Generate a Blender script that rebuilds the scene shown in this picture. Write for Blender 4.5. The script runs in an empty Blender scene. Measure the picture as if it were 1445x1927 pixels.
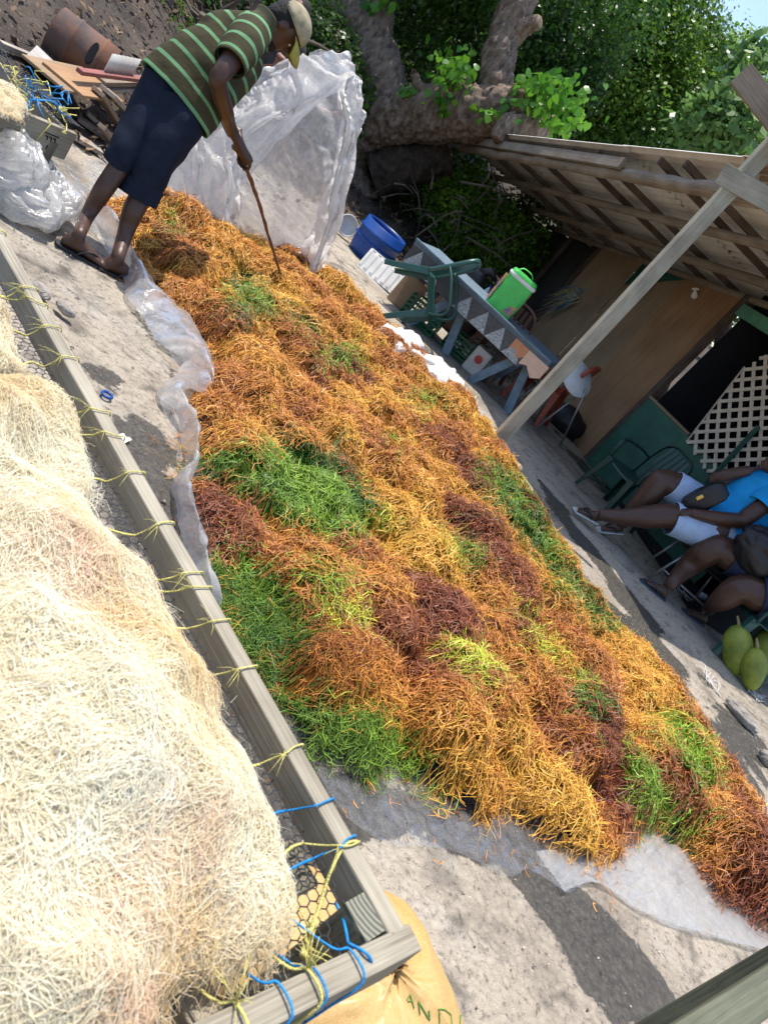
import bpy, bmesh, math, random
import numpy as np
from mathutils import Vector, Matrix, Euler
from mathutils.bvhtree import BVHTree
from math import radians, sin, cos, pi, atan2, sqrt

random.seed(7); rng = np.random.default_rng(11)
scn = bpy.context.scene
COL = scn.collection

# ------------------------------------------------------------ camera
F = 1447.0; ROLL = radians(41.8); TH = radians(22.4); H = 1.55     # pixels of the photograph (1445 x 1927)
CAM = np.array([0, 0, H])
def ray(x, y):
    dx, dy = x - 722.5, y - 963.5
    c, s = cos(ROLL), sin(ROLL)
    u = c*dx + s*dy; v = s*dx - c*dy
    return np.array([u, F*cos(TH) + v*sin(TH), -F*sin(TH) + v*cos(TH)])
cam = bpy.data.cameras.new('camera'); camo = bpy.data.objects.new('camera', cam); COL.objects.link(camo)
cam.sensor_width = 36; cam.lens = F/1927*36; cam.clip_start = 0.05; cam.clip_end = 3000
R0 = Vector((1, 0, 0)); U0 = Vector((0, sin(TH), cos(TH))); Fw = Vector((0, cos(TH), -sin(TH)))
X = cos(ROLL)*R0 + sin(ROLL)*U0; Yv = -sin(ROLL)*R0 + cos(ROLL)*U0
M = Matrix((X, Yv, -Fw)).transposed().to_4x4(); M.translation = Vector((0, 0, H))
camo.matrix_world = M
cam.dof.use_dof = True; cam.dof.focus_distance = 3.6; cam.dof.aperture_fstop = 11
scn.camera = camo
# ------------------------------------------------------------ light
SUN_EL = radians(74); SUN_AZ = atan2(-0.80, 0.60)
sd = Vector((sin(SUN_AZ)*cos(SUN_EL), cos(SUN_AZ)*cos(SUN_EL), sin(SUN_EL)))
w = bpy.data.worlds.new('World'); scn.world = w; w.use_nodes = True
nt = w.node_tree; bg = nt.nodes['Background']
sky = nt.nodes.new('ShaderNodeTexSky'); sky.sky_type = 'NISHITA'; sky.sun_disc = False
sky.sun_elevation = SUN_EL; sky.sun_rotation = SUN_AZ; sky.dust_density = 1.2; sky.air_density = 1.0
nt.links.new(sky.outputs[0], bg.inputs[0]); bg.inputs[1].default_value = 0.15
sl = bpy.data.lights.new('sun', 'SUN'); sl.energy = 3.3; sl.angle = radians(0.55); sl.color = (1, 0.94, 0.85)
so = bpy.data.objects.new('sun', sl); COL.objects.link(so); so.rotation_euler = sd.to_track_quat('Z', 'Y').to_euler()
so.location = (0, 0, 20)
cy = scn.cycles; cy.max_bounces = 6; cy.diffuse_bounces = 3; cy.glossy_bounces = 2; cy.transmission_bounces = 3; cy.transparent_max_bounces = 10; cy.caustics_reflective = False; cy.caustics_refractive = False
vs = scn.view_settings; vs.view_transform = 'Standard'; vs.look = 'None'; vs.exposure = 0.80; vs.gamma = 1; vs.use_curve_mapping = False

# ------------------------------------------------------------ numpy noise
def _h(ix, iy, iz):
    n = (ix*374761393 + iy*668265263 + iz*1442695041) & 0xffffffff
    n = ((n ^ (n >> 13))*1274126177) & 0xffffffff
    return ((n ^ (n >> 16)) & 0xffff)/65535.0
def vnoise(p):
    p = np.asarray(p, float); i = np.floor(p).astype(np.int64); f = p - i; f = f*f*(3-2*f); r = 0
    for a in (0, 1):
        for b in (0, 1):
            for c in (0, 1):
                wgt = (f[..., 0] if a else 1-f[..., 0])*(f[..., 1] if b else 1-f[..., 1])*(f[..., 2] if c else 1-f[..., 2])
                r = r + wgt*_h(i[..., 0]+a, i[..., 1]+b, i[..., 2]+c)
    return r
def fbm(p, o=4):
    p = np.asarray(p, float); r = 0; a = .5; t = 0
    for k in range(o):
        r = r + a*vnoise(p*2**k + 17.3*k); t += a; a *= .5
    return r/t*2-1                                   # about -1..1
def n2(x, y, s, seed=0., o=3):
    x = np.asarray(x, float); return fbm(np.stack([x*s+seed, np.asarray(y, float)*s-seed, np.zeros_like(x)+seed*1.7], -1), o)
def sstep(a, b, x):
    t = np.clip((x-a)/(b-a), 0, 1); return t*t*(3-2*t)

# ------------------------------------------------------------ unprojecting
def terrain(x, y):
    x = np.asarray(x, float); y = np.asarray(y, float)
    sp = lambda q: np.log1p(np.exp(np.clip(q*3, -30, 30)))/3
    q = sp(-x-3.7 + .1*(y-5)); h = .34*q
    h = h + .22*sp(y-13 - .2*x)
    h = np.minimum(h, 4 + .0*x)
    return h
def G(x, y, z=0.):
    d = ray(x, y); return CAM + d*((z-H)/d[2])
def GT(x, y, dz=0.):
    d = ray(x, y); d = d/np.linalg.norm(d); t = .5
    while t < 40:
        p = CAM + d*t
        if p[2] < terrain(p[0], p[1]) + dz: break
        t += .03
    return p
def Yp(x, y, yy):
    d = ray(x, y); return CAM + d*(yy/d[1])
def PL(x, y, p, n):
    d = ray(x, y); n = np.array(n); return CAM + d*(np.dot(np.array(p)-CAM, n)/np.dot(d, n))
FWD = np.array(Fw)
def pxm(px, P):                                       # size in metres of px pixels seen at point P
    return px*np.dot(np.array(P)-CAM, FWD)/F
def nrm(v):
    v = np.array(v, float); return v/(np.linalg.norm(v)+1e-12)

# ------------------------------------------------------------ materials
def mat(name, col, rough=.6, var=.25, scale=8., bump=.2, bscale=None, spec=.4, col2=None, coord='Object', stretch=(1, 1, 1), metal=0., detail=6):
    m = bpy.data.materials.new(name); m.use_nodes = True; t = m.node_tree; N = t.nodes; L = t.links
    b = N['Principled BSDF']; b.inputs['Roughness'].default_value = rough; b.inputs['Specular IOR Level'].default_value = spec
    b.inputs['Metallic'].default_value = metal
    tc = N.new('ShaderNodeTexCoord'); mp = N.new('ShaderNodeMapping'); mp.inputs['Scale'].default_value = stretch
    L.new(tc.outputs[coord], mp.inputs[0])
    nz = N.new('ShaderNodeTexNoise'); nz.inputs['Scale'].default_value = scale; nz.inputs['Detail'].default_value = detail; nz.inputs['Roughness'].default_value = .65
    L.new(mp.outputs[0], nz.inputs['Vector'])
    mx = N.new('ShaderNodeMix'); mx.data_type = 'RGBA'
    c2 = col2 if col2 else tuple(c*(1-var) for c in col); c1 = col if col2 else tuple(min(1, c*(1+var*.6)) for c in col)
    mx.inputs[6].default_value = (*c2, 1); mx.inputs[7].default_value = (*c1, 1)
    rp = N.new('ShaderNodeMapRange'); rp.inputs[1].default_value = .32; rp.inputs[2].default_value = .68
    L.new(nz.outputs[0], rp.inputs[0]); L.new(rp.outputs[0], mx.inputs[0]); L.new(mx.outputs[2], b.inputs['Base Color'])
    if bump:
        n2_ = N.new('ShaderNodeTexNoise'); n2_.inputs['Scale'].default_value = bscale or scale*4; n2_.inputs['Detail'].default_value = 5
        L.new(mp.outputs[0], n2_.inputs['Vector'])
        bp = N.new('ShaderNodeBump'); bp.inputs['Strength'].default_value = bump; bp.inputs['Distance'].default_value = .01
        L.new(n2_.outputs[0], bp.inputs['Height']); L.new(bp.outputs[0], b.inputs['Normal'])
    m['b'] = 0
    return m
def wood(name, c1, c2, rough=.75, gs=1.0, knots=True):
    m = bpy.data.materials.new(name); m.use_nodes = True; t = m.node_tree; N = t.nodes; L = t.links
    b = N['Principled BSDF']; b.inputs['Roughness'].default_value = rough; b.inputs['Specular IOR Level'].default_value = .25
    uv = N.new('ShaderNodeUVMap'); mp = N.new('ShaderNodeMapping'); mp.inputs['Scale'].default_value = (5*gs, 230*gs, 1)
    L.new(uv.outputs[0], mp.inputs[0])
    nz = N.new('ShaderNodeTexNoise'); nz.inputs['Scale'].default_value = 1; nz.inputs['Detail'].default_value = 8; nz.inputs['Distortion'].default_value = .6
    L.new(mp.outputs[0], nz.inputs['Vector'])
    nb = N.new('ShaderNodeTexNoise'); nb.inputs['Scale'].default_value = 5*gs; nb.inputs['Detail'].default_value = 5
    L.new(uv.outputs[0], nb.inputs['Vector'])
    ad = N.new('ShaderNodeMath'); ad.operation = 'MULTIPLY_ADD'; ad.inputs[1].default_value = .55
    L.new(nz.outputs[0], ad.inputs[0])
    ml = N.new('ShaderNodeMath'); ml.operation = 'MULTIPLY'; ml.inputs[1].default_value = .45
    L.new(nb.outputs[0], ml.inputs[0]); L.new(ml.outputs[0], ad.inputs[2])
    rp = N.new('ShaderNodeMapRange'); rp.inputs[1].default_value = .38; rp.inputs[2].default_value = .62
    L.new(ad.outputs[0], rp.inputs[0])
    mx = N.new('ShaderNodeMix'); mx.data_type = 'RGBA'; mx.inputs[6].default_value = (*c2, 1); mx.inputs[7].default_value = (*c1, 1)
    L.new(rp.outputs[0], mx.inputs[0]); L.new(mx.outputs[2], b.inputs['Base Color'])
    bp = N.new('ShaderNodeBump'); bp.inputs['Strength'].default_value = .35; bp.inputs['Distance'].default_value = .004
    L.new(nz.outputs[0], bp.inputs['Height']); L.new(bp.outputs[0], b.inputs['Normal'])
    return m
def attrmat(name, attr, rough=.5, trans=.0, spec=.4, kind='GEOMETRY', grad=False, var=.2):
    m = bpy.data.materials.new(name); m.use_nodes = True; t = m.node_tree; N = t.nodes; L = t.links
    b = N['Principled BSDF']; b.inputs['Roughness'].default_value = rough; b.inputs['Specular IOR Level'].default_value = spec
    a = N.new('ShaderNodeAttribute'); a.attribute_name = attr; a.attribute_type = kind
    c = a.outputs['Color']
    if grad:
        g = N.new('ShaderNodeAttribute'); g.attribute_name = 'tip'; g.attribute_type = 'GEOMETRY'
        rp = N.new('ShaderNodeMapRange'); rp.inputs[3].default_value = 1-var; rp.inputs[4].default_value = 1+var
        L.new(g.outputs['Fac'], rp.inputs[0])
        mm = N.new('ShaderNodeVectorMath'); mm.operation = 'SCALE'; L.new(c, mm.inputs[0]); L.new(rp.outputs[0], mm.inputs['Scale']); c = mm.outputs[0]
    L.new(c, b.inputs['Base Color'])
    if trans:
        tr = N.new('ShaderNodeBsdfTranslucent'); L.new(c, tr.inputs[0])
        ms = N.new('ShaderNodeMixShader'); ms.inputs[0].default_value = trans
        L.new(b.outputs[0], ms.inputs[1]); L.new(tr.outputs[0], ms.inputs[2]); L.new(ms.outputs[0], N['Material Output'].inputs[0])
    return m
def plastic_film(name, clear=.5, tint=(.9, .93, .95), bump=.5, bs=9., rough=.22, gloss=.4):
    m = bpy.data.materials.new(name); m.use_nodes = True; t = m.node_tree; N = t.nodes; L = t.links
    N.remove(N['Principled BSDF'])
    tc = N.new('ShaderNodeTexCoord')
    nz = N.new('ShaderNodeTexNoise'); nz.inputs['Scale'].default_value = bs; nz.inputs['Detail'].default_value = 4; nz.inputs['Distortion'].default_value = 1.2
    L.new(tc.outputs['Object'], nz.inputs['Vector'])
    vo = N.new('ShaderNodeTexVoronoi'); vo.feature = 'DISTANCE_TO_EDGE'; vo.inputs['Scale'].default_value = bs*.7
    va = N.new('ShaderNodeVectorMath'); va.operation = 'MULTIPLY_ADD'; va.inputs[1].default_value = (.25, .25, .25)
    L.new(nz.outputs['Color'], va.inputs[0]); L.new(tc.outputs['Object'], va.inputs[2]); L.new(va.outputs[0], vo.inputs['Vector'])
    ad = N.new('ShaderNodeMath'); ad.operation = 'ADD'; L.new(nz.outputs[0], ad.inputs[0])
    vm = N.new('ShaderNodeMath'); vm.operation = 'MINIMUM'; vm.inputs[1].default_value = .15; L.new(vo.outputs[0], vm.inputs[0]); L.new(vm.outputs[0], ad.inputs[1])
    bp = N.new('ShaderNodeBump'); bp.inputs['Strength'].default_value = bump; bp.inputs['Distance'].default_value = .03
    L.new(ad.outputs[0], bp.inputs['Height'])
    df = N.new('ShaderNodeBsdfDiffuse'); df.inputs[0].default_value = (*tint, 1); L.new(bp.outputs[0], df.inputs['Normal'])
    tl = N.new('ShaderNodeBsdfTranslucent'); tl.inputs[0].default_value = (*tint, 1); L.new(bp.outputs[0], tl.inputs['Normal'])
    tp = N.new('ShaderNodeBsdfTransparent'); tp.inputs[0].default_value = (.96, .97, .98, 1)
    gl = N.new('ShaderNodeBsdfGlossy'); gl.inputs['Roughness'].default_value = rough; gl.inputs[0].default_value = (.9, .9, .88, 1); L.new(bp.outputs[0], gl.inputs['Normal'])
    m1 = N.new('ShaderNodeMixShader'); m1.inputs[0].default_value = .72; L.new(df.outputs[0], m1.inputs[1]); L.new(tl.outputs[0], m1.inputs[2])
    m2 = N.new('ShaderNodeMixShader'); L.new(m1.outputs[0], m2.inputs[1]); L.new(tp.outputs[0], m2.inputs[2])
    rp = N.new('ShaderNodeMapRange'); rp.inputs[1].default_value = .3; rp.inputs[2].default_value = .7; rp.inputs[3].default_value = max(0, clear-.14); rp.inputs[4].default_value = min(1, clear+.14)
    L.new(nz.outputs[0], rp.inputs[0]); L.new(rp.outputs[0], m2.inputs[0])
    fr = N.new('ShaderNodeFresnel'); fr.inputs[0].default_value = 1.33; L.new(bp.outputs[0], fr.inputs['Normal'])
    fs = N.new('ShaderNodeMath'); fs.operation = 'MULTIPLY'; fs.inputs[1].default_value = gloss; L.new(fr.outputs[0], fs.inputs[0]); m3 = N.new('ShaderNodeMixShader'); L.new(fs.outputs[0], m3.inputs[0]); L.new(m2.outputs[0], m3.inputs[1]); L.new(gl.outputs[0], m3.inputs[2])
    L.new(m3.outputs[0], N['Material Output'].inputs[0])
    return m

MT = {}
def setup_mats():
    M_ = MT
    M_['rackwood'] = wood('weathered_lumber', (.40, .36, .28), (.20, .175, .13))
    M_['rackwood_d'] = wood('dark_lumber', (.24, .22, .16), (.11, .10, .075))
    M_['post'] = wood('post_lumber', (.42, .40, .32), (.22, .21, .165))
    M_['beam'] = wood('roof_pole', (.34, .29, .225), (.17, .135, .10), gs=.7)
    M_['purlin'] = wood('purlin_wood', (.14, .10, .075), (.05, .035, .028))
    M_['ply'] = wood('plywood', (.40, .24, .125), (.24, .135, .07), gs=.35)
    M_['ply2'] = wood('old_plywood', (.36, .25, .15), (.22, .15, .09), gs=.4)
    M_['debris'] = wood('debris_board', (.34, .27, .20), (.14, .10, .075))
    M_['debris2'] = wood('pale_debris_board', (.48, .42, .35), (.24, .20, .165))
    M_['redboard'] = wood('red_board', (.36, .12, .11), (.2, .1, .08))
    M_['bark'] = mat('bark', (.20, .145, .11), .95, col2=(.055, .04, .032), scale=7, bump=1., bscale=16, stretch=(1, 1, 1), spec=.1)
    M_['darkbark'] = mat('dark_bark', (.09, .065, .05), .95, col2=(.025, .02, .016), scale=8, bump=.8, bscale=18, spec=.1)
    M_['twig'] = mat('dead_twig', (.20, .16, .12), .9, col2=(.05, .04, .03), scale=5, bump=.2)
    M_['roof'] = mat('corrugated_iron', (.76, .75, .71), .5, col2=(.56, .53, .47), scale=1.6, bump=.1, spec=.35)
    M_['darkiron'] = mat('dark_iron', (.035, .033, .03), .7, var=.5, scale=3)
    M_['green'] = mat('green_paint', (.022, .10, .07), .5, var=.3, scale=6, bump=.08)
    M_['palegreen'] = mat('pale_green_paint', (.12, .36, .23), .5, var=.3, scale=9)
    M_['lattice'] = mat('lattice_plastic', (.62, .53, .42), .5, var=.2, scale=12, bump=.05)
    M_['black'] = mat('black_cloth', (.012, .012, .015), .45, var=.4, scale=14, bump=.5, bscale=22, spec=.5)
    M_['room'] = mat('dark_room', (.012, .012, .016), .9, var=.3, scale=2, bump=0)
    M_['skin'] = mat('skin', (.075, .036, .023), .42, var=.22, scale=16, bump=.12, bscale=120, spec=.45)
    M_['skin2'] = mat('skin_back', (.25, .115, .068), .5, var=.2, scale=16, bump=.1, bscale=120)
    M_['hair'] = mat('hair', (.012, .010, .009), .7, var=.4, scale=60, bump=.9, bscale=160)
    M_['navy'] = mat('navy_cotton', (.010, .016, .032), .8, var=.35, scale=12, bump=.35, bscale=14, spec=.2)
    M_['denim'] = mat('light_denim', (.40, .52, .72), .8, var=.18, scale=9, bump=.5, bscale=16, spec=.2)
    M_['blue'] = mat('blue_cotton', (.015, .32, .72), .75, var=.15, scale=7, bump=.4, bscale=11, spec=.2)
    M_['cap'] = mat('cap_cloth', (.42, .36, .24), .85, col2=(.17, .155, .09), scale=22, bump=.2)
    M_['capleaf'] = mat('cap_leaf_print', (.22, .48, .08), .85, var=.3, scale=30)
    M_['brim'] = mat('brim_under', (.36, .31, .06), .8, var=.2, scale=20)
    M_['sole'] = mat('sandal_rubber', (.02, .021, .024), .6, var=.3, scale=20)
    M_['solew'] = mat('sandal_white', (.6, .6, .58), .6, var=.2, scale=20)
    M_['soleb'] = mat('sandal_blue', (.045, .07, .12), .6, var=.3, scale=20)
    M_['stick'] = mat('stick_wood', (.16, .07, .035), .7, var=.5, scale=22, bump=.5)
    M_['yel'] = mat('yellow_twine', (.70, .63, .20), .7, var=.3, scale=60, bump=.6, bscale=300)
    M_['tblue'] = mat('blue_twine', (.01, .25, .62), .4, var=.3, scale=60, bump=.3, bscale=300)
    M_['net'] = mat('black_netting', (.05, .054, .062), .35, var=.2, scale=20, bump=0, spec=.5)
    M_['barrel'] = mat('blue_plastic', (.008, .065, .30), .4, var=.25, scale=6, bump=.06)
    M_['whitepl'] = mat('white_plastic', (.58, .57, .54), .5, var=.2, scale=6, bump=.05)
    M_['chair'] = mat('green_chair_plastic', (.022, .085, .07), .38, var=.2, scale=7, bump=.03, spec=.5)
    M_['chaird'] = mat('dark_chair_plastic', (.010, .045, .036), .4, var=.2, scale=7, bump=.03, spec=.5)
    M_['chairr'] = mat('red_chair_plastic', (.30, .05, .022), .4, var=.25, scale=7, bump=.03)
    M_['chairb'] = mat('brown_chair_plastic', (.16, .075, .05), .5, var=.25, scale=7, bump=.03)
    M_['metal'] = mat('chair_metal', (.32, .32, .32), .4, var=.2, scale=10, metal=.6)
    M_['tile_l'] = mat('speckled_tile', (.50, .54, .56), .35, col2=(.13, .15, .16), scale=60, bump=.1, detail=3)
    M_['tile_d'] = mat('dark_tile', (.075, .078, .085), .4, var=.4, scale=40, bump=.1)
    M_['tile_o'] = mat('orange_tile', (.56, .24, .12), .5, var=.2, scale=20)
    M_['tile_p'] = mat('peach_tile', (.70, .46, .33), .5, var=.1, scale=20)
    M_['tblpaint'] = mat('blue_grey_paint', (.13, .19, .24), .6, var=.3, scale=12)
    M_['bag'] = mat('green_bag', (.09, .60, .12), .4, var=.12, scale=7, bump=.5, bscale=16)
    M_['white'] = mat('white_fabric', (.74, .73, .71), .7, var=.1, scale=6, bump=.3, bscale=14)
    M_['print'] = mat('printed_panel', (.82, .36, .03), .5, col2=(.02, .13, .30), scale=22, bump=.1, detail=1)
    M_['rust'] = mat('rusted_drum', (.24, .095, .04), .8, col2=(.075, .07, .07), scale=3.5, bump=.5)
    M_['stone'] = mat('stone', (.42, .38, .33), .9, col2=(.20, .18, .155), scale=9, bump=.7, bscale=25, spec=.15)
    M_['coco'] = mat('green_coconut', (.30, .34, .045), .45, col2=(.13, .17, .025), scale=7, bump=.25)
    M_['cocob'] = mat('coconut_stem', (.32, .26, .12), .8, var=.3, scale=20)
    M_['film'] = plastic_film('clear_film', .41, tint=(.98, .98, .98), bump=.16, bs=16, rough=.15)
    M_['film_g'] = plastic_film('ground_film', .84, tint=(.95, .95, .93), bump=.4, bs=14, rough=.25, gloss=.22)
    M_['film_w'] = plastic_film('milky_film', .08, tint=(.93, .92, .90))
    M_['sackw'] = mat('white_sack', (.74, .72, .69), .75, var=.12, scale=6, bump=.4, bscale=30)
    M_['bulb'] = mat('bulb_glass', (.8, .78, .72), .2, var=.05, bump=0)
    M_['leafback'] = mat('moss_core', (.22, .10, .03), .9, col2=(.09, .035, .015), scale=25, bump=.8)
    M_['greencore'] = mat('green_moss_core', (.035, .09, .02), .9, var=.4, scale=25, bump=.8)
    M_['creamcore'] = mat('cream_core', (.56, .40, .20), .9, col2=(.42, .27, .11), scale=18, bump=.8)
    M_['bottle'] = mat('clear_bottle', (.55, .65, .75), .15, var=.1, bump=0)
    M_['pink'] = mat('red_plastic', (.5, .05, .05), .5, var=.2)
    M_['crate'] = mat('green_crate', (.01, .11, .05), .5, var=.3)
    M_['leaf'] = attrmat('leaf', 'col', .36, .45, .4)
    M_['mossv'] = attrmat('sea_moss', 'col', .45, 0, .3)
    M_['mosscore'] = attrmat('moss_core', 'col', .95, 0, .0)
    M_['nearrail'] = wood('mossy_lumber', (.16, .165, .11), (.07, .075, .05))
    M_['cream'] = attrmat('cream_moss', 'col', .7, .42, .1)
setup_mats()

# ------------------------------------------------------------ mesh builder
BASE = {}
class MB:
    def __init__(s): s.v = []; s.f = []; s.uv = []
    def add(s, V, Fc, UV=None):
        o = len(s.v); s.v += [tuple(map(float, p)) for p in V]
        for k, f in enumerate(Fc):
            s.f.append(tuple(i+o for i in f)); s.uv.append(UV[k] if UV else None)
        return s
    def beam(s, p0, p1, w_, h_, up=(0, 0, 1), w1=None, h1=None):
        p0 = np.array(p0, float); p1 = np.array(p1, float); t = nrm(p1-p0); u = np.array(up, float)
        if abs(np.dot(t, nrm(u))) > .98: u = np.array([0, 1, 0.])
        sd_ = nrm(np.cross(t, u)); u = np.cross(sd_, t); Ln = np.linalg.norm(p1-p0)
        V = []
        for p, a, b in ((p0, w_, h_), (p1, w1 or w_, h1 or h_)):
            for x, y in ((-1, -1), (1, -1), (1, 1), (-1, 1)): V.append(p + sd_*x*a/2 + u*y*b/2)
        r = random.random()*7; q = random.random()*5
        UV = []; per = [0, w_, w_+h_, 2*w_+h_, 2*w_+2*h_]
        Fc = []
        for k in range(4):
            a, b = k, (k+1) % 4
            Fc.append((a, a+4, b+4, b)[::-1]); UV.append([(r, q+per[k+1]), (r+Ln, q+per[k+1]), (r+Ln, q+per[k]), (r, q+per[k])])
        Fc.append((0, 1, 2, 3)[::-1]); UV.append([(r, q), (r, q+w_), (r+h_*.05, q+w_), (r+h_*.05, q)])
        Fc.append((4, 5, 6, 7)); UV.append([(r, q), (r, q+w_), (r+h_*.05, q+w_), (r+h_*.05, q)])
        return s.add(V, Fc, UV)
    def tube(s, pts, rad, n=8, flat=1., cap=True):
        P = [np.array(p, float) for p in pts]; k = len(P)
        if not hasattr(rad, '__len__'): rad = [rad]*k
        V = []; prev = None; Ls = 0; UVr = []
        for i in range(k):
            t = nrm(P[min(i+1, k-1)]-P[max(i-1, 0)])
            if prev is None:
                a = np.array([0, 0, 1.]) if abs(t[2]) < .9 else np.array([1., 0, 0]); e1 = nrm(np.cross(t, a))
            else: e1 = nrm(prev - t*np.dot(prev, t))
            e2 = np.cross(t, e1); prev = e1
            if i: Ls += np.linalg.norm(P[i]-P[i-1])
            UVr.append(Ls)
            for j in range(n):
                an = 2*pi*j/n; V.append(P[i] + (e1*cos(an) + e2*sin(an)*flat)*rad[i])
        Fc = []; UV = []
        for i in range(k-1):
            for j in range(n):
                j2 = (j+1) % n
                Fc.append((i*n+j, i*n+j2, (i+1)*n+j2, (i+1)*n+j))
                c = 2*pi*max(rad[i], .001)/n
                UV.append([(UVr[i], j*c), (UVr[i], (j+1)*c), (UVr[i+1], (j+1)*c), (UVr[i+1], j*c)])
        if cap:
            Fc.append(tuple(range(n))[::-1]); UV.append(None); Fc.append(tuple((k-1)*n+j for j in range(n))); UV.append(None)
        return s.add(V, Fc, UV)
    def loft(s, rings, n=18, cap=True, power=1.):       # rings: (centre, wvec, dvec)
        V = []; Fc = []; UV = []; Ls = [0]
        for i, (c, a, b) in enumerate(rings):
            for j in range(n):
                an = 2*pi*j/n; ca, sa = cos(an), sin(an)
                if power != 1.: ca = math.copysign(abs(ca)**power, ca); sa = math.copysign(abs(sa)**power, sa)
                V.append(np.array(c) + np.array(a)*ca + np.array(b)*sa)
            if i: Ls.append(Ls[-1] + np.linalg.norm(np.array(c)-np.array(rings[i-1][0])))
        for i in range(len(rings)-1):
            for j in range(n):
                j2 = (j+1) % n; Fc.append((i*n+j, i*n+j2, (i+1)*n+j2, (i+1)*n+j))
                UV.append([(j/n, Ls[i]), ((j+1)/n, Ls[i]), ((j+1)/n, Ls[i+1]), (j/n, Ls[i+1])])
        if cap:
            k = len(rings)
            Fc.append(tuple(range(n))[::-1]); UV.append(None); Fc.append(tuple((k-1)*n+j for j in range(n))); UV.append(None)
        return s.add(V, Fc, UV)
    def ell(s, c, r, n=16, m=10, ax=None):
        c = np.array(c, float); A = np.eye(3) if ax is None else np.array(ax).T
        r = np.array(r if hasattr(r, '__len__') else (r, r, r), float)
        V = [c + A@(r*np.array([0, 0, -1]))]
        for i in range(1, m):
            ph = -pi/2 + pi*i/m
            for j in range(n): th = 2*pi*j/n; V.append(c + A@(r*np.array([cos(ph)*cos(th), cos(ph)*sin(th), sin(ph)])))
        V.append(c + A@(r*np.array([0, 0, 1]))); Fc = []
        for j in range(n): Fc.append((0, 1+(j+1) % n, 1+j))
        for i in range(m-2):
            for j in range(n): a = 1+i*n+j; b = 1+i*n+(j+1) % n; Fc.append((a, b, b+n, a+n))
        l = len(V)-1
        for j in range(n): Fc.append((l, l-n+j, l-n+(j+1) % n))
        return s.add(V, Fc)
    def lathe(s, prof, c, ax=(0, 0, 1), n=28, cap=True, e1=None):
        ax = nrm(ax); a = np.array([1., 0, 0]) if abs(ax[0]) < .9 else np.array([0, 1., 0])
        e = nrm(a-ax*np.dot(a, ax)); e2 = np.cross(ax, e); c = np.array(c, float)
        return s.loft([(c+ax*z, e*r, e2*r) for r, z in prof], n, cap)
    def grid(s, P, uvscale=None):
        P = np.asarray(P, float); a, b = P.shape[:2]; V = P.reshape(-1, 3)
        Fc = [(i*b+j, i*b+j+1, (i+1)*b+j+1, (i+1)*b+j) for i in range(a-1) for j in range(b-1)]
        UV = None
        if uvscale: UV = [[(i*uvscale, j*uvscale), (i*uvscale, (j+1)*uvscale), ((i+1)*uvscale, (j+1)*uvscale), ((i+1)*uvscale, j*uvscale)] for i in range(a-1) for j in range(b-1)]
        return s.add(V, Fc, UV)
    def build(s, name, m, parent=None, smooth=False, bevel=0., base=None, solid=0., sub=0, voxel=0., post=None):
        if parent is not None: b = np.array(BASE[parent.name])
        elif base is not None: b = np.array(base, float)
        else:
            V = np.array(s.v); b = np.array([V[:, 0].mean(), V[:, 1].mean(), V[:, 2].min()])
        me = bpy.data.meshes.new(name)
        V = np.array(s.v) - b
        me.from_pydata(V.tolist(), [], s.f)
        if any(u is not None for u in s.uv):
            l = me.uv_layers.new(name='UVMap'); k = 0; arr = np.zeros((len(me.loops), 2))
            for f, u in zip(s.f, s.uv):
                if u: arr[k:k+len(f)] = u
                k += len(f)
            l.data.foreach_set('uv', arr.ravel())
        me.materials.append(m)
        if smooth: me.polygons.foreach_set('use_smooth', [True]*len(me.polygons))
        o = bpy.data.objects.new(name, me); COL.objects.link(o)
        if parent is not None: o.parent = parent
        else: o.location = b
        BASE[o.name] = b
        if voxel:
            md = o.modifiers.new('r', 'REMESH'); md.mode = 'VOXEL'; md.voxel_size = voxel; md.use_smooth_shade = True
            md = o.modifiers.new('s', 'SMOOTH'); md.factor = .5; md.iterations = 3
        if bevel:
            md = o.modifiers.new('b', 'BEVEL'); md.width = bevel; md.segments = 2; md.limit_method = 'ANGLE'; md.angle_limit = radians(50)
        if sub:
            md = o.modifiers.new('u', 'SUBSURF'); md.levels = sub; md.render_levels = sub
        if solid:
            md = o.modifiers.new('t', 'SOLIDIFY'); md.thickness = solid; md.offset = 0
        return o
def tag(o, label, cat, group=None, kind=None):
    o['label'] = label; o['category'] = cat
    if group: o['group'] = group
    if kind: o['kind'] = kind
    return o
def thing(name, base, label, cat, group=None):
    o = bpy.data.objects.new(name, None); COL.objects.link(o); o.location = base; BASE[o.name] = np.array(base, float); o.empty_display_size = .1
    return tag(o, label, cat, group)
def catmull(P, m):
    P = np.asarray(P, float); k = len(P); t = np.linspace(0, k-1, m); i = np.clip(np.floor(t).astype(int), 0, k-2); f = (t-i).reshape(-1, *([1]*(P.ndim-1)))
    a = P[np.clip(i-1, 0, k-1)]; b = P[i]; c = P[i+1]; d = P[np.clip(i+2, 0, k-1)]
    return .5*(2*b + (c-a)*f + (2*a-5*b+4*c-d)*f*f + (3*b-a-3*c+d)*f**3)
def surf(rows, nu, nv):
    R = np.array([catmull(np.array(r), nv) for r in rows]); return catmull(R, nu)
def normals(P):
    du = np.gradient(P, axis=0); dv = np.gradient(P, axis=1); n = np.cross(du, dv); return n/(np.linalg.norm(n, axis=2, keepdims=True)+1e-9)
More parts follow.
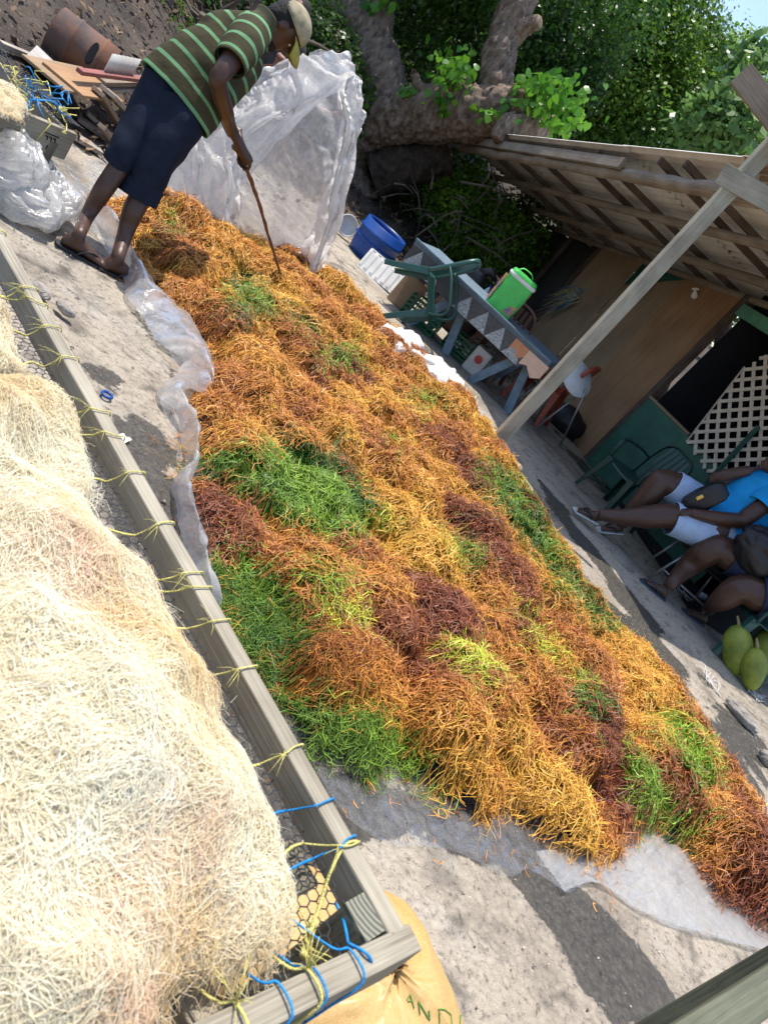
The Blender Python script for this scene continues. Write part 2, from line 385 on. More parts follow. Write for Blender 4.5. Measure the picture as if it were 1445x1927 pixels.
def folds(P, amp, fu, fv, ang=0., seed=0., warp=1.2):
    n = normals(P); a, b = P.shape[:2]; u, v = np.meshgrid(np.linspace(0, 1, a), np.linspace(0, 1, b), indexing='ij')
    p = u*cos(ang)-v*sin(ang); q = u*sin(ang)+v*cos(ang); z = np.zeros_like(p)+seed
    w_ = fbm(np.stack([p*3, q*3, z], -1), 2)*warp*.1
    f = 1-np.abs(fbm(np.stack([(p+w_)*fu, (q+w_)*fv, z+5], -1), 3))*2.4
    return P + n*(f*amp)[..., None]
def crumple(P, amp, sc, seed=0., ridge=True):
    n = normals(P); q = fbm(P*sc + seed, 4)
    if ridge: q = .55-np.abs(fbm(P*sc*.8 + seed + 3, 3))*1.6 + .5*q
    return P + n*(q*amp)[..., None]
def inpoly(x, y, poly):
    x = np.asarray(x); y = np.asarray(y); r = np.zeros(x.shape, bool); n = len(poly); j = n-1
    for i in range(n):
        xi, yi = poly[i][:2]; xj, yj = poly[j][:2]
        c = ((yi > y) != (yj > y)) & (x < (xj-xi)*(y-yi)/((yj-yi)+1e-12)+xi); r ^= c; j = i
    return r
def dpoly(x, y, poly):
    x = np.asarray(x, float); d = np.full(x.shape, 1e9); n = len(poly)
    for i in range(n):
        ax, ay = poly[i][:2]; bx, by = poly[(i+1) % n][:2]; vx, vy = bx-ax, by-ay
        t = np.clip(((x-ax)*vx+(y-ay)*vy)/(vx*vx+vy*vy+1e-12), 0, 1); d = np.minimum(d, np.hypot(x-ax-t*vx, y-ay-t*vy))
    return d
def gp(px, z=0.): return [tuple(G(x, y, z)[:2]) for x, y in px]
# ============================================================ GROUND
WET_SHADE = [  # image outlines of wet, stained or shade-darkened patches, strength
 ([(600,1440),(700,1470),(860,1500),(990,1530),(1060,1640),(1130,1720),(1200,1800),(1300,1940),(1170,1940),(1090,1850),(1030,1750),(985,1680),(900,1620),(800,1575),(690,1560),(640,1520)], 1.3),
 ([(185,780),(260,860),(335,915),(345,1000),(400,1150),(480,1300),(600,1450),(680,1570),(640,1660),(540,1640),(430,1450),(300,1200),(200,980),(120,800)], 1.25),  # damp beside the rail, plus shade under the rack painted in as damp
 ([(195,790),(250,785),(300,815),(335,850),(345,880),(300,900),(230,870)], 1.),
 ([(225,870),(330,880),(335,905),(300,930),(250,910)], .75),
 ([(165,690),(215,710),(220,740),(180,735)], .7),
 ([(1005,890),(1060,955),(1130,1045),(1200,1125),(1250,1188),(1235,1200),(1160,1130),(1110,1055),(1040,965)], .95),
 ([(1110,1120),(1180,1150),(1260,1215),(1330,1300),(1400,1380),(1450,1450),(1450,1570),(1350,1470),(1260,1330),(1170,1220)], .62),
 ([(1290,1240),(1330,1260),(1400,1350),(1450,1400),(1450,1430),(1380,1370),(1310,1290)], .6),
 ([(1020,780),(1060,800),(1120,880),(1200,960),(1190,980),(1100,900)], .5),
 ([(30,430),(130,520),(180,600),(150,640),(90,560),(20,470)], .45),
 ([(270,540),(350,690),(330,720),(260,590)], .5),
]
def build_ground():
    xs = np.concatenate([-np.geomspace(900, 5.2, 26), np.arange(-5, -2.5, .045), np.arange(-2.5, 3.2, .031), np.arange(3.2, 4.6, .045), np.geomspace(4.8, 900, 26)])
    ys = np.concatenate([-np.geomspace(600, .6, 16), np.arange(-.4, .3, .1), np.arange(.3, 4, .027), np.arange(4, 9.3, .042), np.geomspace(9.5, 1500, 34)])
    Xg, Yg = np.meshgrid(xs, ys, indexing='ij')
    Z = terrain(Xg, Yg)
    soil = np.clip(sstep(-2.9, -3.7, Xg + .35*n2(Xg, Yg, 1.2, 2)) + sstep(9.6, 11, Yg + .8*n2(Xg, Yg, .9, 5) + .25*Xg), 0, 1)
    near = (np.abs(Xg) < 6) & (Yg < 12)
    Z = Z + np.where(near, .010*n2(Xg, Yg, 2.2, 1) + .004*n2(Xg, Yg, 14, 3), 0)
    Z = Z + soil*(.05*n2(Xg, Yg, 2.5, 9) + .03*n2(Xg, Yg, 9, 4))*(np.hypot(Xg, Yg) < 40)
    # broken edge beside the man's feet
    e = dpoly(Xg, Yg, gp([(60, 400), (140, 500), (190, 600), (170, 640), (100, 560), (40, 480)]))
    Z = Z - .03*sstep(.12, 0, e)*(.5+n2(Xg, Yg, 9, 2))
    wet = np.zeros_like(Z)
    for poly, s in WET_SHADE:
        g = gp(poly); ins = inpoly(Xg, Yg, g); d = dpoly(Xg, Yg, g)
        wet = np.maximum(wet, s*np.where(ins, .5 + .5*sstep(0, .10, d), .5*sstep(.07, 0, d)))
    mb = MB(); mb.grid(np.stack([Xg, Yg, Z], -1))
    m = bpy.data.materials.new('concrete_and_soil'); m.use_nodes = True; t = m.node_tree; N = t.nodes; L = t.links; b = N['Principled BSDF']
    tc = N.new('ShaderNodeTexCoord')
    def noise(sc, det=6, dist=0., rough=.6, vec=None):
        n = N.new('ShaderNodeTexNoise'); n.inputs['Scale'].default_value = sc; n.inputs['Detail'].default_value = det; n.inputs['Distortion'].default_value = dist; n.inputs['Roughness'].default_value = rough
        L.new(vec or tc.outputs['Object'], n.inputs['Vector']); return n.outputs[0]
    def rng_(x, a, b_, c=0., d=1.):
        r = N.new('ShaderNodeMapRange'); r.inputs[1].default_value = a; r.inputs[2].default_value = b_; r.inputs[3].default_value = c; r.inputs[4].default_value = d; L.new(x, r.inputs[0]); return r.outputs[0]
    def mix(f, a, b_):
        x = N.new('ShaderNodeMix'); x.data_type = 'RGBA'
        if isinstance(f, float): x.inputs[0].default_value = f
        else: L.new(f, x.inputs[0])
        for i, c in ((6, a), (7, b_)):
            if isinstance(c, tuple): x.inputs[i].default_value = (*c, 1)
            else: L.new(c, x.inputs[i])
        return x.outputs[2]
    def mth(op, a, b_):
        x = N.new('ShaderNodeMath'); x.operation = op
        for i, c in ((0, a), (1, b_)):
            if isinstance(c, (int, float)): x.inputs[i].default_value = c
            else: L.new(c, x.inputs[i])
        return x.outputs[0]
    def att(n):
        a = N.new('ShaderNodeAttribute'); a.attribute_name = n; return a.outputs['Fac']
    L3 = lambda a_, b_, f: np.asarray(a_)*(1-f[..., None]) + np.asarray(b_)*f[..., None]
    cr = lambda q, a_, b_: np.clip((q-a_)/(b_-a_), 0, 1)
    xr = Xg*cos(radians(30))-Yg*sin(radians(30)); yr = Xg*sin(radians(30))+Yg*cos(radians(30))      # stains run along the slope of the slab
    tone = L3((.34, .285, .22), (.50, .43, .335), cr(n2(Xg, Yg, 1.3, 1, 6), -.45, .45))
    tone = L3(tone, (.19, .16, .125), .6*cr(n2(xr*.8, yr*3, 1.6, 3, 7), .05, .45))
    tone = L3(tone, (.43, .39, .33), .6*cr(n2(Xg, Yg, 2.1, 6, 7), .18, .45))
    tone = L3(tone, (.13, .112, .094), .6*cr(n2(Xg, Yg, 7, 8, 5), .12, .42)); tone = L3(tone, (.50, .45, .38), .5*cr(n2(xr, yr*1.8, 5, 12, 5), .15, .45)); tone = L3(tone, (.09, .078, .065), .7*cr(n2(Xg, Yg, 15, 3, 4), .28, .5)); crk = np.abs(n2(Xg, Yg, 1.1, 21, 4)); tone = L3(tone, (.08, .07, .06), .75*cr(crk, .022, .004)*(n2(Xg, Yg, .9, 30, 2) > -.05)*(soil < .5))
    sc_ = L3((.030, .022, .017), (.11, .08, .058), cr(n2(Xg, Yg, 3, 2, 6), -.4, .5))
    sm = cr(soil + .35*n2(Xg, Yg, 4, 3, 4), .3, .7); tone = L3(tone, sc_, sm)
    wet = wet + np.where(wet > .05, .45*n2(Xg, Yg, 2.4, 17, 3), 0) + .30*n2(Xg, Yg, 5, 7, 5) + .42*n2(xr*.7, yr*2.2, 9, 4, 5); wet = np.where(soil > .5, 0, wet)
    ca = N.new('ShaderNodeAttribute'); ca.attribute_name = 'tone'; c = ca.outputs['Color']
    fine = noise(38, 5, .4, .72)
    c = mix(rng_(fine, .52, .66, 0., .75), c, (.10, .086, .072))
    c = mix(rng_(fine, .44, .30, 0., .35), c, (.50, .46, .40))
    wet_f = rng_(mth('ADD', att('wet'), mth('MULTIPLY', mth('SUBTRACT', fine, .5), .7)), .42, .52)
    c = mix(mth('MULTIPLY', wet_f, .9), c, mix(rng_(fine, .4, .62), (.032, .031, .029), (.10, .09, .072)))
    L.new(c, b.inputs['Base Color'])
    L.new(rng_(wet_f, 0., 1., .88, .22), b.inputs['Roughness'])
    b.inputs['Specular IOR Level'].default_value = .4
    bp = N.new('ShaderNodeBump'); bp.inputs['Strength'].default_value = 1.; bp.inputs['Distance'].default_value = .02
    L.new(fine, bp.inputs['Height']); L.new(bp.outputs[0], b.inputs['Normal'])
    o = mb.build('ground', m, smooth=True, base=(0, 0, 0)); o['kind'] = 'structure'
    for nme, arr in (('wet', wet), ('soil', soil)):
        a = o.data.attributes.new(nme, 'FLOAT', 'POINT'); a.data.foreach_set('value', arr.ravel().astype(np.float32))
    a = o.data.attributes.new('tone', 'FLOAT_COLOR', 'POINT'); a.data.foreach_set('color', np.concatenate([tone, np.ones(tone.shape[:2]+(1,))], -1).ravel().astype(np.float32))
build_ground()

# ============================================================ STRANDS (uncountable moss)
def fast_mesh(name, V, Q, m, parent, colr=None, smooth=True):
    V = np.asarray(V, np.float32) - np.asarray(BASE[parent.name], np.float32); Q = np.asarray(Q, np.int32)
    me = bpy.data.meshes.new(name); me.vertices.add(len(V)); me.vertices.foreach_set('co', V.ravel())
    k = Q.shape[1]; me.loops.add(Q.size); me.loops.foreach_set('vertex_index', Q.ravel())
    me.polygons.add(len(Q)); me.polygons.foreach_set('loop_start', np.arange(0, Q.size, k, dtype=np.int32)); me.polygons.foreach_set('loop_total', np.full(len(Q), k, np.int32))
    if smooth: me.polygons.foreach_set('use_smooth', np.ones(len(Q), bool))
    me.update(); me.validate()
    if colr is not None:
        at = me.attributes.new('col', 'FLOAT_COLOR', 'POINT'); at.data.foreach_set('color', np.c_[colr, np.ones(len(colr))].astype(np.float32).ravel())
    me.materials.append(m); o = bpy.data.objects.new(name, me); COL.objects.link(o); o.parent = parent; BASE[o.name] = BASE[parent.name]
    return o
def tubes(P, r0, r1, ns, roll=.45, cols=None, tipv=.2):
    # P: (N, K+1, 3) paths; returns verts, quads, colours.  ns = 2 gives ribbons lying flat
    N_, K, _ = P.shape; T = np.gradient(P, axis=1); T /= np.linalg.norm(T, axis=2, keepdims=True)+1e-9
    up = np.array([0, 0, 1.]) + rng.normal(0, roll, (N_, 1, 3)); S = np.cross(T, np.broadcast_to(up, T.shape)); S /= np.linalg.norm(S, axis=2, keepdims=True)+1e-9
    U = np.cross(S, T); t = np.linspace(0, 1, K)[None, :, None]; R = np.asarray(r0).reshape(-1, 1, 1)*(1-t) + np.asarray(r1).reshape(-1, 1, 1)*t
    if ns == 2: V = np.stack([P-S*R, P+S*R], 2)
    else: V = np.stack([P + (S*cos(2*pi*j/ns+pi/6) + U*sin(2*pi*j/ns+pi/6))*R for j in range(ns)], 2)
    idx = np.arange(N_*K*ns).reshape(N_, K, ns); Q = []
    for j in range(ns if ns > 2 else 1):
        j2 = (j+1) % ns; Q.append(np.stack([idx[:, :-1, j], idx[:, :-1, j2], idx[:, 1:, j2], idx[:, 1:, j]], -1).reshape(-1, 4))
    C_ = None
    if cols is not None:
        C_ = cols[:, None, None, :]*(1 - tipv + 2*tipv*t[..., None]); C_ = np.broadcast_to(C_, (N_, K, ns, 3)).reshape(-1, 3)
    return V.reshape(-1, 3), np.concatenate(Q), C_
class Field:                                           # sampled height field
    def __init__(s, f, x0, x1, y0, y1, st):
        s.x0, s.y0, s.st = x0, y0, st; xs = np.arange(x0, x1, st); ys = np.arange(y0, y1, st); s.X, s.Y = np.meshgrid(xs, ys, indexing='ij'); s.A = [np.asarray(q) for q in f(s.X, s.Y)]
    def __call__(s, x, y, k):
        A = s.A[k]; i = np.clip((x-s.x0)/s.st, 0, A.shape[0]-1.001); j = np.clip((y-s.y0)/s.st, 0, A.shape[1]-1.001); a = i.astype(int); b = j.astype(int); i = i-a; j = j-b
        return A[a, b]*(1-i)*(1-j) + A[a+1, b]*i*(1-j) + A[a, b+1]*(1-i)*j + A[a+1, b+1]*i*j
    def near(s, x, y, k):
        A = s.A[k]; return A[np.clip(((x-s.x0)/s.st+.5).astype(int), 0, A.shape[0]-1), np.clip(((y-s.y0)/s.st+.5).astype(int), 0, A.shape[1]-1)]
def paths(x, y, th, L_, K, curl, wig, zf, lift, rise, lock=None, lk=.25):
    # strands that follow the surface: heading turns along the way, then a lift above the surface
    N_ = len(x); s = np.linspace(0, 1, K+1)
    k = rng.normal(0, curl, (N_, 1)); ph = rng.uniform(0, 2*pi, (N_, 1)); fr = rng.uniform(.7, 1.8, (N_, 1))
    if lock is not None:                               # strands of one lock bend together
        nl = int(lock.max())+1; k = rng.normal(0, curl, nl)[lock][:, None] + k*lk; ph = rng.uniform(0, 2*pi, nl)[lock][:, None] + rng.normal(0, lk*2, (N_, 1)); fr = rng.uniform(.5, 1.4, nl)[lock][:, None]*np.exp(rng.normal(0, lk*.5, (N_, 1)))
    hd = th[:, None] + k*s + wig*np.sin(2*pi*fr*s + ph)
    st = (L_/K)[:, None]; px_ = x[:, None] + np.concatenate([np.zeros((N_, 1)), np.cumsum(np.cos(hd[:, :-1])*st, 1)], 1); py_ = y[:, None] + np.concatenate([np.zeros((N_, 1)), np.cumsum(np.sin(hd[:, :-1])*st, 1)], 1)
    z = zf(px_, py_) + lift[:, None]*np.sin(pi*s*rng.uniform(.6, 1.1, (N_, 1))) + rise[:, None]*s**1.5 - .003
    return np.stack([px_, py_, z], -1)

# ---------------------------------------------------------------- wet sea moss on the long sheet
STRIP_PX = [(180,372),(235,470),(290,570),(380,640),(400,690),(345,720),(360,830),(350,900),(370,1000),(388,1080),(430,1230),(510,1340),(590,1430),(680,1465),(745,1450),(815,1500),(880,1545),(960,1530),(1030,1590),(1120,1650),(1215,1570),(1300,1610),(1330,1690),(1445,1760),(1560,1850),(1700,1800),
            (1560,1650),(1440,1575),(1400,1500),(1350,1440),(1290,1370),(1235,1270),(1165,1190),(1090,1120),(1040,1040),(1000,960),(940,880),(890,800),(820,725),(745,650),(700,600),(630,550),(580,510),(500,465),(410,432),(330,400),(250,385)]
STRIP = gp(STRIP_PX, .02)
GREEN = [([(340,865),(450,845),(560,820),(640,865),(695,930),(720,975),(690,1015),(640,1020),(560,995),(500,960),(440,905)],0),
 ([(380,1045),(450,1035),(520,1075),(560,1130),(605,1190),(560,1235),(515,1225),(545,1300),(620,1320),(700,1335),(790,1395),(830,1495),(750,1500),(640,1460),(560,1410),(480,1300),(410,1190)],0),
 ([(428,500),(470,515),(515,575),(480,605),(415,585),(450,550)],0),
 ([(905,855),(975,895),(1020,970),(1085,1080),(1175,1180),(1150,1200),(1055,1105),(975,1005),(925,940)],0),
 ([(1160,1405),(1205,1415),(1300,1530),(1315,1615),(1265,1570),(1200,1495)],1),
 ([(1235,1345),(1295,1340),(1360,1450),(1345,1490),(1275,1425)],1),
 ([(845,1000),(885,1000),(915,1050),(885,1065),(850,1040)],0), ([(575,1075),(640,1060),(670,1085),(610,1120)],0),
 ([(1070,1265),(1115,1270),(1140,1335),(1100,1345)],0), ([(590,650),(660,650),(690,680),(620,690)],1), ([(530,575),(580,590),(600,620),(545,605)],0),
 ([(590,1130),(680,1120),(700,1165),(620,1180)],2), ([(820,1195),(900,1215),(950,1280),(900,1290),(840,1235)],2), ([(1000,1185),(1040,1195),(1065,1245),(1015,1240)],2), ([(300,400),(340,410),(350,435),(310,430)],1), ([(960,1130),(1010,1140),(1000,1165),(960,1155)],2),
 ([(690,975),(720,960),(740,1000),(700,1010)],2), ([(780,730),(815,735),(830,770),(790,760)],1), ([(720,810),(745,815),(750,835),(725,835)],1)]
RUST = [(585,710,48),(430,620,40),(830,850,55),(905,920,60),(870,1000,45),(930,1080,55),(690,1190,75),(600,1240,70),(800,1260,90),(870,1330,60),(1120,1420,90),(1160,1500,60),(400,940,60),(1380,1560,60),(1400,1660,110),(1420,1690,80),(205,378,25),(640,700,40),(560,790,45),(960,1210,45),(1040,1560,70),(740,1090,40),(1270,1440,40),(700,560,35),(760,670,35),(820,1150,45)]
GOLD = [(400,530,60),(750,1000,90),(800,1070,60),(500,470,70),(650,640,50),(620,1100,60),(940,1010,50),(880,1450,70),(1180,1260,70),(1210,1380,60),(1050,1500,60),(450,650,50),(700,760,50),(560,530,50)]
CL = []
def make_clumps():
    r = np.random.default_rng(5); bx = np.array(STRIP)
    k = 0
    while len(CL) < 300 and k < 9000:
        k += 1
        x, y = r.uniform(bx[:, 0].min(), 3.8), r.uniform(bx[:, 1].min(), bx[:, 1].max())
        if not inpoly(np.array([x]), np.array([y]), STRIP)[0]: continue
        d = float(dpoly(np.array([x]), np.array([y]), STRIP)[0]); rad = r.uniform(.14, .30)
        if d < rad*.35: continue
        if any((x-c[0])**2+(y-c[1])**2 < (.55*max(rad, c[2]))**2 for c in CL): continue
        CL.append((x, y, rad, r.uniform(.55, 1.)*min(1, d/.35+.3)*.95*rad, r.uniform(0, pi), r.uniform(.6, 1.)))
make_clumps()
def strip_height(x, y, full=False):
    x = np.asarray(x, float); y = np.asarray(y, float)
    d = dpoly(x, y, STRIP)*np.where(inpoly(x, y, STRIP), 1, -1)
    h = np.sqrt(np.clip(d/.25, 0, 1))*.045
    best = np.full(x.shape, -1); fx = np.zeros(x.shape); fy = np.zeros(x.shape); bh = np.zeros(x.shape)
    wx = x + .05*n2(x, y, 6, 2.2); wy = y + .05*n2(x, y, 6, 7.7)
    for i, (cx, cy, r, hh, an, ec) in enumerate(CL):
        dx, dy = wx-cx, wy-cy; a = dx*cos(an)+dy*sin(an); b = (-dx*sin(an)+dy*cos(an))/ec
        q = (a*a+b*b)/r**2; hq = hh*np.sqrt(np.clip(1-q, 0, 1))
        m = hq > bh; bh = np.where(m, hq, bh); best = np.where(m, i, best); fx = np.where(m, dx, fx); fy = np.where(m, dy, fy)
    edge = np.clip(d/.12, 0, 1)
    h = h + bh*np.sqrt(edge)*.85 + .018*n2(x, y, 9, 5)*edge
    if full: return d, np.maximum(h, 0), best, fx, fy
    return d, np.maximum(h, 0)
def px_of(x, y, z):                                    # photograph pixel of a world point
    d = np.stack([x, y, z-H], -1); f = d@FWD; uu = d@np.array(R0)/f*F; vv = d@np.array(U0)/f*F
    c, s = cos(ROLL), sin(ROLL); return 722.5+c*uu+s*vv, 963.5+s*uu-c*vv
def gzones(z): return [(gp(q, z), k) for q, k in GREEN]
def build_strip():
    bx = np.array(STRIP); x0, x1, y0, y1 = bx[:, 0].min()-.1, 3.95, bx[:, 1].min()-.1, bx[:, 1].max()+.1
    root = thing('wet_sea_moss', (float(bx[:, 0].mean()), float(bx[:, 1].mean()), .01), 'long drift of wet gold, rust and green sea moss spread on clear plastic', 'sea moss'); root['kind'] = 'stuff'
    fld = Field(lambda a, b: strip_height(a, b, True), x0, x1, y0, y1, .016)
    for k in (3, 4): fld.A[k] = fld.A[k].astype(float)
    cu = np.random.default_rng(3).normal(0, .42, len(CL)+1)
    gold = np.array([.66, .35, .055]); orange = np.array([.48, .18, .04]); rust = np.array([.20, .062, .030])
    dg = np.array([.040, .105, .022]); lg = np.array([.26, .40, .035]); yg = np.array([.50, .50, .05])
    def colour(x, y, z, jt=1.):
        u = .10 + .45*n2(x, y, 2.2, 4.4) + cu[fld.near(x, y, 2)] + .45*n2(x, y, 9, 1.3) + rng.normal(0, .3, len(x))*jt
        for lst, am in ((RUST, -1.05), (GOLD, .65)):
            for cx, cy_, r in lst:
                g = G(cx, cy_, .1); rr = pxm(r, g); u = u + am*np.exp(-((x-g[0])**2+((y-g[1])/1.7)**2)/rr**2)
        a = np.clip(u*1.0+.12, 0, 1)[:, None]; b_ = np.clip(-u*1.0-.02, 0, 1)[:, None]
        c = orange*(1-a) + gold*a; c = c*(1-b_) + rust*b_
        gu = np.clip(.45 + 1.1*n2(x, y, 4.5, 6.6) + rng.normal(0, .2, len(x))*jt, 0, 1)[:, None]; isg = np.zeros(len(x), bool)
        px, py = px_of(x, y, z)
        for q, kd in GREEN:
            sg = 13*jt; wob = 22*n2(x, y, 9, 2); ins = inpoly(px + rng.normal(0, sg, len(x)) + wob, py + rng.normal(0, sg, len(x)) + wob, q); isg |= ins
            if kd == 0: cc = dg*(1-gu*.75) + lg*gu*.75
            elif kd == 1: cc = dg*(.45-gu*.4) + lg*(.55+gu*.4)
            else: cc = lg*(.5-gu*.4) + yg*(.5+gu*.4)
            c = np.where(ins[:, None], cc, c)
        c = c*np.exp(rng.normal(0, .26, (len(x), 1))*jt); return np.clip(c, .003, .82), isg
    # core under the strands
    st = 2; Xc, Yc, d, h = fld.X[::st, ::st], fld.Y[::st, ::st], fld.A[0][::st, ::st], fld.A[1][::st, ::st]
    ok = d > .035; idx = -np.ones(Xc.shape, int); idx[ok] = np.arange(ok.sum())
    cell = ok[:-1, :-1] & ok[1:, :-1] & ok[:-1, 1:] & ok[1:, 1:]
    Q = np.stack([idx[:-1, :-1][cell], idx[1:, :-1][cell], idx[1:, 1:][cell], idx[:-1, 1:][cell]], -1)
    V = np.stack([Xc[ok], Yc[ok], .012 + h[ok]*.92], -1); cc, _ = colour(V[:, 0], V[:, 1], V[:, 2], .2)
    o = fast_mesh('moss_core', V, Q, MT['mosscore'], root, cc*.25); o['kind'] = 'stuff'  # strand colours darkened, painting shade into the gaps
    nl = 27000
    lx = rng.uniform(x0, x1, nl); ly = rng.uniform(y0, y1, nl); d = fld(lx, ly, 0); dist = np.hypot(lx, ly)
    k = (d > -.008) & (rng.random(nl) < np.clip(1.3-dist*.11, .45, 1)); lx, ly, d, dist = lx[k], ly[k], d[k], dist[k]; nl = len(lx)
    best = fld.near(lx, ly, 2); fx = fld(lx, ly, 3); fy = fld(lx, ly, 4); rc = np.hypot(fx, fy)
    lth = np.where((best >= 0) & (rng.random(nl) < sstep(.01, .10, rc)*.85), np.arctan2(fy, fx), rng.uniform(0, 2*pi, nl)) + rng.normal(0, .6, nl) + 1.6*n2(lx, ly, 6, 3.3)
    lL = rng.uniform(.06, .18, nl); per = 10; lock = np.repeat(np.arange(nl), per); m = len(lock); L_ = lL[lock]*rng.uniform(.45, 1.15, m)
    th = lth[lock] + rng.normal(0, .42, m); x = lx[lock] - .45*L_*np.cos(th) + rng.normal(0, .010, m); y = ly[lock] - .45*L_*np.sin(th) + rng.normal(0, .010, m); dist = dist[lock]
    zf = lambda a, b: .012 + fld(a, b, 1)*np.clip(fld(a, b, 0)/.02+.5, 0, 1)
    P = paths(x, y, th, L_, 5, 2.3, .8, zf, rng.uniform(0, .02, nl)[lock] + rng.uniform(0, .010, m), rng.normal(.004, .012, m), lock, .55); P[..., 2] = np.maximum(P[..., 2], .008)
    c, isg = colour(x, y, P[:, 1, 2])
    # side branches
    bi = rng.integers(0, m, int(m*.4)); bk = rng.integers(1, 5, len(bi)); b0 = P[bi, bk]; bd = P[bi, bk+1]-P[bi, bk]; sg = np.where(rng.random(len(bi)) < .5, -1, 1)*rng.uniform(.4, 1.1, len(bi))
    bd = np.stack([bd[:, 0]*np.cos(sg)-bd[:, 1]*np.sin(sg), bd[:, 0]*np.sin(sg)+bd[:, 1]*np.cos(sg), np.abs(bd[:, 2])*.4 + rng.uniform(-.002, .012, len(bi))], -1)
    bd = bd/np.linalg.norm(bd, axis=1, keepdims=True)*rng.uniform(.012, .032, (len(bi), 1)); b2 = b0 + bd + rng.normal(0, .004, bd.shape); b3 = b2 + bd*.7 + rng.normal(0, .007, bd.shape)
    B = np.stack([b0, b2, b3], 1)
    rad = rng.uniform(.0009, .0020, m)*np.clip(.85+dist*.09, .95, 1.5)
    far = dist > 2.3
    for nm, s1 in (('brown_moss_strands', False), ('green_moss_strands', True)):
        VV, QQ, CC, o_ = [], [], [], 0
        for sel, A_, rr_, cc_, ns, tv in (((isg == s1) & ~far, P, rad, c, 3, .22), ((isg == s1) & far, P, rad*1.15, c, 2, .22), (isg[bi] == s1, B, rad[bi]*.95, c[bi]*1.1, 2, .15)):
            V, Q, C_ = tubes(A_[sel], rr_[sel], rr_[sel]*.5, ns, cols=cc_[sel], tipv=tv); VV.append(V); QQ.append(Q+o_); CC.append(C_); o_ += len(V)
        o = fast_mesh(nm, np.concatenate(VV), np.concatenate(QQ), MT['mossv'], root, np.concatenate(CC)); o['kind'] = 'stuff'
build_strip()

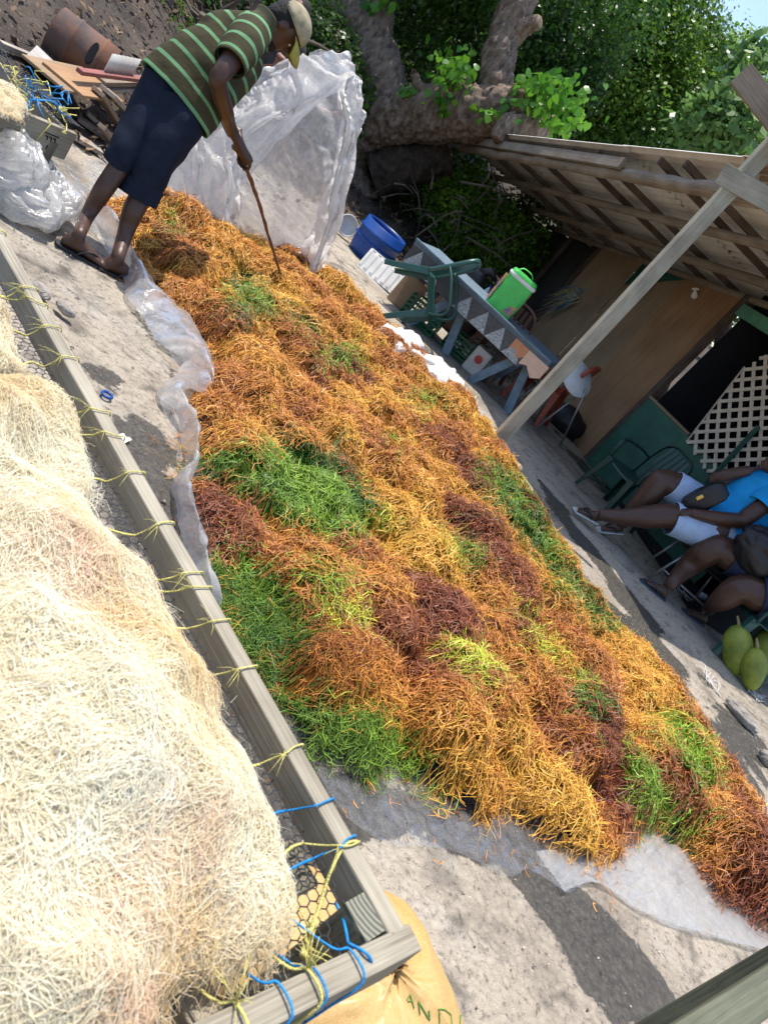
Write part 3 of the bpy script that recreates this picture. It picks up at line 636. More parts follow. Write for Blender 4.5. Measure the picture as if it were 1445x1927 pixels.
# ============================================================ PLASTIC SHEET UNDER AND AROUND IT
MT['film_w2'] = plastic_film('half_milky_film', .20, tint=(.97, .97, .96), bump=.3, bs=14)
MT['film_w3'] = plastic_film('cloudy_film', .42, tint=(.96, .95, .93), bump=.3, bs=18, rough=.3, gloss=.2)
def build_sheet():
    root = thing('plastic_sheet', G(700, 1000), 'huge clear plastic sheet under the wet sea moss, far end lifted up', 'plastic sheet')
    near = [(120,300),(150,390),(200,470),(250,560),(330,690),(300,745),(330,830),(330,910),(350,1040),(400,1150),(470,1290),(590,1440),(650,1545),(720,1585),(850,1600),(950,1650),(1000,1640),(1060,1680),(1115,1660),(1200,1720),(1300,1760),(1445,1800),(1600,1900)]
    far = [(250,300),(330,380),(430,425),(520,465),(590,510),(640,540),(700,590),(760,650),(830,725),(890,800),(915,865),(975,910),(1020,970),(1070,1050),(1120,1120),(1180,1190),(1250,1280),(1310,1360),(1360,1430),(1400,1480),(1440,1520),(1500,1590),(1620,1700)]
    A = np.array([G(*p, .008) for p in near]); B = np.array([G(*p, .012) for p in far])
    A = catmull(A, 170); B = catmull(B, 170); t = np.linspace(0, 1, 90)[None, :, None]
    P = A[:, None]*(1-t) + B[:, None]*t
    edge = np.minimum(t[..., 0], 1-t[..., 0])
    rip = np.abs(n2(P[..., 0], P[..., 1], 5, 1.1)); P[..., 2] = .009 + .030*np.clip(rip-.1, 0, 1) + .02*sstep(.06, 0, edge)*np.clip(n2(P[..., 0], P[..., 1], 7, 4), 0, 1)
    P[..., 0] += .03*n2(A[:, 0], A[:, 1], 4, 2)[:, None]*(edge < .05)
    MB().grid(P).build('ground_film', MT['film_g'], root, smooth=True)
    # doubled, whiter layer at the near end
    rw = [[(1010,1600),(1120,1590),(1220,1560),(1330,1560),(1450,1600)],[(1050,1655),(1130,1640),(1230,1640),(1340,1650),(1470,1680)],[(1065,1675),(1125,1660),(1215,1715),(1310,1750),(1490,1800)]]
    P = surf([[G(x, y, .03) for x, y in r] for r in rw], 60, 130); P[..., 2] = .018 + .02*np.clip(np.abs(n2(P[..., 0], P[..., 1], 6, 3.1)), 0, 1); P = folds(P, .008, 4, 30, .3, 2.)
    MB().grid(P).build('doubled_film', MT['film_w3'], root, smooth=True)
    rw = [[(900,870),(935,880),(970,905)],[(960,935),(990,950),(1015,965)],[(1030,1040),(1050,1045),(1062,1050)]]
    P = surf([[G(x, y, .04) for x, y in r] for r in rw], 40, 20); P = folds(P, .012, 8, 5, .4, 3.); MB().grid(P).build('doubled_film', MT['film_w2'], root, smooth=True)
    rw = [[(1235,1275),(1250,1275)],[(1290,1370),(1312,1365)],[(1370,1470),(1398,1470)],[(1440,1560),(1470,1555)]]
    P = surf([[G(x, y, .045) for x, y in r] for r in rw], 60, 12); P = folds(P, .014, 14, 3, .2, 4.); MB().grid(P).build('doubled_film', MT['film_w2'], root, smooth=True)
    # raised flap along the side next to the rack
    L_ = [(175,400),(200,440),(232,520),(240,560),(270,600),(300,645),(345,672),(338,700),(296,742),(332,772),(345,830),(350,880),(326,912),(338,990),(365,1070),(398,1140)]
    R_ = [(215,405),(252,470),(272,505),(312,553),(345,580),(382,640),(403,705),(395,738),(345,735),(372,800),(372,845),(364,885),(352,920),(378,1000),(392,1070),(408,1150)]
    zl = [.02]*16; zr = [.10,.16,.10,.12,.06,.12,.13,.08,.12,.12,.10,.05,.10,.12,.12,.04]
    a = catmull([G(x, y, z) for (x, y), z in zip(L_, zl)], 150); b = catmull([G(x, y, z) for (x, y), z in zip(R_, zr)], 150)
    t = np.linspace(0, 1, 16)[None, :, None]; P = a[:, None]*(1-t)+b[:, None]*t; P[..., 2] += .05*np.sin(t[..., 0]*pi)
    P = crumple(P, .020, 9, 5); P[..., 2] = np.maximum(P[..., 2], .012)
    MB().grid(P).build('raised_edge', MT['film'], root, smooth=True)
    # the lifted end: a big curtain of film pulled up and folded over
    rows = [[(205,372,.05),(290,392,.05),(400,437,.08),(470,470,.10),(560,505,.06),(605,515,.04)],
            [(190,335,.0),(300,345,.0),(400,390,.0),(480,420,.0),(560,440,.0),(630,450,.0)],
            [(215,300,.0),(320,290,.0),(410,310,.0),(490,320,.0),(580,330,.0),(655,330,.0)],
            [(300,280,0),(370,240,0),(430,240,0),(510,240,0),(590,230,0),(684,215,0)],
            [(380,225,0),(420,190,0),(470,170,0),(540,150,0),(610,140,0),(682,150,0)],
            [(430,190,0),(455,165,0),(500,143,0),(560,105,0),(615,90,0),(668,118,0)]]
    ys = [[5.0,5.15,5.45,5.6,6.0,6.35],[5.05,5.2,5.5,5.7,6.05,6.4],[5.15,5.3,5.5,5.75,6.1,6.4],[5.35,5.45,5.6,5.8,6.1,6.35],[5.5,5.55,5.65,5.8,6.0,6.25],[5.6,5.62,5.7,5.85,6.0,6.2]]
    def ctl(rows, ys, dy=0.): return [[(G(x, y, z) if z else Yp(x, y, q+dy)) for (x, y, z), q in zip(r, yy)] for r, yy in zip(rows, ys)]
    P = surf(ctl(rows, ys), 110, 130); P = folds(P, .075, 1.4, 4, .7, 1.); P = folds(P, .022, 2, 12, .5, 2.); P = folds(P, .008, 3, 30, .9, 3.); P = folds(P, .006, 22, 4, .2, 5.)
    MB().grid(P).build('lifted_film', MT['film'], root, smooth=True)
    # second layer behind (folded over the top), covers the upper left half
    rows2 = [[(290,385,0),(350,395,0),(400,420,0),(430,435,0)],[(300,300,0),(370,300,0),(430,330,0),(460,380,0)],[(330,260,0),(400,230,0),(460,270,0),(480,330,0)],[(420,205,0),(470,180,0),(560,190,0),(655,150,0)],[(445,165,0),(500,140,0),(570,95,0),(662,105,0)]]
    ys2 = [[5.15,5.2,5.3,5.35],[5.1,5.2,5.3,5.4],[5.2,5.3,5.4,5.5],[5.45,5.5,5.6,5.9],[5.6,5.65,5.8,6.1]]
    P = surf(ctl(rows2, ys2, -.06), 80, 80); P = folds(P, .07, 2, 5, .9, 7.); P = folds(P, .03, 5, 14, .6, 8.)
    MB().grid(P).build('folded_film', MT['film_w2'], root, smooth=True)
    # roll along the right-hand edge
    rows3 = [[(560,480,0),(585,515,0),(612,505,0)],[(590,430,0),(615,440,0),(640,420,0)],[(620,330,0),(640,340,0),(668,300,0)],[(640,230,0),(660,240,0),(686,225,0)],[(630,170,0),(655,185,0),(684,190,0)],[(640,110,0),(665,135,0),(680,150,0)]]
    ys3 = [[6.1,6.1,6.15]]*6
    P = surf(ctl(rows3, ys3, -.04), 70, 26); P[:, 12] += np.array([0, -.05, 0]); P = folds(P, .05, 4, 3, .3, 9.); P = folds(P, .02, 14, 4, .2, 4.)
    MB().grid(P).build('edge_roll', MT['film_w'], root, smooth=True)
build_sheet()

# ============================================================ SMALL LITTER ON THE GROUND
def build_litter():
    r = np.random.default_rng(17)
    def gz(x, y): return terrain(x, y)
    # grit on the slab
    n = 5200; x = r.uniform(-4, 4.2, n); y = r.uniform(.9, 9, n); k = ~inpoly(x, y, STRIP) & (fbm(np.stack([x*1.2, y*1.2, x*0], -1), 3) > -.25); x, y = x[k], y[k]; n = len(x)
    s = r.uniform(.0018, .0065, n)*np.where(r.random(n) < .04, 2.2, 1); V = []; base = np.array([(1, 0, 0), (-.5, .87, 0), (-.5, -.87, 0), (.1, .1, .9), (0, 0, -.3)])
    B = np.stack([np.stack([x, y, gz(x, y)+.004], -1)]*5, 1) + base[None]*s[:, None, None]*r.uniform(.6, 1.4, (n, 5, 1)); Fq = np.array([(0, 1, 3), (1, 2, 3), (2, 0, 3), (0, 4, 1), (1, 4, 2), (2, 4, 0)]); Q = (np.arange(n)*5)[:, None, None] + Fq[None]
    c = np.array([.30, .26, .21])*np.exp(r.normal(0, .5, (n, 1))); root = thing('grit', (0, 4, 0), 'fine grit and pebbles strewn over the concrete slab', 'grit'); root['kind'] = 'stuff'
    o = fast_mesh('pebbles', B.reshape(-1, 3), Q.reshape(-1, 3), MT['litter'], root, np.repeat(c, 5, 0), smooth=False); o['kind'] = 'stuff'
    # dead leaves on the soil
    n = 16000; x = np.r_[r.uniform(-11, -3.0, n//2), r.uniform(-6, 2.5, n//2)]; y = np.r_[r.uniform(3.5, 13, n//2), r.uniform(9.3, 15, n//2)]; z = gz(x, y) + .02 + r.uniform(0, .05, n)
    nn = r.normal(0, .5, (n, 3)) + np.array([0, 0, 1.]); nn /= np.linalg.norm(nn, axis=1, keepdims=True); t = np.cross(nn, r.normal(0, 1, (n, 3))); t /= np.linalg.norm(t, axis=1, keepdims=True); b = np.cross(nn, t); P = np.stack([x, y, z], -1); s = r.uniform(.015, .05, n)[:, None]
    V = np.stack([P - t*s, P + b*s*.5 + nn*s*.2, P + t*s, P - b*s*.5 + nn*s*.15], 1).reshape(-1, 3); f = r.random((n, 1)); c = (np.array([.05, .035, .025])*(1-f) + np.array([.20, .135, .08])*f)*np.exp(r.normal(0, .3, (n, 1)))
    root = thing('leaf_litter', (-5, 8, 0), 'dry brown leaf litter covering the dark soil', 'leaf litter'); root['kind'] = 'stuff'; o = fast_mesh('dead_leaves', V, np.arange(4*n).reshape(n, 4), MT['litter'], root, np.repeat(c, 4, 0), smooth=False); o['kind'] = 'stuff'
    # stray shreds of moss round the drift
    n = 500; i = r.integers(0, len(STRIP), n); S = np.array(STRIP); q = S[i] + (S[(i+1) % len(S)]-S[i])*r.random((n, 1)) + r.normal(0, .10, (n, 2)); k = q[:, 0] < 3.9; q = q[k]; n = len(q)
    Pp = paths(q[:, 0], q[:, 1], r.uniform(0, 6.28, n), r.uniform(.02, .06, n), 4, 1.5, .5, lambda a, b_: .016+0*a, r.uniform(0, .006, n), np.zeros(n)); V, Q, C_ = tubes(Pp, .0018*np.ones(n), .001*np.ones(n), 3, cols=np.array([[.45, .18, .04]])*np.exp(r.normal(0, .4, (n, 1))))
    root = thing('moss_shreds', (0, 4, 0), 'stray shreds of brown moss along the edge of the plastic', 'sea moss'); root['kind'] = 'stuff'; o = fast_mesh('shreds', V, Q, MT['litter'], root, C_); o['kind'] = 'stuff'
MT['litter'] = attrmat('litter', 'col', .85, 0, .2)
build_litter()
# ============================================================ DRYING RACK IN FRONT
ZR = .80                                              # top of the rails
RA = G(761, 1740, ZR); RB = G(5, 433, ZR)             # outer top edge of the long rail
RD = nrm(RB-RA); RN = np.array([RD[1], -RD[0], 0]);   # RN points away from the rack (towards the moss strip)
if np.dot(RN, G(1000, 1200)-RA) < 0: RN = -RN
E1 = G(773, 1766, ZR); E2 = G(400, 1950, ZR)          # middle of the end rail's top face
ED = nrm(E2-E1); EN = np.array([-ED[1], ED[0], 0])
if np.dot(EN, RD) < 0: EN = -EN                       # EN points into the rack, along the rail
def bezier_loop(pts, r, name, m, parent, n=5):
    MB().tube(catmull(np.array(pts), max(8, len(pts)*5)), r, n).build(name, m, parent, smooth=True)
def netting(mb, O, e1, e2, poly, cell=.022, wdt=.0024, zf=None, skip=None):
    # hexagonal plastic mesh: strands of small quads in the plane O + a e1 + b e2
    h = cell; pts = {}; edges = set()
    A = np.array(poly); a0, a1, b0, b1 = A[:, 0].min(), A[:, 0].max(), A[:, 1].min(), A[:, 1].max()
    sd_ = h*.43; dx = 3*sd_; dy = .866*sd_
    def P(a, b):
        z = zf(a, b) if zf else 0.; return O + e1*a + e2*b + np.array([0, 0, z])
    nb = int((b1-b0)/dy)+2; na = int((a1-a0)/dx)+2; segs = []
    for j in range(nb):
        b = b0 + j*dy; off = (j % 2)*dx/2
        for i in range(na):
            a = a0 + off + i*dx
            q0 = (a-dx/6, b); q1 = (a+dx/6, b)
            # horizontal short side, then two slanted links to next row
            segs.append((q0, q1)); segs.append((q1, (a+dx/3, b+dy))); segs.append((q0, (a-dx/3, b+dy)))
    V = []; Fc = []
    ca = np.array([((p[0]+q[0])/2, (p[1]+q[1])/2) for p, q in segs]); ok = inpoly(ca[:, 0], ca[:, 1], poly)
    if skip is not None: ok &= ~skip(ca[:, 0], ca[:, 1])
    for (p, q), k in zip(segs, ok):
        if not k: continue
        p = P(*p); q = P(*q); t = nrm(q-p); s = nrm(np.cross(t, [0, 0, 1]))*wdt/2; u = np.array([0, 0, wdt*.45]); o = len(V)
        p = p - t*wdt*.3; q = q + t*wdt*.3
        V += [p-s, p+u, p+s, q-s, q+u, q+s]; Fc += [(o, o+1, o+4, o+3), (o+1, o+2, o+5, o+4)]
    mb.add(V, Fc)
CREAM_A = [(-250,690),(0,686),(60,695),(112,722),(158,755),(185,830),(196,885),(172,925),(228,1000),(240,1030),(290,1058),(330,1150),(385,1220),(440,1280),(446,1312),(432,1335),(480,1400),(512,1475),(555,1560),(588,1680),(580,1745),(545,1800),(470,1815),(420,1845),(380,1815),(330,1875),(300,1960),(200,2150),(-400,2150)]
CREAM_B = [(-300,545),(0,548),(40,570),(48,625),(55,655),(105,690),(70,684),(0,672),(-300,660)]
ZM = .762
HS = 1.
def cream_h(x, y, poly):
    d = dpoly(x, y, poly)*np.where(inpoly(x, y, poly), 1, -1)
    rid = 1-2.2*np.abs(n2(x, y, 4.0, 5.1, 2)); lump = .60 + .75*n2(x, y, 3.6, 2.6) + .5*rid + .28*n2(x, y, 12, 7.)
    return d, HS*(np.sqrt(np.clip(d/.12, 0, 1))*.085 + .035*np.clip(d/.3, 0, 1))*np.clip(lump, .18, 1.7)
def build_cream(px, label, n, seed):
    poly = gp(px, ZM+.062); bx = np.array(poly); x0, x1, y0, y1 = bx[:, 0].min(), bx[:, 0].max(), bx[:, 1].min(), bx[:, 1].max()
    root = thing('dried_sea_moss', (float(bx[:, 0].mean()), float(bx[:, 1].mean()), ZM), label, 'sea moss'); root['kind'] = 'stuff'
    st = .014; xs = np.arange(x0, x1, st); ys = np.arange(y0, y1, st); Xg, Yg = np.meshgrid(xs, ys, indexing='ij')
    d, h = cream_h(Xg, Yg, poly); Z = ZM + .006 + h*.85; ok = d > .016
    idx = -np.ones(Xg.shape, int); V = []; Fc = []
    ii, jj = np.nonzero(ok[:-1, :-1] & ok[1:, :-1] & ok[:-1, 1:] & ok[1:, 1:])
    for i, j in zip(ii, jj):
        q = []
        for a, b in ((i, j), (i+1, j), (i+1, j+1), (i, j+1)):
            if idx[a, b] < 0: idx[a, b] = len(V); V.append((xs[a], ys[b], Z[a, b]))
            q.append(idx[a, b])
        Fc.append(tuple(q))
    o = MB().add(V, Fc).build('moss_core', MT['creamcore'], root, smooth=True); o['kind'] = 'stuff'
    r = np.random.default_rng(seed); x = r.uniform(x0, x1, n); y = r.uniform(y0, y1, n)
    fld = Field(lambda a, b: cream_h(a, b, poly), x0-.1, x1+.1, y0-.1, y1+.1, .008)
    per = 16; nl = n//per; lx = r.uniform(x0, x1, nl); ly = r.uniform(y0, y1, nl); d = fld(lx, ly, 0); k = d > .012; lx, ly, d = lx[k], ly[k], d[k]; nl = len(lx)
    lang = 5.0*n2(lx, ly, 2.6, 9., 2) + 2.8*n2(lx, ly, 7.0, 3., 2) + r.normal(0, .35, nl)
    dx = fld(lx+.01, ly, 0)-fld(lx-.01, ly, 0); dy = fld(lx, ly+.01, 0)-fld(lx, ly-.01, 0); lang = np.where(r.random(nl) < sstep(.06, 0, d)*.6, np.arctan2(-dy, -dx) + r.normal(0, .5, nl), lang)
    lL = r.uniform(.05, .15, nl)*np.where(d < .04, .5, 1); lock = np.repeat(np.arange(nl), per); m = len(lock); L_ = lL[lock]*r.uniform(.5, 1.15, m); ang = lang[lock] + r.normal(0, .24, m)
    x = lx[lock] + r.normal(0, .006, m); y = ly[lock] + r.normal(0, .006, m); x -= .4*L_*np.cos(ang); y -= .4*L_*np.sin(ang)
    zf = lambda a, b: np.where(fld(a, b, 0) > 0, ZM + .006 + fld(a, b, 1)*.95, ZM + .003 + .0*a)
    P = paths(x, y, ang, L_, 6, 1.7, .85, zf, r.uniform(0, .018, nl)[lock] + r.uniform(0, .006, m), r.normal(.0, .005, m), lock, .35); P[..., 2] += .003
    u = n2(x, y, 3.3, 1.4, 3); v = n2(x, y, 9, 5.5, 3)
    cream = np.array([.83, .72, .49]); pale = np.array([.92, .88, .74]); gold = np.array([.70, .45, .14]); pink = np.array([.74, .50, .36])
    a = np.clip(.5+1.0*v + r.normal(0, .35, m), 0, 1)[:, None]; c = cream*(1-a)+pale*a
    gq = np.clip((u-.06)*2.4, 0, 1)[:, None]*.7; c = c*(1-gq)+gold*gq
    for gx, gy, gr in ((440,1290,60),(250,1040,60),(320,1250,40),(150,1180,60),(400,1180,50),(60,1030,40),(120,1260,50)):
        g = G(gx, gy, .8); q = .75*np.exp(-((x-g[0])**2+(y-g[1])**2)/pxm(gr, g)**2)[:, None]; c = c*(1-q)+gold*q
    for gx, gy, gr in ((270,1650,60),(30,1090,45),(60,1130,45),(220,1900,60),(140,1700,40)):
        g = G(gx, gy, .8); q = .75*np.exp(-((x-g[0])**2+(y-g[1])**2)/pxm(gr, g)**2)[:, None]; c = c*(1-q)+pink*q
    c *= np.exp(r.normal(-.02, .1, nl))[lock][:, None]*np.exp(r.normal(0, .06, (m, 1)))
    V, Q, C_ = tubes(P, r.uniform(.00035, .00085, m), .00025*np.ones(m), 2, .2, cols=np.clip(c, 0, .92), tipv=.1)
    o = fast_mesh('moss_strands', V, Q, MT['cream'], root, C_); o['kind'] = 'stuff'; print('cream quads', len(Q))
PCR = RA - RN*.0545 + RD*.034
def build_rack():
    root = thing('drying_rack', (RA[0], RA[1], 0), 'weathered lumber drying rack with black netting under the cream sea moss', 'drying rack')
    c = RA - RN*.0165 - np.array([0, 0, .0275])
    MB().beam(c - RD*.004, c + RD*2.6, .033, .055).build('side_rail', MT['rackwood'], root, bevel=.003)
    ce = E1 - np.array([0, 0, .045])
    MB().beam(ce - ED*.012, ce + ED*1.15, .036, .09).build('end_rail', MT['rackwood'], root, bevel=.003)
    cl = RA + ED*1.09 + RN*.0 - np.array([0, 0, .045])
    MB().beam(cl, cl + RD*2.6, .038, .09).build('side_rail', MT['rackwood'], root, bevel=.003)
    cf = RA + RD*2.58 - np.array([0, 0, .045])
    MB().beam(cf - RN*.04, cf - RN*1.05, .036, .09).build('end_rail', MT['rackwood'], root, bevel=.003)
    # legs; the near corner post shows its end grain
    for k, p in enumerate((PCR, RA - RN*.06 + RD*2.5, RA + ED*1.03 + RD*.06, RA + ED*1.03 + RD*2.5)):
        zt = ZR - .003
        m = MB().beam((p[0], p[1], 0), (p[0], p[1], zt-.004), .052, .040, up=RN).build('leg', MT['rackwood_d'], root, bevel=.004)
        g = MB(); V = [np.array([p[0], p[1], zt]) + RN*a*.0205 + RD*b*.0265 for a, b in ((-1, -1), (1, -1), (1, 1), (-1, 1))]
        V2 = [v - np.array([0, 0, .006]) for v in V]
        g.add(V + V2, [(0, 1, 2, 3), (4, 7, 6, 5), (0, 4, 5, 1), (1, 5, 6, 2), (2, 6, 7, 3), (3, 7, 4, 0)]).build('end_grain', ENDG, m)
    # cross slats
    for s in (.14, .62, 1.15, 1.8, 2.3):
        p = RA + RD*s - np.array([0, 0, .068])
        MB().beam(p - RN*.04, p - RN*1.03, .07, .018).build('cross_slat', MT['rackwood_d'], root, bevel=.002)
    p = G(375, 1880, ZM-.02)
    MB().beam(G(330, 1800, ZM-.022), G(380, 1925, ZM-.022), .045, .022).build('cross_slat', MT['rackwood'], root, bevel=.002)
    # netting
    O = RA.copy(); O[2] = ZM - .004; mb = MB()
    pa = gp(CREAM_A, ZM+.02); pb = gp(CREAM_B, ZM+.02)
    def skip(a, b):
        x = O[0]+RD[0]*a-RN[0]*b; y = O[1]+RD[1]*a-RN[1]*b
        return (inpoly(x, y, pa) & (dpoly(x, y, pa) > .09)) | (inpoly(x, y, pb) & (dpoly(x, y, pb) > .06))
    netting(mb, O, RD, -RN, [(-.02, .036), (1.75, .036), (1.75, .8), (-.02, .8)], zf=lambda a, b: -.018*min(1, max(0, b-.03)/.15) + .005*sin(a*17)*sin(b*23), skip=skip)
    mb.build('netting', MT['net'], root)
    # twine round the long rail
    def rail_tie(px, py, m, seed, tail=.05, r=.0015):
        rr = random.Random(seed); q = G(px, py, ZR); s = np.dot(q-RA, RD); p = RA + RD*s
        z = np.array([0, 0, 1.]); sl = rr.uniform(-.03, .03)
        pts = [p - RN*.055 - z*.036 + RD*(sl+.02), p - RN*.043 - z*.018 + RD*(sl*.6+.01), p - RN*.040 + z*.0035 + RD*sl*.4, p - RN*.019 + z*.004, p + RN*.003 + z*.002, p + RN*.004 - z*.035, p + RN*.003 - z*.054]
        mb = MB(); mb.tube(catmull(np.array(pts), 26), r, 6)
        mb.tube(catmull(np.array([pts[0], pts[0]-RN*.03+z*.004, pts[0]-RN*.06-z*.008+RD*rr.uniform(-.03, .03)]), 8), r*1.4, 6)
        if m is MT['yel']:
            for k in range(4):                       # frayed ends
                a = pts[2] + RD*rr.uniform(-.006, .006); d = -RN*rr.uniform(.01, .045) + RD*rr.uniform(-.03, .03) + z*rr.uniform(-.015, .008)
                mb.tube([a, a+d*.5+z*.004, a+d], [.0006, .0005, .0003], 4)
        mb.build('yellow_tie' if m is MT['yel'] else 'blue_tie', m, root, smooth=True)
    for k, (x, y) in enumerate(((8,440),(62,545),(82,575),(110,620),(138,676),(200,778),(212,822),(250,890),(305,985),(362,1080),(372,1108),(410,1170),(465,1258),(545,1410))): rail_tie(x, y, MT['yel'], k)
    for k, (x, y) in enumerate(((618,1508),(655,1580))): rail_tie(x, y, MT['tblue'], 50+k, r=.0015)
    rail_tie(665, 1590, MT['yel'], 77)
    # twine round the end rail
    def end_tie(px, py, m, nm, out=.02):
        q = G(px, py, ZR); s = np.dot(q-E1, ED); p = E1 + ED*s; z = np.array([0, 0, 1.])
        pts = [p + EN*.09 - z*.04 + ED*.03, p + EN*.03 - z*.01 + ED*.012, p + EN*.018 + z*.004, p - EN*.018 + z*.004, p - EN*.021 - z*.04 + ED*out, p - EN*.021 - z*.092 + ED*out*3]
        mb = MB(); mb.tube(catmull(np.array(pts), 26), 0.0016 if m is MT['tblue'] else .0019, 6)
        if m is MT['yel']:
            rr = random.Random(px)
            for k in range(10):
                a = pts[2]; d = EN*rr.uniform(-.03, .05) + ED*rr.uniform(-.03, .03) + z*rr.uniform(0, .03); mb.tube([a, a+d*.5+z*.004, a+d], [.0009, .0007, .0004], 4)
        mb.build(nm, m, root, smooth=True)
    end_tie(660, 1800, MT['tblue'], 'blue_tie'); end_tie(590, 1835, MT['tblue'], 'blue_tie'); end_tie(525, 1865, MT['tblue'], 'blue_tie')
    end_tie(580, 1838, MT['yel'], 'yellow_tie'); end_tie(445, 1905, MT['yel'], 'yellow_tie')
    z = np.array([0, 0, 1.])
    mb = MB(); a = G(632, 1700, ZM+.004); b = G(655, 1775, ZR-.01)
    mb.tube(catmull(np.array([a, (a+b)/2 + z*.004, b]), 10), .0021, 6)
    q = [G(655, 1775, ZR-.006), G(690, 1795, ZR+.006), G(697, 1822, ZR-.01), G(660, 1862, ZR-.062), G(600, 1890, ZR-.09)]
    mb.tube(catmull(np.array(q), 24), .0021, 6); mb.build('blue_tie', MT['tblue'], root, smooth=True)
    mb = MB(); q = [G(672, 1583, ZR+.004), G(650, 1590, ZR), G(622, 1640, ZM+.03), G(600, 1710, ZM+.006), G(580, 1765, ZM+.006), G(570, 1800, ZM+.008)]
    mb.tube(catmull(np.array(q), 30), [.0022 + .003*(k/29)**3 for k in range(30)], 6)
    rr = random.Random(5)
    for k in range(22):
        a = G(575+rr.uniform(-6, 6), 1770+rr.uniform(-25, 30), ZM+.008); d = np.array([rr.gauss(0, .018), rr.gauss(0, .018), rr.uniform(0, .014)])
        mb.tube([a, a+d*.6+z*.003, a+d], [.001, .0008, .0004], 4)
    mb.build('yellow_tie', MT['yel'], root, smooth=True)
def endgrain():
    m = bpy.data.materials.new('end_grain'); m.use_nodes = True; t = m.node_tree; N = t.nodes; L = t.links; b = N['Principled BSDF']; b.inputs['Roughness'].default_value = .8
    tc = N.new('ShaderNodeTexCoord'); mp = N.new('ShaderNodeMapping'); q = PCR - np.array([RA[0], RA[1], 0]) + RN*.075 + RD*.02
    mp.inputs['Location'].default_value = (-q[0], -q[1], 0)
    wv = N.new('ShaderNodeTexWave'); wv.wave_type = 'RINGS'; wv.rings_direction = 'Z'; wv.inputs['Scale'].default_value = 38; wv.inputs['Distortion'].default_value = 1.2; wv.inputs['Detail'].default_value = 2; wv.inputs['Detail Scale'].default_value = 2
    L.new(tc.outputs['Object'], mp.inputs[0]); L.new(mp.outputs[0], wv.inputs['Vector'])
    mx = N.new('ShaderNodeMix'); mx.data_type = 'RGBA'; mx.inputs[6].default_value = (.26, .25, .19, 1); mx.inputs[7].default_value = (.075, .08, .06, 1)
    L.new(wv.outputs['Fac'], mx.inputs[0]); L.new(mx.outputs[2], b.inputs['Base Color']); return m
ENDG = endgrain()
build_rack()
build_cream(CREAM_A, 'big heap of cream dried sea moss on the black netting beside the end rail', 158000, 1)
build_cream(CREAM_B, 'smaller cream sea moss heap beyond the bare netting gap on the rack', 14000, 2)

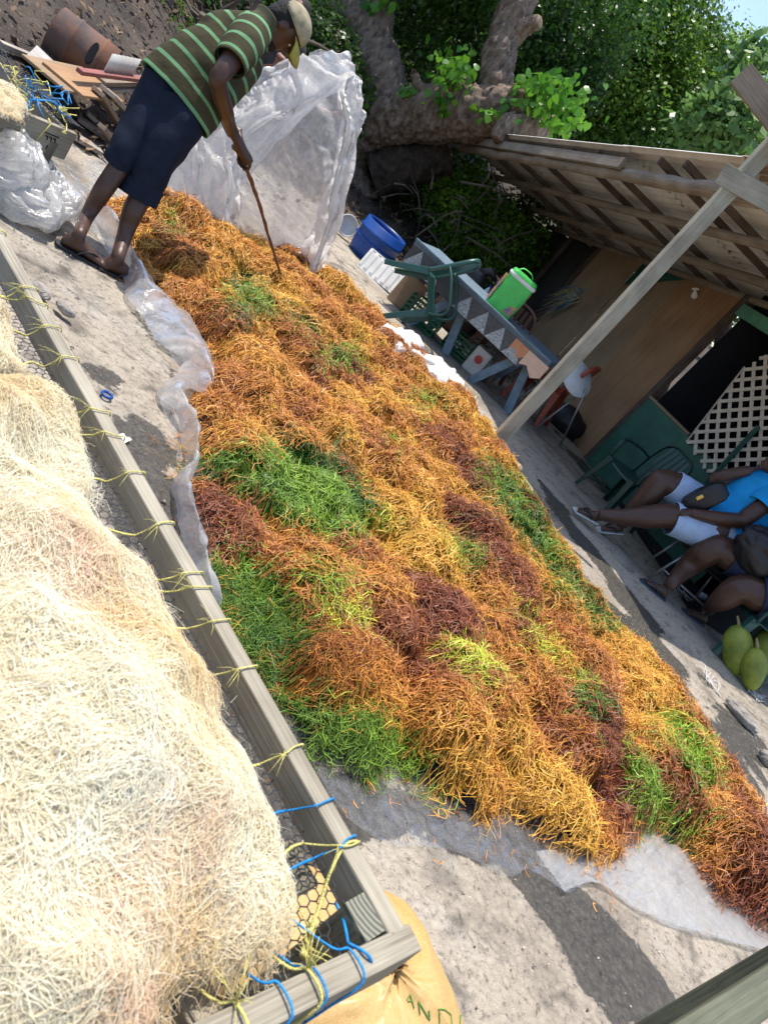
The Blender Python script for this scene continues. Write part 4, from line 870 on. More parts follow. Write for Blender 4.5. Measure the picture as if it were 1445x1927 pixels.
# ---------------------------------------------------------------- woven sack under the rack corner
def build_sack():
    c = G(660, 1885, .36); c[2] = 0
    mb = MB(); rows = []
    prof = [(0.18, 0), (.26, .02), (.285, .10), (.29, .20), (.28, .30), (.255, .38), (.20, .44), (.12, .48), (.05, .495), (.0, .497)]
    zz = catmull(np.array([(r, z, 0) for r, z in prof]), 60)
    n = 90; P = np.zeros((60, n+1, 3))
    for i in range(60):
        for j in range(n+1):
            an = 2*pi*j/n; r = zz[i, 0]*(1 + .035*cos(2*an+.7) + .02*cos(3*an+2))
            pl = .012*sin(an*5 + zz[i, 1]*14) + .004*sin(an*9+zz[i, 1]*5)*sstep(.25, .46, zz[i, 1])
            P[i, j] = c + np.array([cos(an)*(r+pl), sin(an)*(r+pl), zz[i, 1]])
    ed = np.sin(np.linspace(0, pi, n+1))[None, :, None]**.4; P = P*(1-ed) + folds(P, .022, 3, 7, .9, 6.)*ed; P = P*(1-ed) + folds(P, .010, 5, 14, .3, 2.)*ed
    m = bpy.data.materials.new('woven_sack'); m.use_nodes = True; t = m.node_tree; N = t.nodes; L = t.links; b = N['Principled BSDF']; b.inputs['Roughness'].default_value = .38
    uv = N.new('ShaderNodeUVMap'); br = N.new('ShaderNodeTexBrick'); br.inputs['Scale'].default_value = 130; br.inputs['Mortar Size'].default_value = .03; br.inputs['Color1'].default_value = (.60, .37, .12, 1); br.inputs['Color2'].default_value = (.74, .52, .22, 1); br.inputs['Mortar'].default_value = (.40, .20, .07, 1)
    L.new(uv.outputs[0], br.inputs['Vector']); L.new(br.outputs['Color'], b.inputs['Base Color'])
    bp = N.new('ShaderNodeBump'); bp.inputs['Strength'].default_value = .35; bp.inputs['Distance'].default_value = .002; L.new(br.outputs['Fac'], bp.inputs['Height'])
    nz = N.new('ShaderNodeTexNoise'); nz.inputs['Scale'].default_value = 14; tc = N.new('ShaderNodeTexCoord'); L.new(tc.outputs['Object'], nz.inputs['Vector'])
    b2 = N.new('ShaderNodeBump'); b2.inputs['Strength'].default_value = .5; b2.inputs['Distance'].default_value = .02; L.new(nz.outputs[0], b2.inputs['Height']); L.new(bp.outputs[0], b2.inputs['Normal']); L.new(b2.outputs[0], b.inputs['Normal'])
    root = thing('woven_sack', c, 'bulging orange woven sack with green stitched letters under the rack corner', 'sack')
    mb.grid(P, uvscale=.018); o = mb.build('bag', m, root, smooth=True)
    bv = BVHTree.FromPolygons([tuple(v) for v in mb.v], mb.f)
    def on(x, y):
        d = Vector(ray(x, y)).normalized(); h = bv.ray_cast(Vector(CAM), d)
        return (np.array(h[0]) + np.array(h[1])*.002*(1 if h[1].dot(d) < 0 else -1)) if h[0] else None
    L_ = {'A': [[(765,1882),(771,1871),(779,1897)],[(767,1884),(776,1882)]], 'N': [[(790,1909),(787,1884),(808,1919),(806,1901)]], 'D': [[(826,1927),(826,1899)],[(824,1899),(836,1901),(847,1910),(849,1927)]], 'P': [[(864,1926),(865,1911),(873,1913),(874,1922)]]}
    for ch, st in L_.items():
        g = MB()
        for s in st:
            q = [on(*p) for p in s]; q = [p for p in q if p is not None]
            if len(q) > 1:
                d = []
                for a, b_ in zip(s[:-1], s[1:]):
                    for f in np.linspace(0, 1, 5):
                        k = on(a[0]+(b_[0]-a[0])*f, a[1]+(b_[1]-a[1])*f)
                        if k is not None: d.append(k)
                if len(d) > 1: g.tube(d, .0011, 5)
        if g.v: g.build('letter', mat('green_stitch', (.12, .30, .06), .6, bump=0), root)
build_sack()
# ---------------------------------------------------------------- rail of the next rack, close to the lens
def build_near_rail():
    a = G(1445, 1812, 1.08); b = G(1262, 1927, 1.08); d = nrm(b-a); n = np.array([-d[1], d[0], 0]);
    if n[1] > 0: n = -n
    root = thing('rack_rail', (a[0], a[1], 0), 'dark mossy lumber rail in the corner nearest the coconuts side', 'rail')
    root['label'] = 'blurred dark green-grey lumber rail cutting across the concrete corner'
    p = a + n*.022 - np.array([0, 0, .04]); MB().beam(p - d*.9, p + d*.62, .042, .085).build('rail', MT['nearrail'], root, bevel=.004)
    q = p - d*.8; MB().beam((q[0], q[1], 0), (q[0], q[1], 1.04), .08, .08, up=d).build('leg', MT['nearrail'], root, bevel=.004)
    q = p + d*.55; MB().beam((q[0], q[1], 0), (q[0], q[1], 1.04), .08, .08, up=d).build('leg', MT['nearrail'], root, bevel=.004)
build_near_rail()
# ============================================================ SHACK
HA = np.array([-.457, .889, 0]); HA /= np.linalg.norm(HA); HB = np.array([HA[1], -HA[0], 0])      # HA runs along the shack, away; HB into it
PB = G(916, 850); WB = G(1100, 862)
UP = np.array([0, 0, 1.])
def front(x, y): return PL(x, y, PB, HB)
def wall(x, y, off=0.): return PL(x, y, WB + HB*off, HB)
FL = front(840, 268); FR = front(1375, 352)           # middle of the front beam
BD = nrm(FR-FL)                                       # along the beam, towards the camera and up
RP = FR + UP*.235; RNr = nrm(np.cross(BD, HB)); RNr = RNr*np.sign(RNr[2])
RT = nrm(np.cross(RNr, BD)); RT = RT*np.sign(np.dot(RT, HB))
def roofp(a, b, up=0.): return RP + BD*a + RT*b + RNr*up       # a along beam (camera side positive)
def build_shack():
    root = thing('shack', (PB[0], PB[1], 0), 'open-fronted shack of plywood, lattice and corrugated iron on rough poles', 'shack')
    # post
    top = front(1500, 198); p0 = PB.copy(); p0[2] = -.02
    MB().beam(p0, np.array([PB[0], PB[1], top[2]+.5]), .105, .105, up=HA+HB*.25).build('post', MT['post'], root, bevel=.005)
    sn = front(1130, 512)
    # front pole beam and the shorter board lashed to it
    n = 26; P = [FL + BD*t for t in np.linspace(-.2, np.linalg.norm(FR-FL)+.1, n)]; rr = random.Random(4)
    P = [p + UP*rr.uniform(-.012, .012) + HB*(.19+rr.uniform(-.01, .01))+UP*.06 for p in P]
    MB().tube(P, [.062+rr.uniform(-.006, .008) for _ in P], 10).build('front_beam', MT['beam'], root, smooth=True)
    a = front(830, 252); b = front(1155, 298)
    MB().beam(a + HB*.10 + UP*.02, b + HB*.10 + UP*.02, .04, .10).build('front_board', MT['beam'], root, bevel=.004)
    # three more beams behind, in the plane under the purlins
    for bb, r in ((.95, .045), (1.72, .05), (2.25, .04)):
        MB().tube([roofp(t, bb, -.14) for t in np.linspace(-7.6, .75, 12)], r, 8).build('roof_beam', MT['beam'], root, smooth=True)
    # purlins run from the front beam to the back
    ap = [np.dot(front(x, y) - RP, BD) for x, y in ((1040,300),(1085,310),(1195,330),(1240,338),(960,285))]
    ap += [.62, ap[-1]-1.0, ap[-1]-2.0]
    for a in ap:
        MB().beam(roofp(a, .9 if a > .1 else .09, -.045), roofp(a+random.uniform(-.05, .05), 2.75, -.045), .04, .06, up=RNr).build('purlin', MT['purlin'], root, bevel=.003)
    # corrugated sheets
    amin, amax = -7.9, .75; rows = np.arange(amin, amax, 1.9); cols = np.arange(.07, 2.7, .80); sheets = []
    for i, a0 in enumerate(rows):
        for j, b0 in enumerate(cols):
            nb = 9*8+1; bs = np.linspace(b0, b0+.86, nb); zz = .018*np.sin((bs-b0)*2*pi/.0956) + .004*(i % 2) + .006*(j % 2)
            a1 = min(a0+2.05, .05 if j == 0 else amax)  # near end, out of view, cut to shape where the roof's shade falls
            if a1-a0 < .1: continue
            aa = np.linspace(a0+random.uniform(-.03, .03), a1+random.uniform(-.04, .04), 4)
            jj = random.uniform(-.02, .02)
            P = np.array([[roofp(a, b+jj, z + .02 + .006*i) for b, z in zip(bs, zz)] for a in aa])
            MB().grid(P).build('roof_sheet', MT['roof'] if random.random() > .1 else MT['roof2'], root, smooth=True)
    # boards nailed to the post
    q = Yp(1355, 325, PB[1]-.06); q2 = Yp(1520, 420, PB[1]-.02); MB().beam(q, q2, .03, .14, up=(0.2, 0, 1)).build('brace_board', MT['post'], root, bevel=.003)
    q = Yp(1392, 138, PB[1]-.15); q2 = Yp(1520, 300, PB[1]-.15); MB().beam(q, q2, .05, .155, up=(-.3, 0, 1)).build('brace_board', MT['beam'], root, bevel=.003)
    q = Yp(1330, 360, PB[1]+.1)
    # plywood wall panels
    sof = lambda x, y: float(np.dot(wall(x, y) - WB, HA))
    zroof = lambda s: wallroof(s)
    def wallroof(s):
        p = WB + HA*s; # height of the roof plane over that spot
        return RP[2] - (np.dot(RNr[:2], p[:2]-RP[:2]))/RNr[2] - .12
    panels = [(.02, 1.08, 0., 'ply', 0), (1.09, 2.15, .01, 'ply2', .0), (2.16, 3.3, -.01, 'ply2', 0)]
    for s0, s1, off, m, zb in panels:
        h0, h1 = wallroof(s0)-.05, wallroof(s1)-.05
        if m == 'ply2' and s0 < 2: h0, h1 = h0-.0, h1-.35
        A = WB + HA*s0 + HB*off; B = WB + HA*s1 + HB*off; V = []
        for dd in (0, .014):
            for P_, z in ((A, -.02), (B, -.02), (B, h1), (A, h0)): V.append(P_ + HB*dd + UP*z)
        uvw = [(0, 0), (0, s1-s0), (h1, s1-s0), (h0, 0)]; r = random.random()*9; uvw = [(u+r, v+r) for u, v in uvw]
        MB().add(V, [(0, 1, 2, 3), (7, 6, 5, 4), (0, 4, 5, 1), (1, 5, 6, 2), (2, 6, 7, 3), (3, 7, 4, 0)], [uvw, uvw[::-1], None, None, None, None]).build('plywood_panel', MT[m], root)
    # green board showing above the middle panel
    s0, s1 = 1.06, 2.2; A = WB + HA*s0 + HB*.03; B = WB + HA*s1 + HB*.03
    MB().add([A+UP*1.2, B+UP*1.2, B+UP*(wallroof(s1)-.02), A+UP*(wallroof(s0)-.02)] + [p + HB*.02 for p in (A+UP*1.2, B+UP*1.2, B+UP*(wallroof(s1)-.02), A+UP*(wallroof(s0)-.02))], [(0, 1, 2, 3), (7, 6, 5, 4), (0, 4, 5, 1), (1, 5, 6, 2), (2, 6, 7, 3), (3, 7, 4, 0)]).build('green_board', MT['green'], root)
    # dark jamb, lintel, room behind the doorway
    J = WB - HA*.05; MB().beam(J - UP*.02, J + UP*(wallroof(-.05)), .09, .07, up=HB).build('door_jamb', MT['purlin'], root, bevel=.004)
    MB().beam(wall(1385, 578) - HA*.03, wall(1385, 578) - HA*1.1 + UP*.03, .05, .13).build('lintel', MT['palegreen'], root, bevel=.004)
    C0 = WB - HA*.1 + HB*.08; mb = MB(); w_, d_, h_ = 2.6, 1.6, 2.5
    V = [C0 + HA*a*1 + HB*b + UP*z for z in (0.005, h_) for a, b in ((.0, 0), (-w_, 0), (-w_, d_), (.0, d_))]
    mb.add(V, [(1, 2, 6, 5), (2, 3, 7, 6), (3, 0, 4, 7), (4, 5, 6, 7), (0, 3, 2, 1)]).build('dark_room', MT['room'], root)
    # half wall in front of the opening, lattice above and beside it
    LP = G(1120, 862); LP = WB - HA*.10 - HB*.05; LD = nrm(np.array([.80, -.60, 0])); LNn = np.array([LD[1], -LD[0], 0])
    if np.dot(LNn, -LP) < 0: LNn = -LNn
    lat = lambda x, y: PL(x, y, LP, LNn)
    tl = lat(1225, 752); tr = lat(1303, 800); bl = lat(1112, 858)
    zt = tl[2]; s1 = float(np.dot(tr-LP, LD))
    MB().beam(LP + LD*.02 + UP*(zt/2), LP + LD*1.9 + UP*(zt/2), .03, zt).build('half_wall', MT['green'], root, bevel=.004)
    MB().beam(LP + LD*.02 + UP*(zt+.014) - LNn*.06, LP + LD*(s1+.05) + UP*(zt+.014) - LNn*.06, .17, .025).build('counter_board', MT['ply2'], root, bevel=.003)
    # lattice: diagonal slats clipped to a slanted outline
    lp = MB(); o0 = LP + LNn*.035
    outline = [(1290,832),(1400,690),(1450,660),(1560,640),(1600,900),(1440,1010),(1390,960),(1330,890)]
    OP = [(float(np.dot(PL(x, y, o0, LNn)-o0, LD)), float(PL(x, y, o0, LNn)[2])) for x, y in outline]
    lroot = MB().beam(o0 + LD*OP[0][0] + UP*OP[0][1], o0 + LD*OP[1][0] + UP*OP[1][1], .012, .03).build('lattice_panel', MT['lattice'], root)
    A = np.array(OP); sx0, sx1, z0, z1 = A[:, 0].min(), A[:, 0].max(), A[:, 1].min(), A[:, 1].max(); pitch = .105
    for fam in (1, -1):
        for k in np.arange(-4, 4, pitch):
            pts = []
            for t in np.linspace(-3, 3, 400):
                s = (sx0+sx1)/2 + t*.7071 + k*.7071; z = (z0+z1)/2 + fam*(t*.7071 - k*.7071)
                pts.append((s, z))
            pts = np.array(pts); ok = inpoly(pts[:, 0], pts[:, 1], OP)
            if ok.sum() < 4: continue
            i0, i1 = np.nonzero(ok)[0][[0, -1]]; a, b = pts[i0], pts[i1]
            off = LNn*(.004 if fam > 0 else -.004)
            MB().beam(o0 + LD*a[0] + UP*a[1] + off, o0 + LD*b[0] + UP*b[1] + off, .007, .036, up=np.cross(nrm(LD*(b[0]-a[0])+UP*(b[1]-a[1])), LNn)).build('slat', MT['lattice'], lroot)
    MB().beam(lat(1250, 1000)*1 + LNn*.06, lat(1430, 805) + LNn*.06, .04, .05).build('green_bar', MT['green'], root, bevel=.004)
    # dark iron sheets closing the back left part
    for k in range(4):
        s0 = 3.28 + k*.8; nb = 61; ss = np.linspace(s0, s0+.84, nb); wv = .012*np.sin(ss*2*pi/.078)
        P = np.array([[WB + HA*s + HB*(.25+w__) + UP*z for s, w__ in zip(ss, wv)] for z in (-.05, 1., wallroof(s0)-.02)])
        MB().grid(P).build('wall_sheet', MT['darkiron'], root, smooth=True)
    for k in (3.6, 4.6):
        p = WB + HA*k + HB*.1; MB().beam(p, p + UP*wallroof(k), .06, .06, up=HA).build('inner_post', MT['purlin'], root)
    # bulb on the plywood
    q = wall(1308, 545, -.05); mb = MB(); mb.lathe([(.016, 0), (.018, .02), (.034, .05), (.038, .075), (.026, .1), (0.001, .108)], q, ax=nrm(np.array([.5, -.2, -.75])), n=14); mb.lathe([(.045, -.012), (.045, .0), (.02, .012)], q, ax=nrm(np.array([.5, -.2, -.75])), n=14)
    mb.build('light_bulb', MT['bulb'], root, smooth=True)
MT['roof2'] = mat('rusty_iron', (.50, .38, .27), .6, col2=(.30, .20, .13), scale=3, bump=.15)
build_shack()

# ============================================================ PLASTIC CHAIRS
def rot_to(fwd, up):
    f = nrm(fwd); u = nrm(np.array(up) - f*np.dot(up, f)); r = np.cross(f, u)
    return Matrix((Vector(r), Vector(f), Vector(u))).transposed().to_4x4()
def make_chair(label, m, group=None, arms=True):
    # local: seat faces +y, z up, origin on the floor
    root = thing('plastic_chair', (0, 0, 0), label, 'chair', group)
    P = np.zeros((13, 13, 3))
    for i in range(13):
        for j in range(13):
            x = -.23+.46*i/12; y = -.21+.43*j/12; P[i, j] = (x*(1-.08*(j < 3)), y, .425 - .018*(1-(x/.23)**2) - .03*max(0, (y-.17)/.05)**2 + .01*(y > .0)*y)
    MB().grid(P).build('seat', m, root, smooth=True, solid=.012)
    for sx in (-1, 1):
        for sy, ty in ((.19, .235), (-.19, -.27)):
            mb = MB(); t0 = np.array([sx*.215, sy, .43]); t1 = np.array([sx*.265, ty, 0])
            mb.beam(t0, t1, .012, .075, up=(0, 1, 0), h1=.045); mb.beam(t0 + np.array([-sx*.03, np.sign(sy)*.033, 0]), t1 + np.array([-sx*.018, np.sign(sy)*.019, 0]), .07, .011, up=(0, 1, 0), w1=.042)
            mb.build('leg', m, root, bevel=.004)
        if arms:
            a = catmull(np.array([(sx*.215, -.235, .62), (sx*.255, -.12, .645), (sx*.27, .05, .645), (sx*.262, .17, .63), (sx*.245, .215, .56), (sx*.235, .20, .43)]), 26)
            mb = MB(); 
            mb.tube(a, .024, 8, flat=.55); mb.build('armrest', m, root, smooth=True)
    fr = catmull(np.array([(-.215, -.20, .42), (-.225, -.235, .62), (-.205, -.275, .80), (-.12, -.30, .875), (0, -.305, .885), (.12, -.30, .875), (.205, -.275, .80), (.225, -.235, .62), (.215, -.20, .42)]), 50)
    MB().tube(fr, .023, 8, flat=.6).build('back_frame', m, root, smooth=True)
    for x in (-.13, -.065, 0, .065, .13):
        q = catmull(np.array([(x, -.205, .43), (x*1.05, -.24, .62), (x*.95, -.29, .85)]), 10); mb = MB()
        for a, b in zip(q[:-1], q[1:]): mb.beam(a, b, .042, .008, up=(0, 1, .2))
        mb.build('back_slat', m, root)
    return root
def place(o, loc, fwd, up=(0, 0, 1)):
    Mx = rot_to(fwd, up); Mx.translation = Vector(loc); o.matrix_world = Mx; return o
# tipped chair leaning on the table: front legs on the ground, legs point left
fw = np.array([.62, -.15, -.74]); upv = np.array([.80, .05, .60])
c = make_chair('tipped green plastic armchair leaning against the mosaic table', MT['chair'])
tip = G(705, 600); tip[2] = 0.02
Mx = rot_to(fw, upv); loc = tip - np.array(Mx.to_3x3() @ Vector((.26, .235, 0))) + np.array([0, .25, .0]); place(c, loc, fw, upv)
q = np.array(Yp(1180, 915, 7.55)); q[2] = 0
place(make_chair('empty dark green plastic armchair against the green half wall', MT['chaird']), (q[0]-.0, 7.65, 0), (-.75, -.66, 0))
place(make_chair('orange-red plastic armchair behind the end of the mosaic table', MT['chairr']), tuple(np.array([*Yp(1030, 720, 8.75)[:2], 0])), (-.9, .2, 0))

# ============================================================ TABLE AND THINGS ROUND IT
TY = 7.85
def build_table():
    a = Yp(775, 462, TY+.25); b = Yp(1030, 690, TY); z = .66; a[2] = b[2] = z; d = nrm(b-a); n = np.array([-d[1], d[0], 0]); L_ = np.linalg.norm(b-a)
    root = thing('mosaic_table', ((a+b)/2*np.array([1, 1, 0])), 'long outdoor table edged with triangular grey mosaic tiles on blue-grey legs', 'table')
    MB().beam(a + n*.4, b + n*.4, .80, .05).build('table_top', MT['tblpaint'], root, bevel=.004)
    MB().beam(a - n*.012 + UP*.03, b - n*.012 + UP*.03, .04, .025).build('edge_trim', MT['tblpaint'], root, bevel=.003)
    MB().beam(a + n*.03 - UP*.12, b - d*.25 + n*.03 - UP*.12, .02, .2).build('apron', MT['tile_d'], root)
    k = 0; s = .02; w_ = .23; rr = random.Random(3)
    while s < L_-.36:                                 # alternating light and dark triangles on the apron
        for up_ in (0, 1):
            t0 = s + (w_/2 if up_ else 0)
            if up_: V = [(t0, -.015), (t0+w_, -.015), (t0+w_/2, -.215-rr.uniform(0, .03))]
            else: V = [(t0, -.22), (t0+w_, -.22), (t0+w_/2, -.02)]
            m = MT['tile_l'] if up_ == 0 else MT['tile_d']
            if rr.random() < .12: continue
            P = [a + d*x + UP*y - n*(.004 if up_ else .002) for x, y in V]; P2 = [p + n*.012 for p in P]
            MB().add(P + P2, [(0, 1, 2), (5, 4, 3), (0, 3, 4, 1), (1, 4, 5, 2), (2, 5, 3, 0)]).build('tile', m, root)
        s += w_
    for s0, ln, m, dz in ((L_-.42, .18, 'tile_o', .03), (L_-.24, .26, 'tile_p', -.02)):
        V = [(s0, -.02), (s0+ln, -.02), (s0+ln, -.14+dz), (s0+ln*.7, -.20+dz), (s0+ln*.3, -.13+dz), (s0, -.17+dz)]
        P = [a + d*x + UP*y - n*.008 for x, y in V]; P2 = [p + n*.014 for p in P]; k = len(V)
        MB().add(P + P2, [tuple(range(k)), tuple(range(2*k-1, k-1, -1))] + [(i, (i+1) % k, k+(i+1) % k, k+i)[::-1] for i in range(k)]).build('tile', MT[m], root)
    for s in (L_*.40, L_*.88):
        for dx, off in ((-.28, .12), (.22, .20)):
            MB().beam(a + d*s + n*off - UP*.02, np.array([*(a + d*(s+dx) + n*(off-.06))[:2], 0.]), .09, .045, up=n).build('leg', MT['tblpaint'], root, bevel=.004)
        MB().beam(a + d*s + n*.7 - UP*.02, np.array([*(a + d*(s-.25) + n*.72)[:2], 0.]), .09, .045, up=n).build('leg', MT['tblpaint'], root, bevel=.004)
    # cooler bag on the table
    c = PL(928, 590, a + n*.25, n); c[2] = z+.028
    br = thing('cooler_bag', c, 'bright green cooler bag with white zip edge standing on the mosaic table', 'bag')
    w1, dp, h = .30, .22, .40; e1 = nrm(d*.93 + n*.35); e2 = np.array([-e1[1], e1[0], 0]); lean = np.array([0, 0, 1.]) + e1*.03
    def shell(w0, w1_, d0, d1_, z0, z1, nz=8):
        P = []; 
        for i in range(nz+1):
            t = i/nz; ww = (w0+(w1_-w0)*t)/2; dd = (d0+(d1_-d0)*t)/2; ring = []
            for j in range(40):
                an = 2*pi*j/40; ca, sa = cos(an), sin(an); ca = math.copysign(abs(ca)**.35, ca); sa = math.copysign(abs(sa)**.35, sa)
                bul = 1 + .03*sin(t*pi) + .012*sin(j*1.3+i); ring.append(c + e1*ca*ww*bul + e2*sa*dd*bul + lean*(z0+(z1-z0)*t))
            P.append((c + lean*(z0+(z1-z0)*t), ring))
        return P
    def mk(nm, m, *q):
        P = shell(*q); mb = MB(); V = []; n_ = 40
        for _, r in P: V += r
        Fc = [(i*n_+j, i*n_+(j+1) % n_, (i+1)*n_+(j+1) % n_, (i+1)*n_+j) for i in range(len(P)-1) for j in range(n_)] + [tuple(range(n_))[::-1], tuple((len(P)-1)*n_+j for j in range(n_))]
        mb.add(V, Fc).build(nm, m, br, smooth=False)
    mk('body', MT['bag'], w1, w1, dp, dp, 0, h-.045); mk('zip_edge', MT['white'], w1*1.03, w1*1.03, dp*1.03, dp*1.03, h-.045, h-.01, 2); mk('lid', MT['bag'], w1*.99, w1*.9, dp*.99, dp*.85, h-.01, h+.03, 3)
    for sgn in (-1, 1):
        q = c + e1*sgn*(w1/2+.006); P = [q - e2*.085 + UP*.03, q + e2*.085 + UP*.03, q + e2*.085 + UP*(h-.07), q - e2*.085 + UP*(h-.07)]; P2 = [p + e1*sgn*.004 for p in P]
        MB().add(P2 + P, [(0, 1, 2, 3), (7, 6, 5, 4), (0, 4, 5, 1), (1, 5, 6, 2), (2, 6, 7, 3), (3, 7, 4, 0)]).build('printed_side', MT['print'], br)
    q = c - e2*(dp/2*1.03+.004) ; P = [q + e1*.02 + UP*.03, q + e1*.13 + UP*.03, q + e1*.13 + UP*.15, q + e1*.06 + UP*.11]; P2 = [p - e2*.003 for p in P]
    MB().add(P2 + P, [(0, 1, 2, 3), (7, 6, 5, 4), (0, 4, 5, 1), (1, 5, 6, 2), (2, 6, 7, 3), (3, 7, 4, 0)]).build('printed_patch', MT['print'], br)
    bd_ = MB(); hp = catmull(np.array([c + e1*-.09 + UP*(h+.03), c + e1*-.05 + UP*(h+.07) + e2*.02, c + e1*.05 + UP*(h+.07) + e2*.02, c + e1*.09 + UP*(h+.03)]), 16)
    bd_.tube(hp, .012, 6, flat=.4).build('handle', MT['bag'], br, smooth=True)
build_table()
def build_props():
    # cut-down blue barrel
    c = Yp(684, 492, 9.25); c[2] = 0; root = thing('blue_barrel', c, 'cut-down blue plastic barrel on the ground beyond the tipped chair', 'barrel')
    prof = [(.21, 0), (.245, .02), (.262, .10), (.272, .22), (.275, .30), (.287, .305), (.287, .33), (.275, .335), (.27, .43), (.255, .435), (.25, .40), (.245, .12), (.23, .03), (.0, .03)]
    MB().lathe(prof, c, n=40).build('drum', MT['barrel'], root, smooth=True)
    MB().lathe([(.288, .20), (.291, .205), (.291, .215), (.288, .22), (.27, .22), (.27, .2)], c, n=40, cap=False).build('rib', MT['barrel'], root, smooth=True)
    # white tray leaning
    q = [Yp(672, 500, 8.55), Yp(700, 468, 8.72), Yp(762, 520, 8.72), Yp(735, 560, 8.5)]
    zb = [G(680, 530), None]; root = thing('white_tray', (float(q[0][0]), 8.0, 0), 'ribbed white plastic tray standing on edge by the blue barrel', 'tray')
    e1 = q[2]-q[1]; e2 = q[0]-q[1]; P0 = q[1]; nn = nrm(np.cross(e1, e2)); nn = nn*-np.sign(nn[1])
    mb = MB(); pts = np.array([[P0 + e1*i/24 + e2*j/8 + nn*(.012 if (i % 4 < 2 and 0 < j < 8) else 0) for j in range(9)] for i in range(25)])
    mb.grid(pts).build('panel', MT['whitepl'], root, solid=.008)
    mb = MB(); 
    for a, b in ((0, 1), (1, 2), (2, 3), (3, 0)): mb.beam(q[a] - nn*.03, q[b] - nn*.03, .014, .08, up=nn)
    mb.build('rim', MT['whitepl'], root)
    lo = min(p[2] for p in q); root2 = root
    for o in root.children: o.location.z -= (lo-.01)*.0
    # white lid near the sheet
    c = Yp(652, 425, 9.25); mb = MB(); mb.lathe([(.0, 0), (.10, 0), (.125, .01), (.13, .05), (.12, .055), (.11, .02), (.0, .015)], c, ax=(.5, -.75, .4), n=24); tag(mb.build('white_basin', MT['whitepl'], smooth=True), 'shallow round white basin tilted beside the blue barrel', 'basin')
    # brown board leaning under the chair
    a, b = Yp(720, 568, 8.3), Yp(768, 560, 8.3); a[2] = b[2] = .0; MB_ = MB().beam(np.array([a[0], 8.35, .18]), np.array([b[0]+.1, 8.35, .18]), .02, .36, up=(0, .25, 1)); tag(MB_.build('brown_board', MT['ply2'], bevel=.01), 'rounded scrap of brown plywood standing under the tipped green chair', 'board')
    # green crate and blocks under the table
    for k, (x, y, yy, w_, h_, m, nm, lb, ct) in enumerate(((800, 590, 8.35, .42, .24, 'crate', 'plastic_crate', 'dark green plastic crate lying under the mosaic table', 'crate'), (860, 660, 8.5, .36, .22, 'crate', 'plastic_crate', 'dark green crate beside the red-dotted white box under the table', 'crate'), (905, 672, 8.3, .2, .3, 'whitepl', 'white_box', 'white plastic box under the mosaic table end', 'box'))):
        c = Yp(x, y, yy); c[2] = 0; root = thing(nm, c, lb, ct); mb = MB()
        if m == 'crate':
            for sx in (-1, 1):
                for zz in np.linspace(.03, h_, 5): mb.beam(c + np.array([-w_/2, sx*.15, zz]), c + np.array([w_/2, sx*.15, zz]), .012, .025)
                for zz in np.linspace(.03, h_, 5): mb.beam(c + np.array([sx*w_/2, -.15, zz]), c + np.array([sx*w_/2, .15, zz]), .012, .025)
                for t in np.linspace(-1, 1, 7): mb.beam(c + np.array([t*w_/2, sx*.157, .01]), c + np.array([t*w_/2, sx*.157, h_]), .02, .01, up=(1, 0, 0))
            mb.beam(c + np.array([-w_/2, 0, .012]), c + np.array([w_/2, 0, .012]), .3, .012); mb.build('crate_frame', MT[m], root)
        else:
            mb.beam(c + np.array([-w_/2, 0, h_/2]), c + np.array([w_/2, 0, h_/2]), .18, h_).build('box_body', MT[m], root, bevel=.02); MB().lathe([(.045, 0), (.045, .006), (.0, .008)], c + np.array([.0, -.091, h_*.6]), ax=(0, -1, 0), n=18).build('red_spot', MT['pink'], root)
    # brown child chair under the table: back with rounded bars
    place(make_chair('brown plastic chair pushed under the end of the mosaic table', MT['chairb'], arms=False), (-.28, 8.75, 0), (.2, 1, 0))
    # folding chair with white seat by the plywood
    c = np.array([.98, 8.5, 0]); root = thing('folding_chair', c, 'folding chair with a round white seat leaning on the plywood wall', 'chair')
    s = Yp(1083, 712, 8.45); ax = nrm(np.array([.35, -.6, .75])); MB().lathe([(.0, 0), (.20, 0), (.215, .012), (.21, .026), (.0, .03)], s, ax=ax, n=30).build('seat', MT['white'], root, smooth=True)
    for dx in (-.16, .16): MB().tube([s + np.array([dx, .03, -.01]), np.array([s[0]+dx*1.2-.15, s[1]-.12, .012])], .011, 8).build('leg', MT['metal'], root, smooth=True); MB().tube([s + np.array([dx, -.05, -.01]), np.array([s[0]+dx*1.2+.2, s[1]+.1, .012])], .011, 8).build('leg', MT['metal'], root, smooth=True)
    # dark cloth at the foot of the wall
    c = wall(1060, 815); c = np.array([c[0]-.12, c[1]-.25, .0]); mb = MB(); mb.ell(c + np.array([0, 0, .12]), (.28, .2, .18), 40, 24); V = np.array(mb.v); V = V + (fbm(V*7, 4)*.06)[:, None]*nrm(np.array([.3, -.5, .6])); V[:, 2] = np.maximum(V[:, 2], .004); mb.v = V.tolist(); tag(mb.build('dark_cloth', MT['black'], smooth=True), 'crumpled black cloth heap at the foot of the plywood wall', 'cloth')
    # bundle of frayed blue and straw rope hanging on the plywood edge
    c = wall(1070, 570, -.06); root = thing('rope_bundle', c, 'frayed blue and straw rope hanging on the left edge of the plywood', 'rope')
    for nm, m, sd_ in (('blue_rope', MT['tblue2'], 1), ('straw_rope', MT['straw'], 2)):
        mb = MB(); r = random.Random(sd_)
        for k in range(46):
            a = c + HA*r.gauss(.0, .09) + UP*r.gauss(.12, .06); d = HA*r.uniform(.05, .5) - UP*r.uniform(.1, .5) - HB*r.uniform(0, .1)
            mb.tube([a, a + d*.5 + UP*.06, a + d], [.006, .005, .003], 5)
        mb.build(nm, m, root, smooth=True)
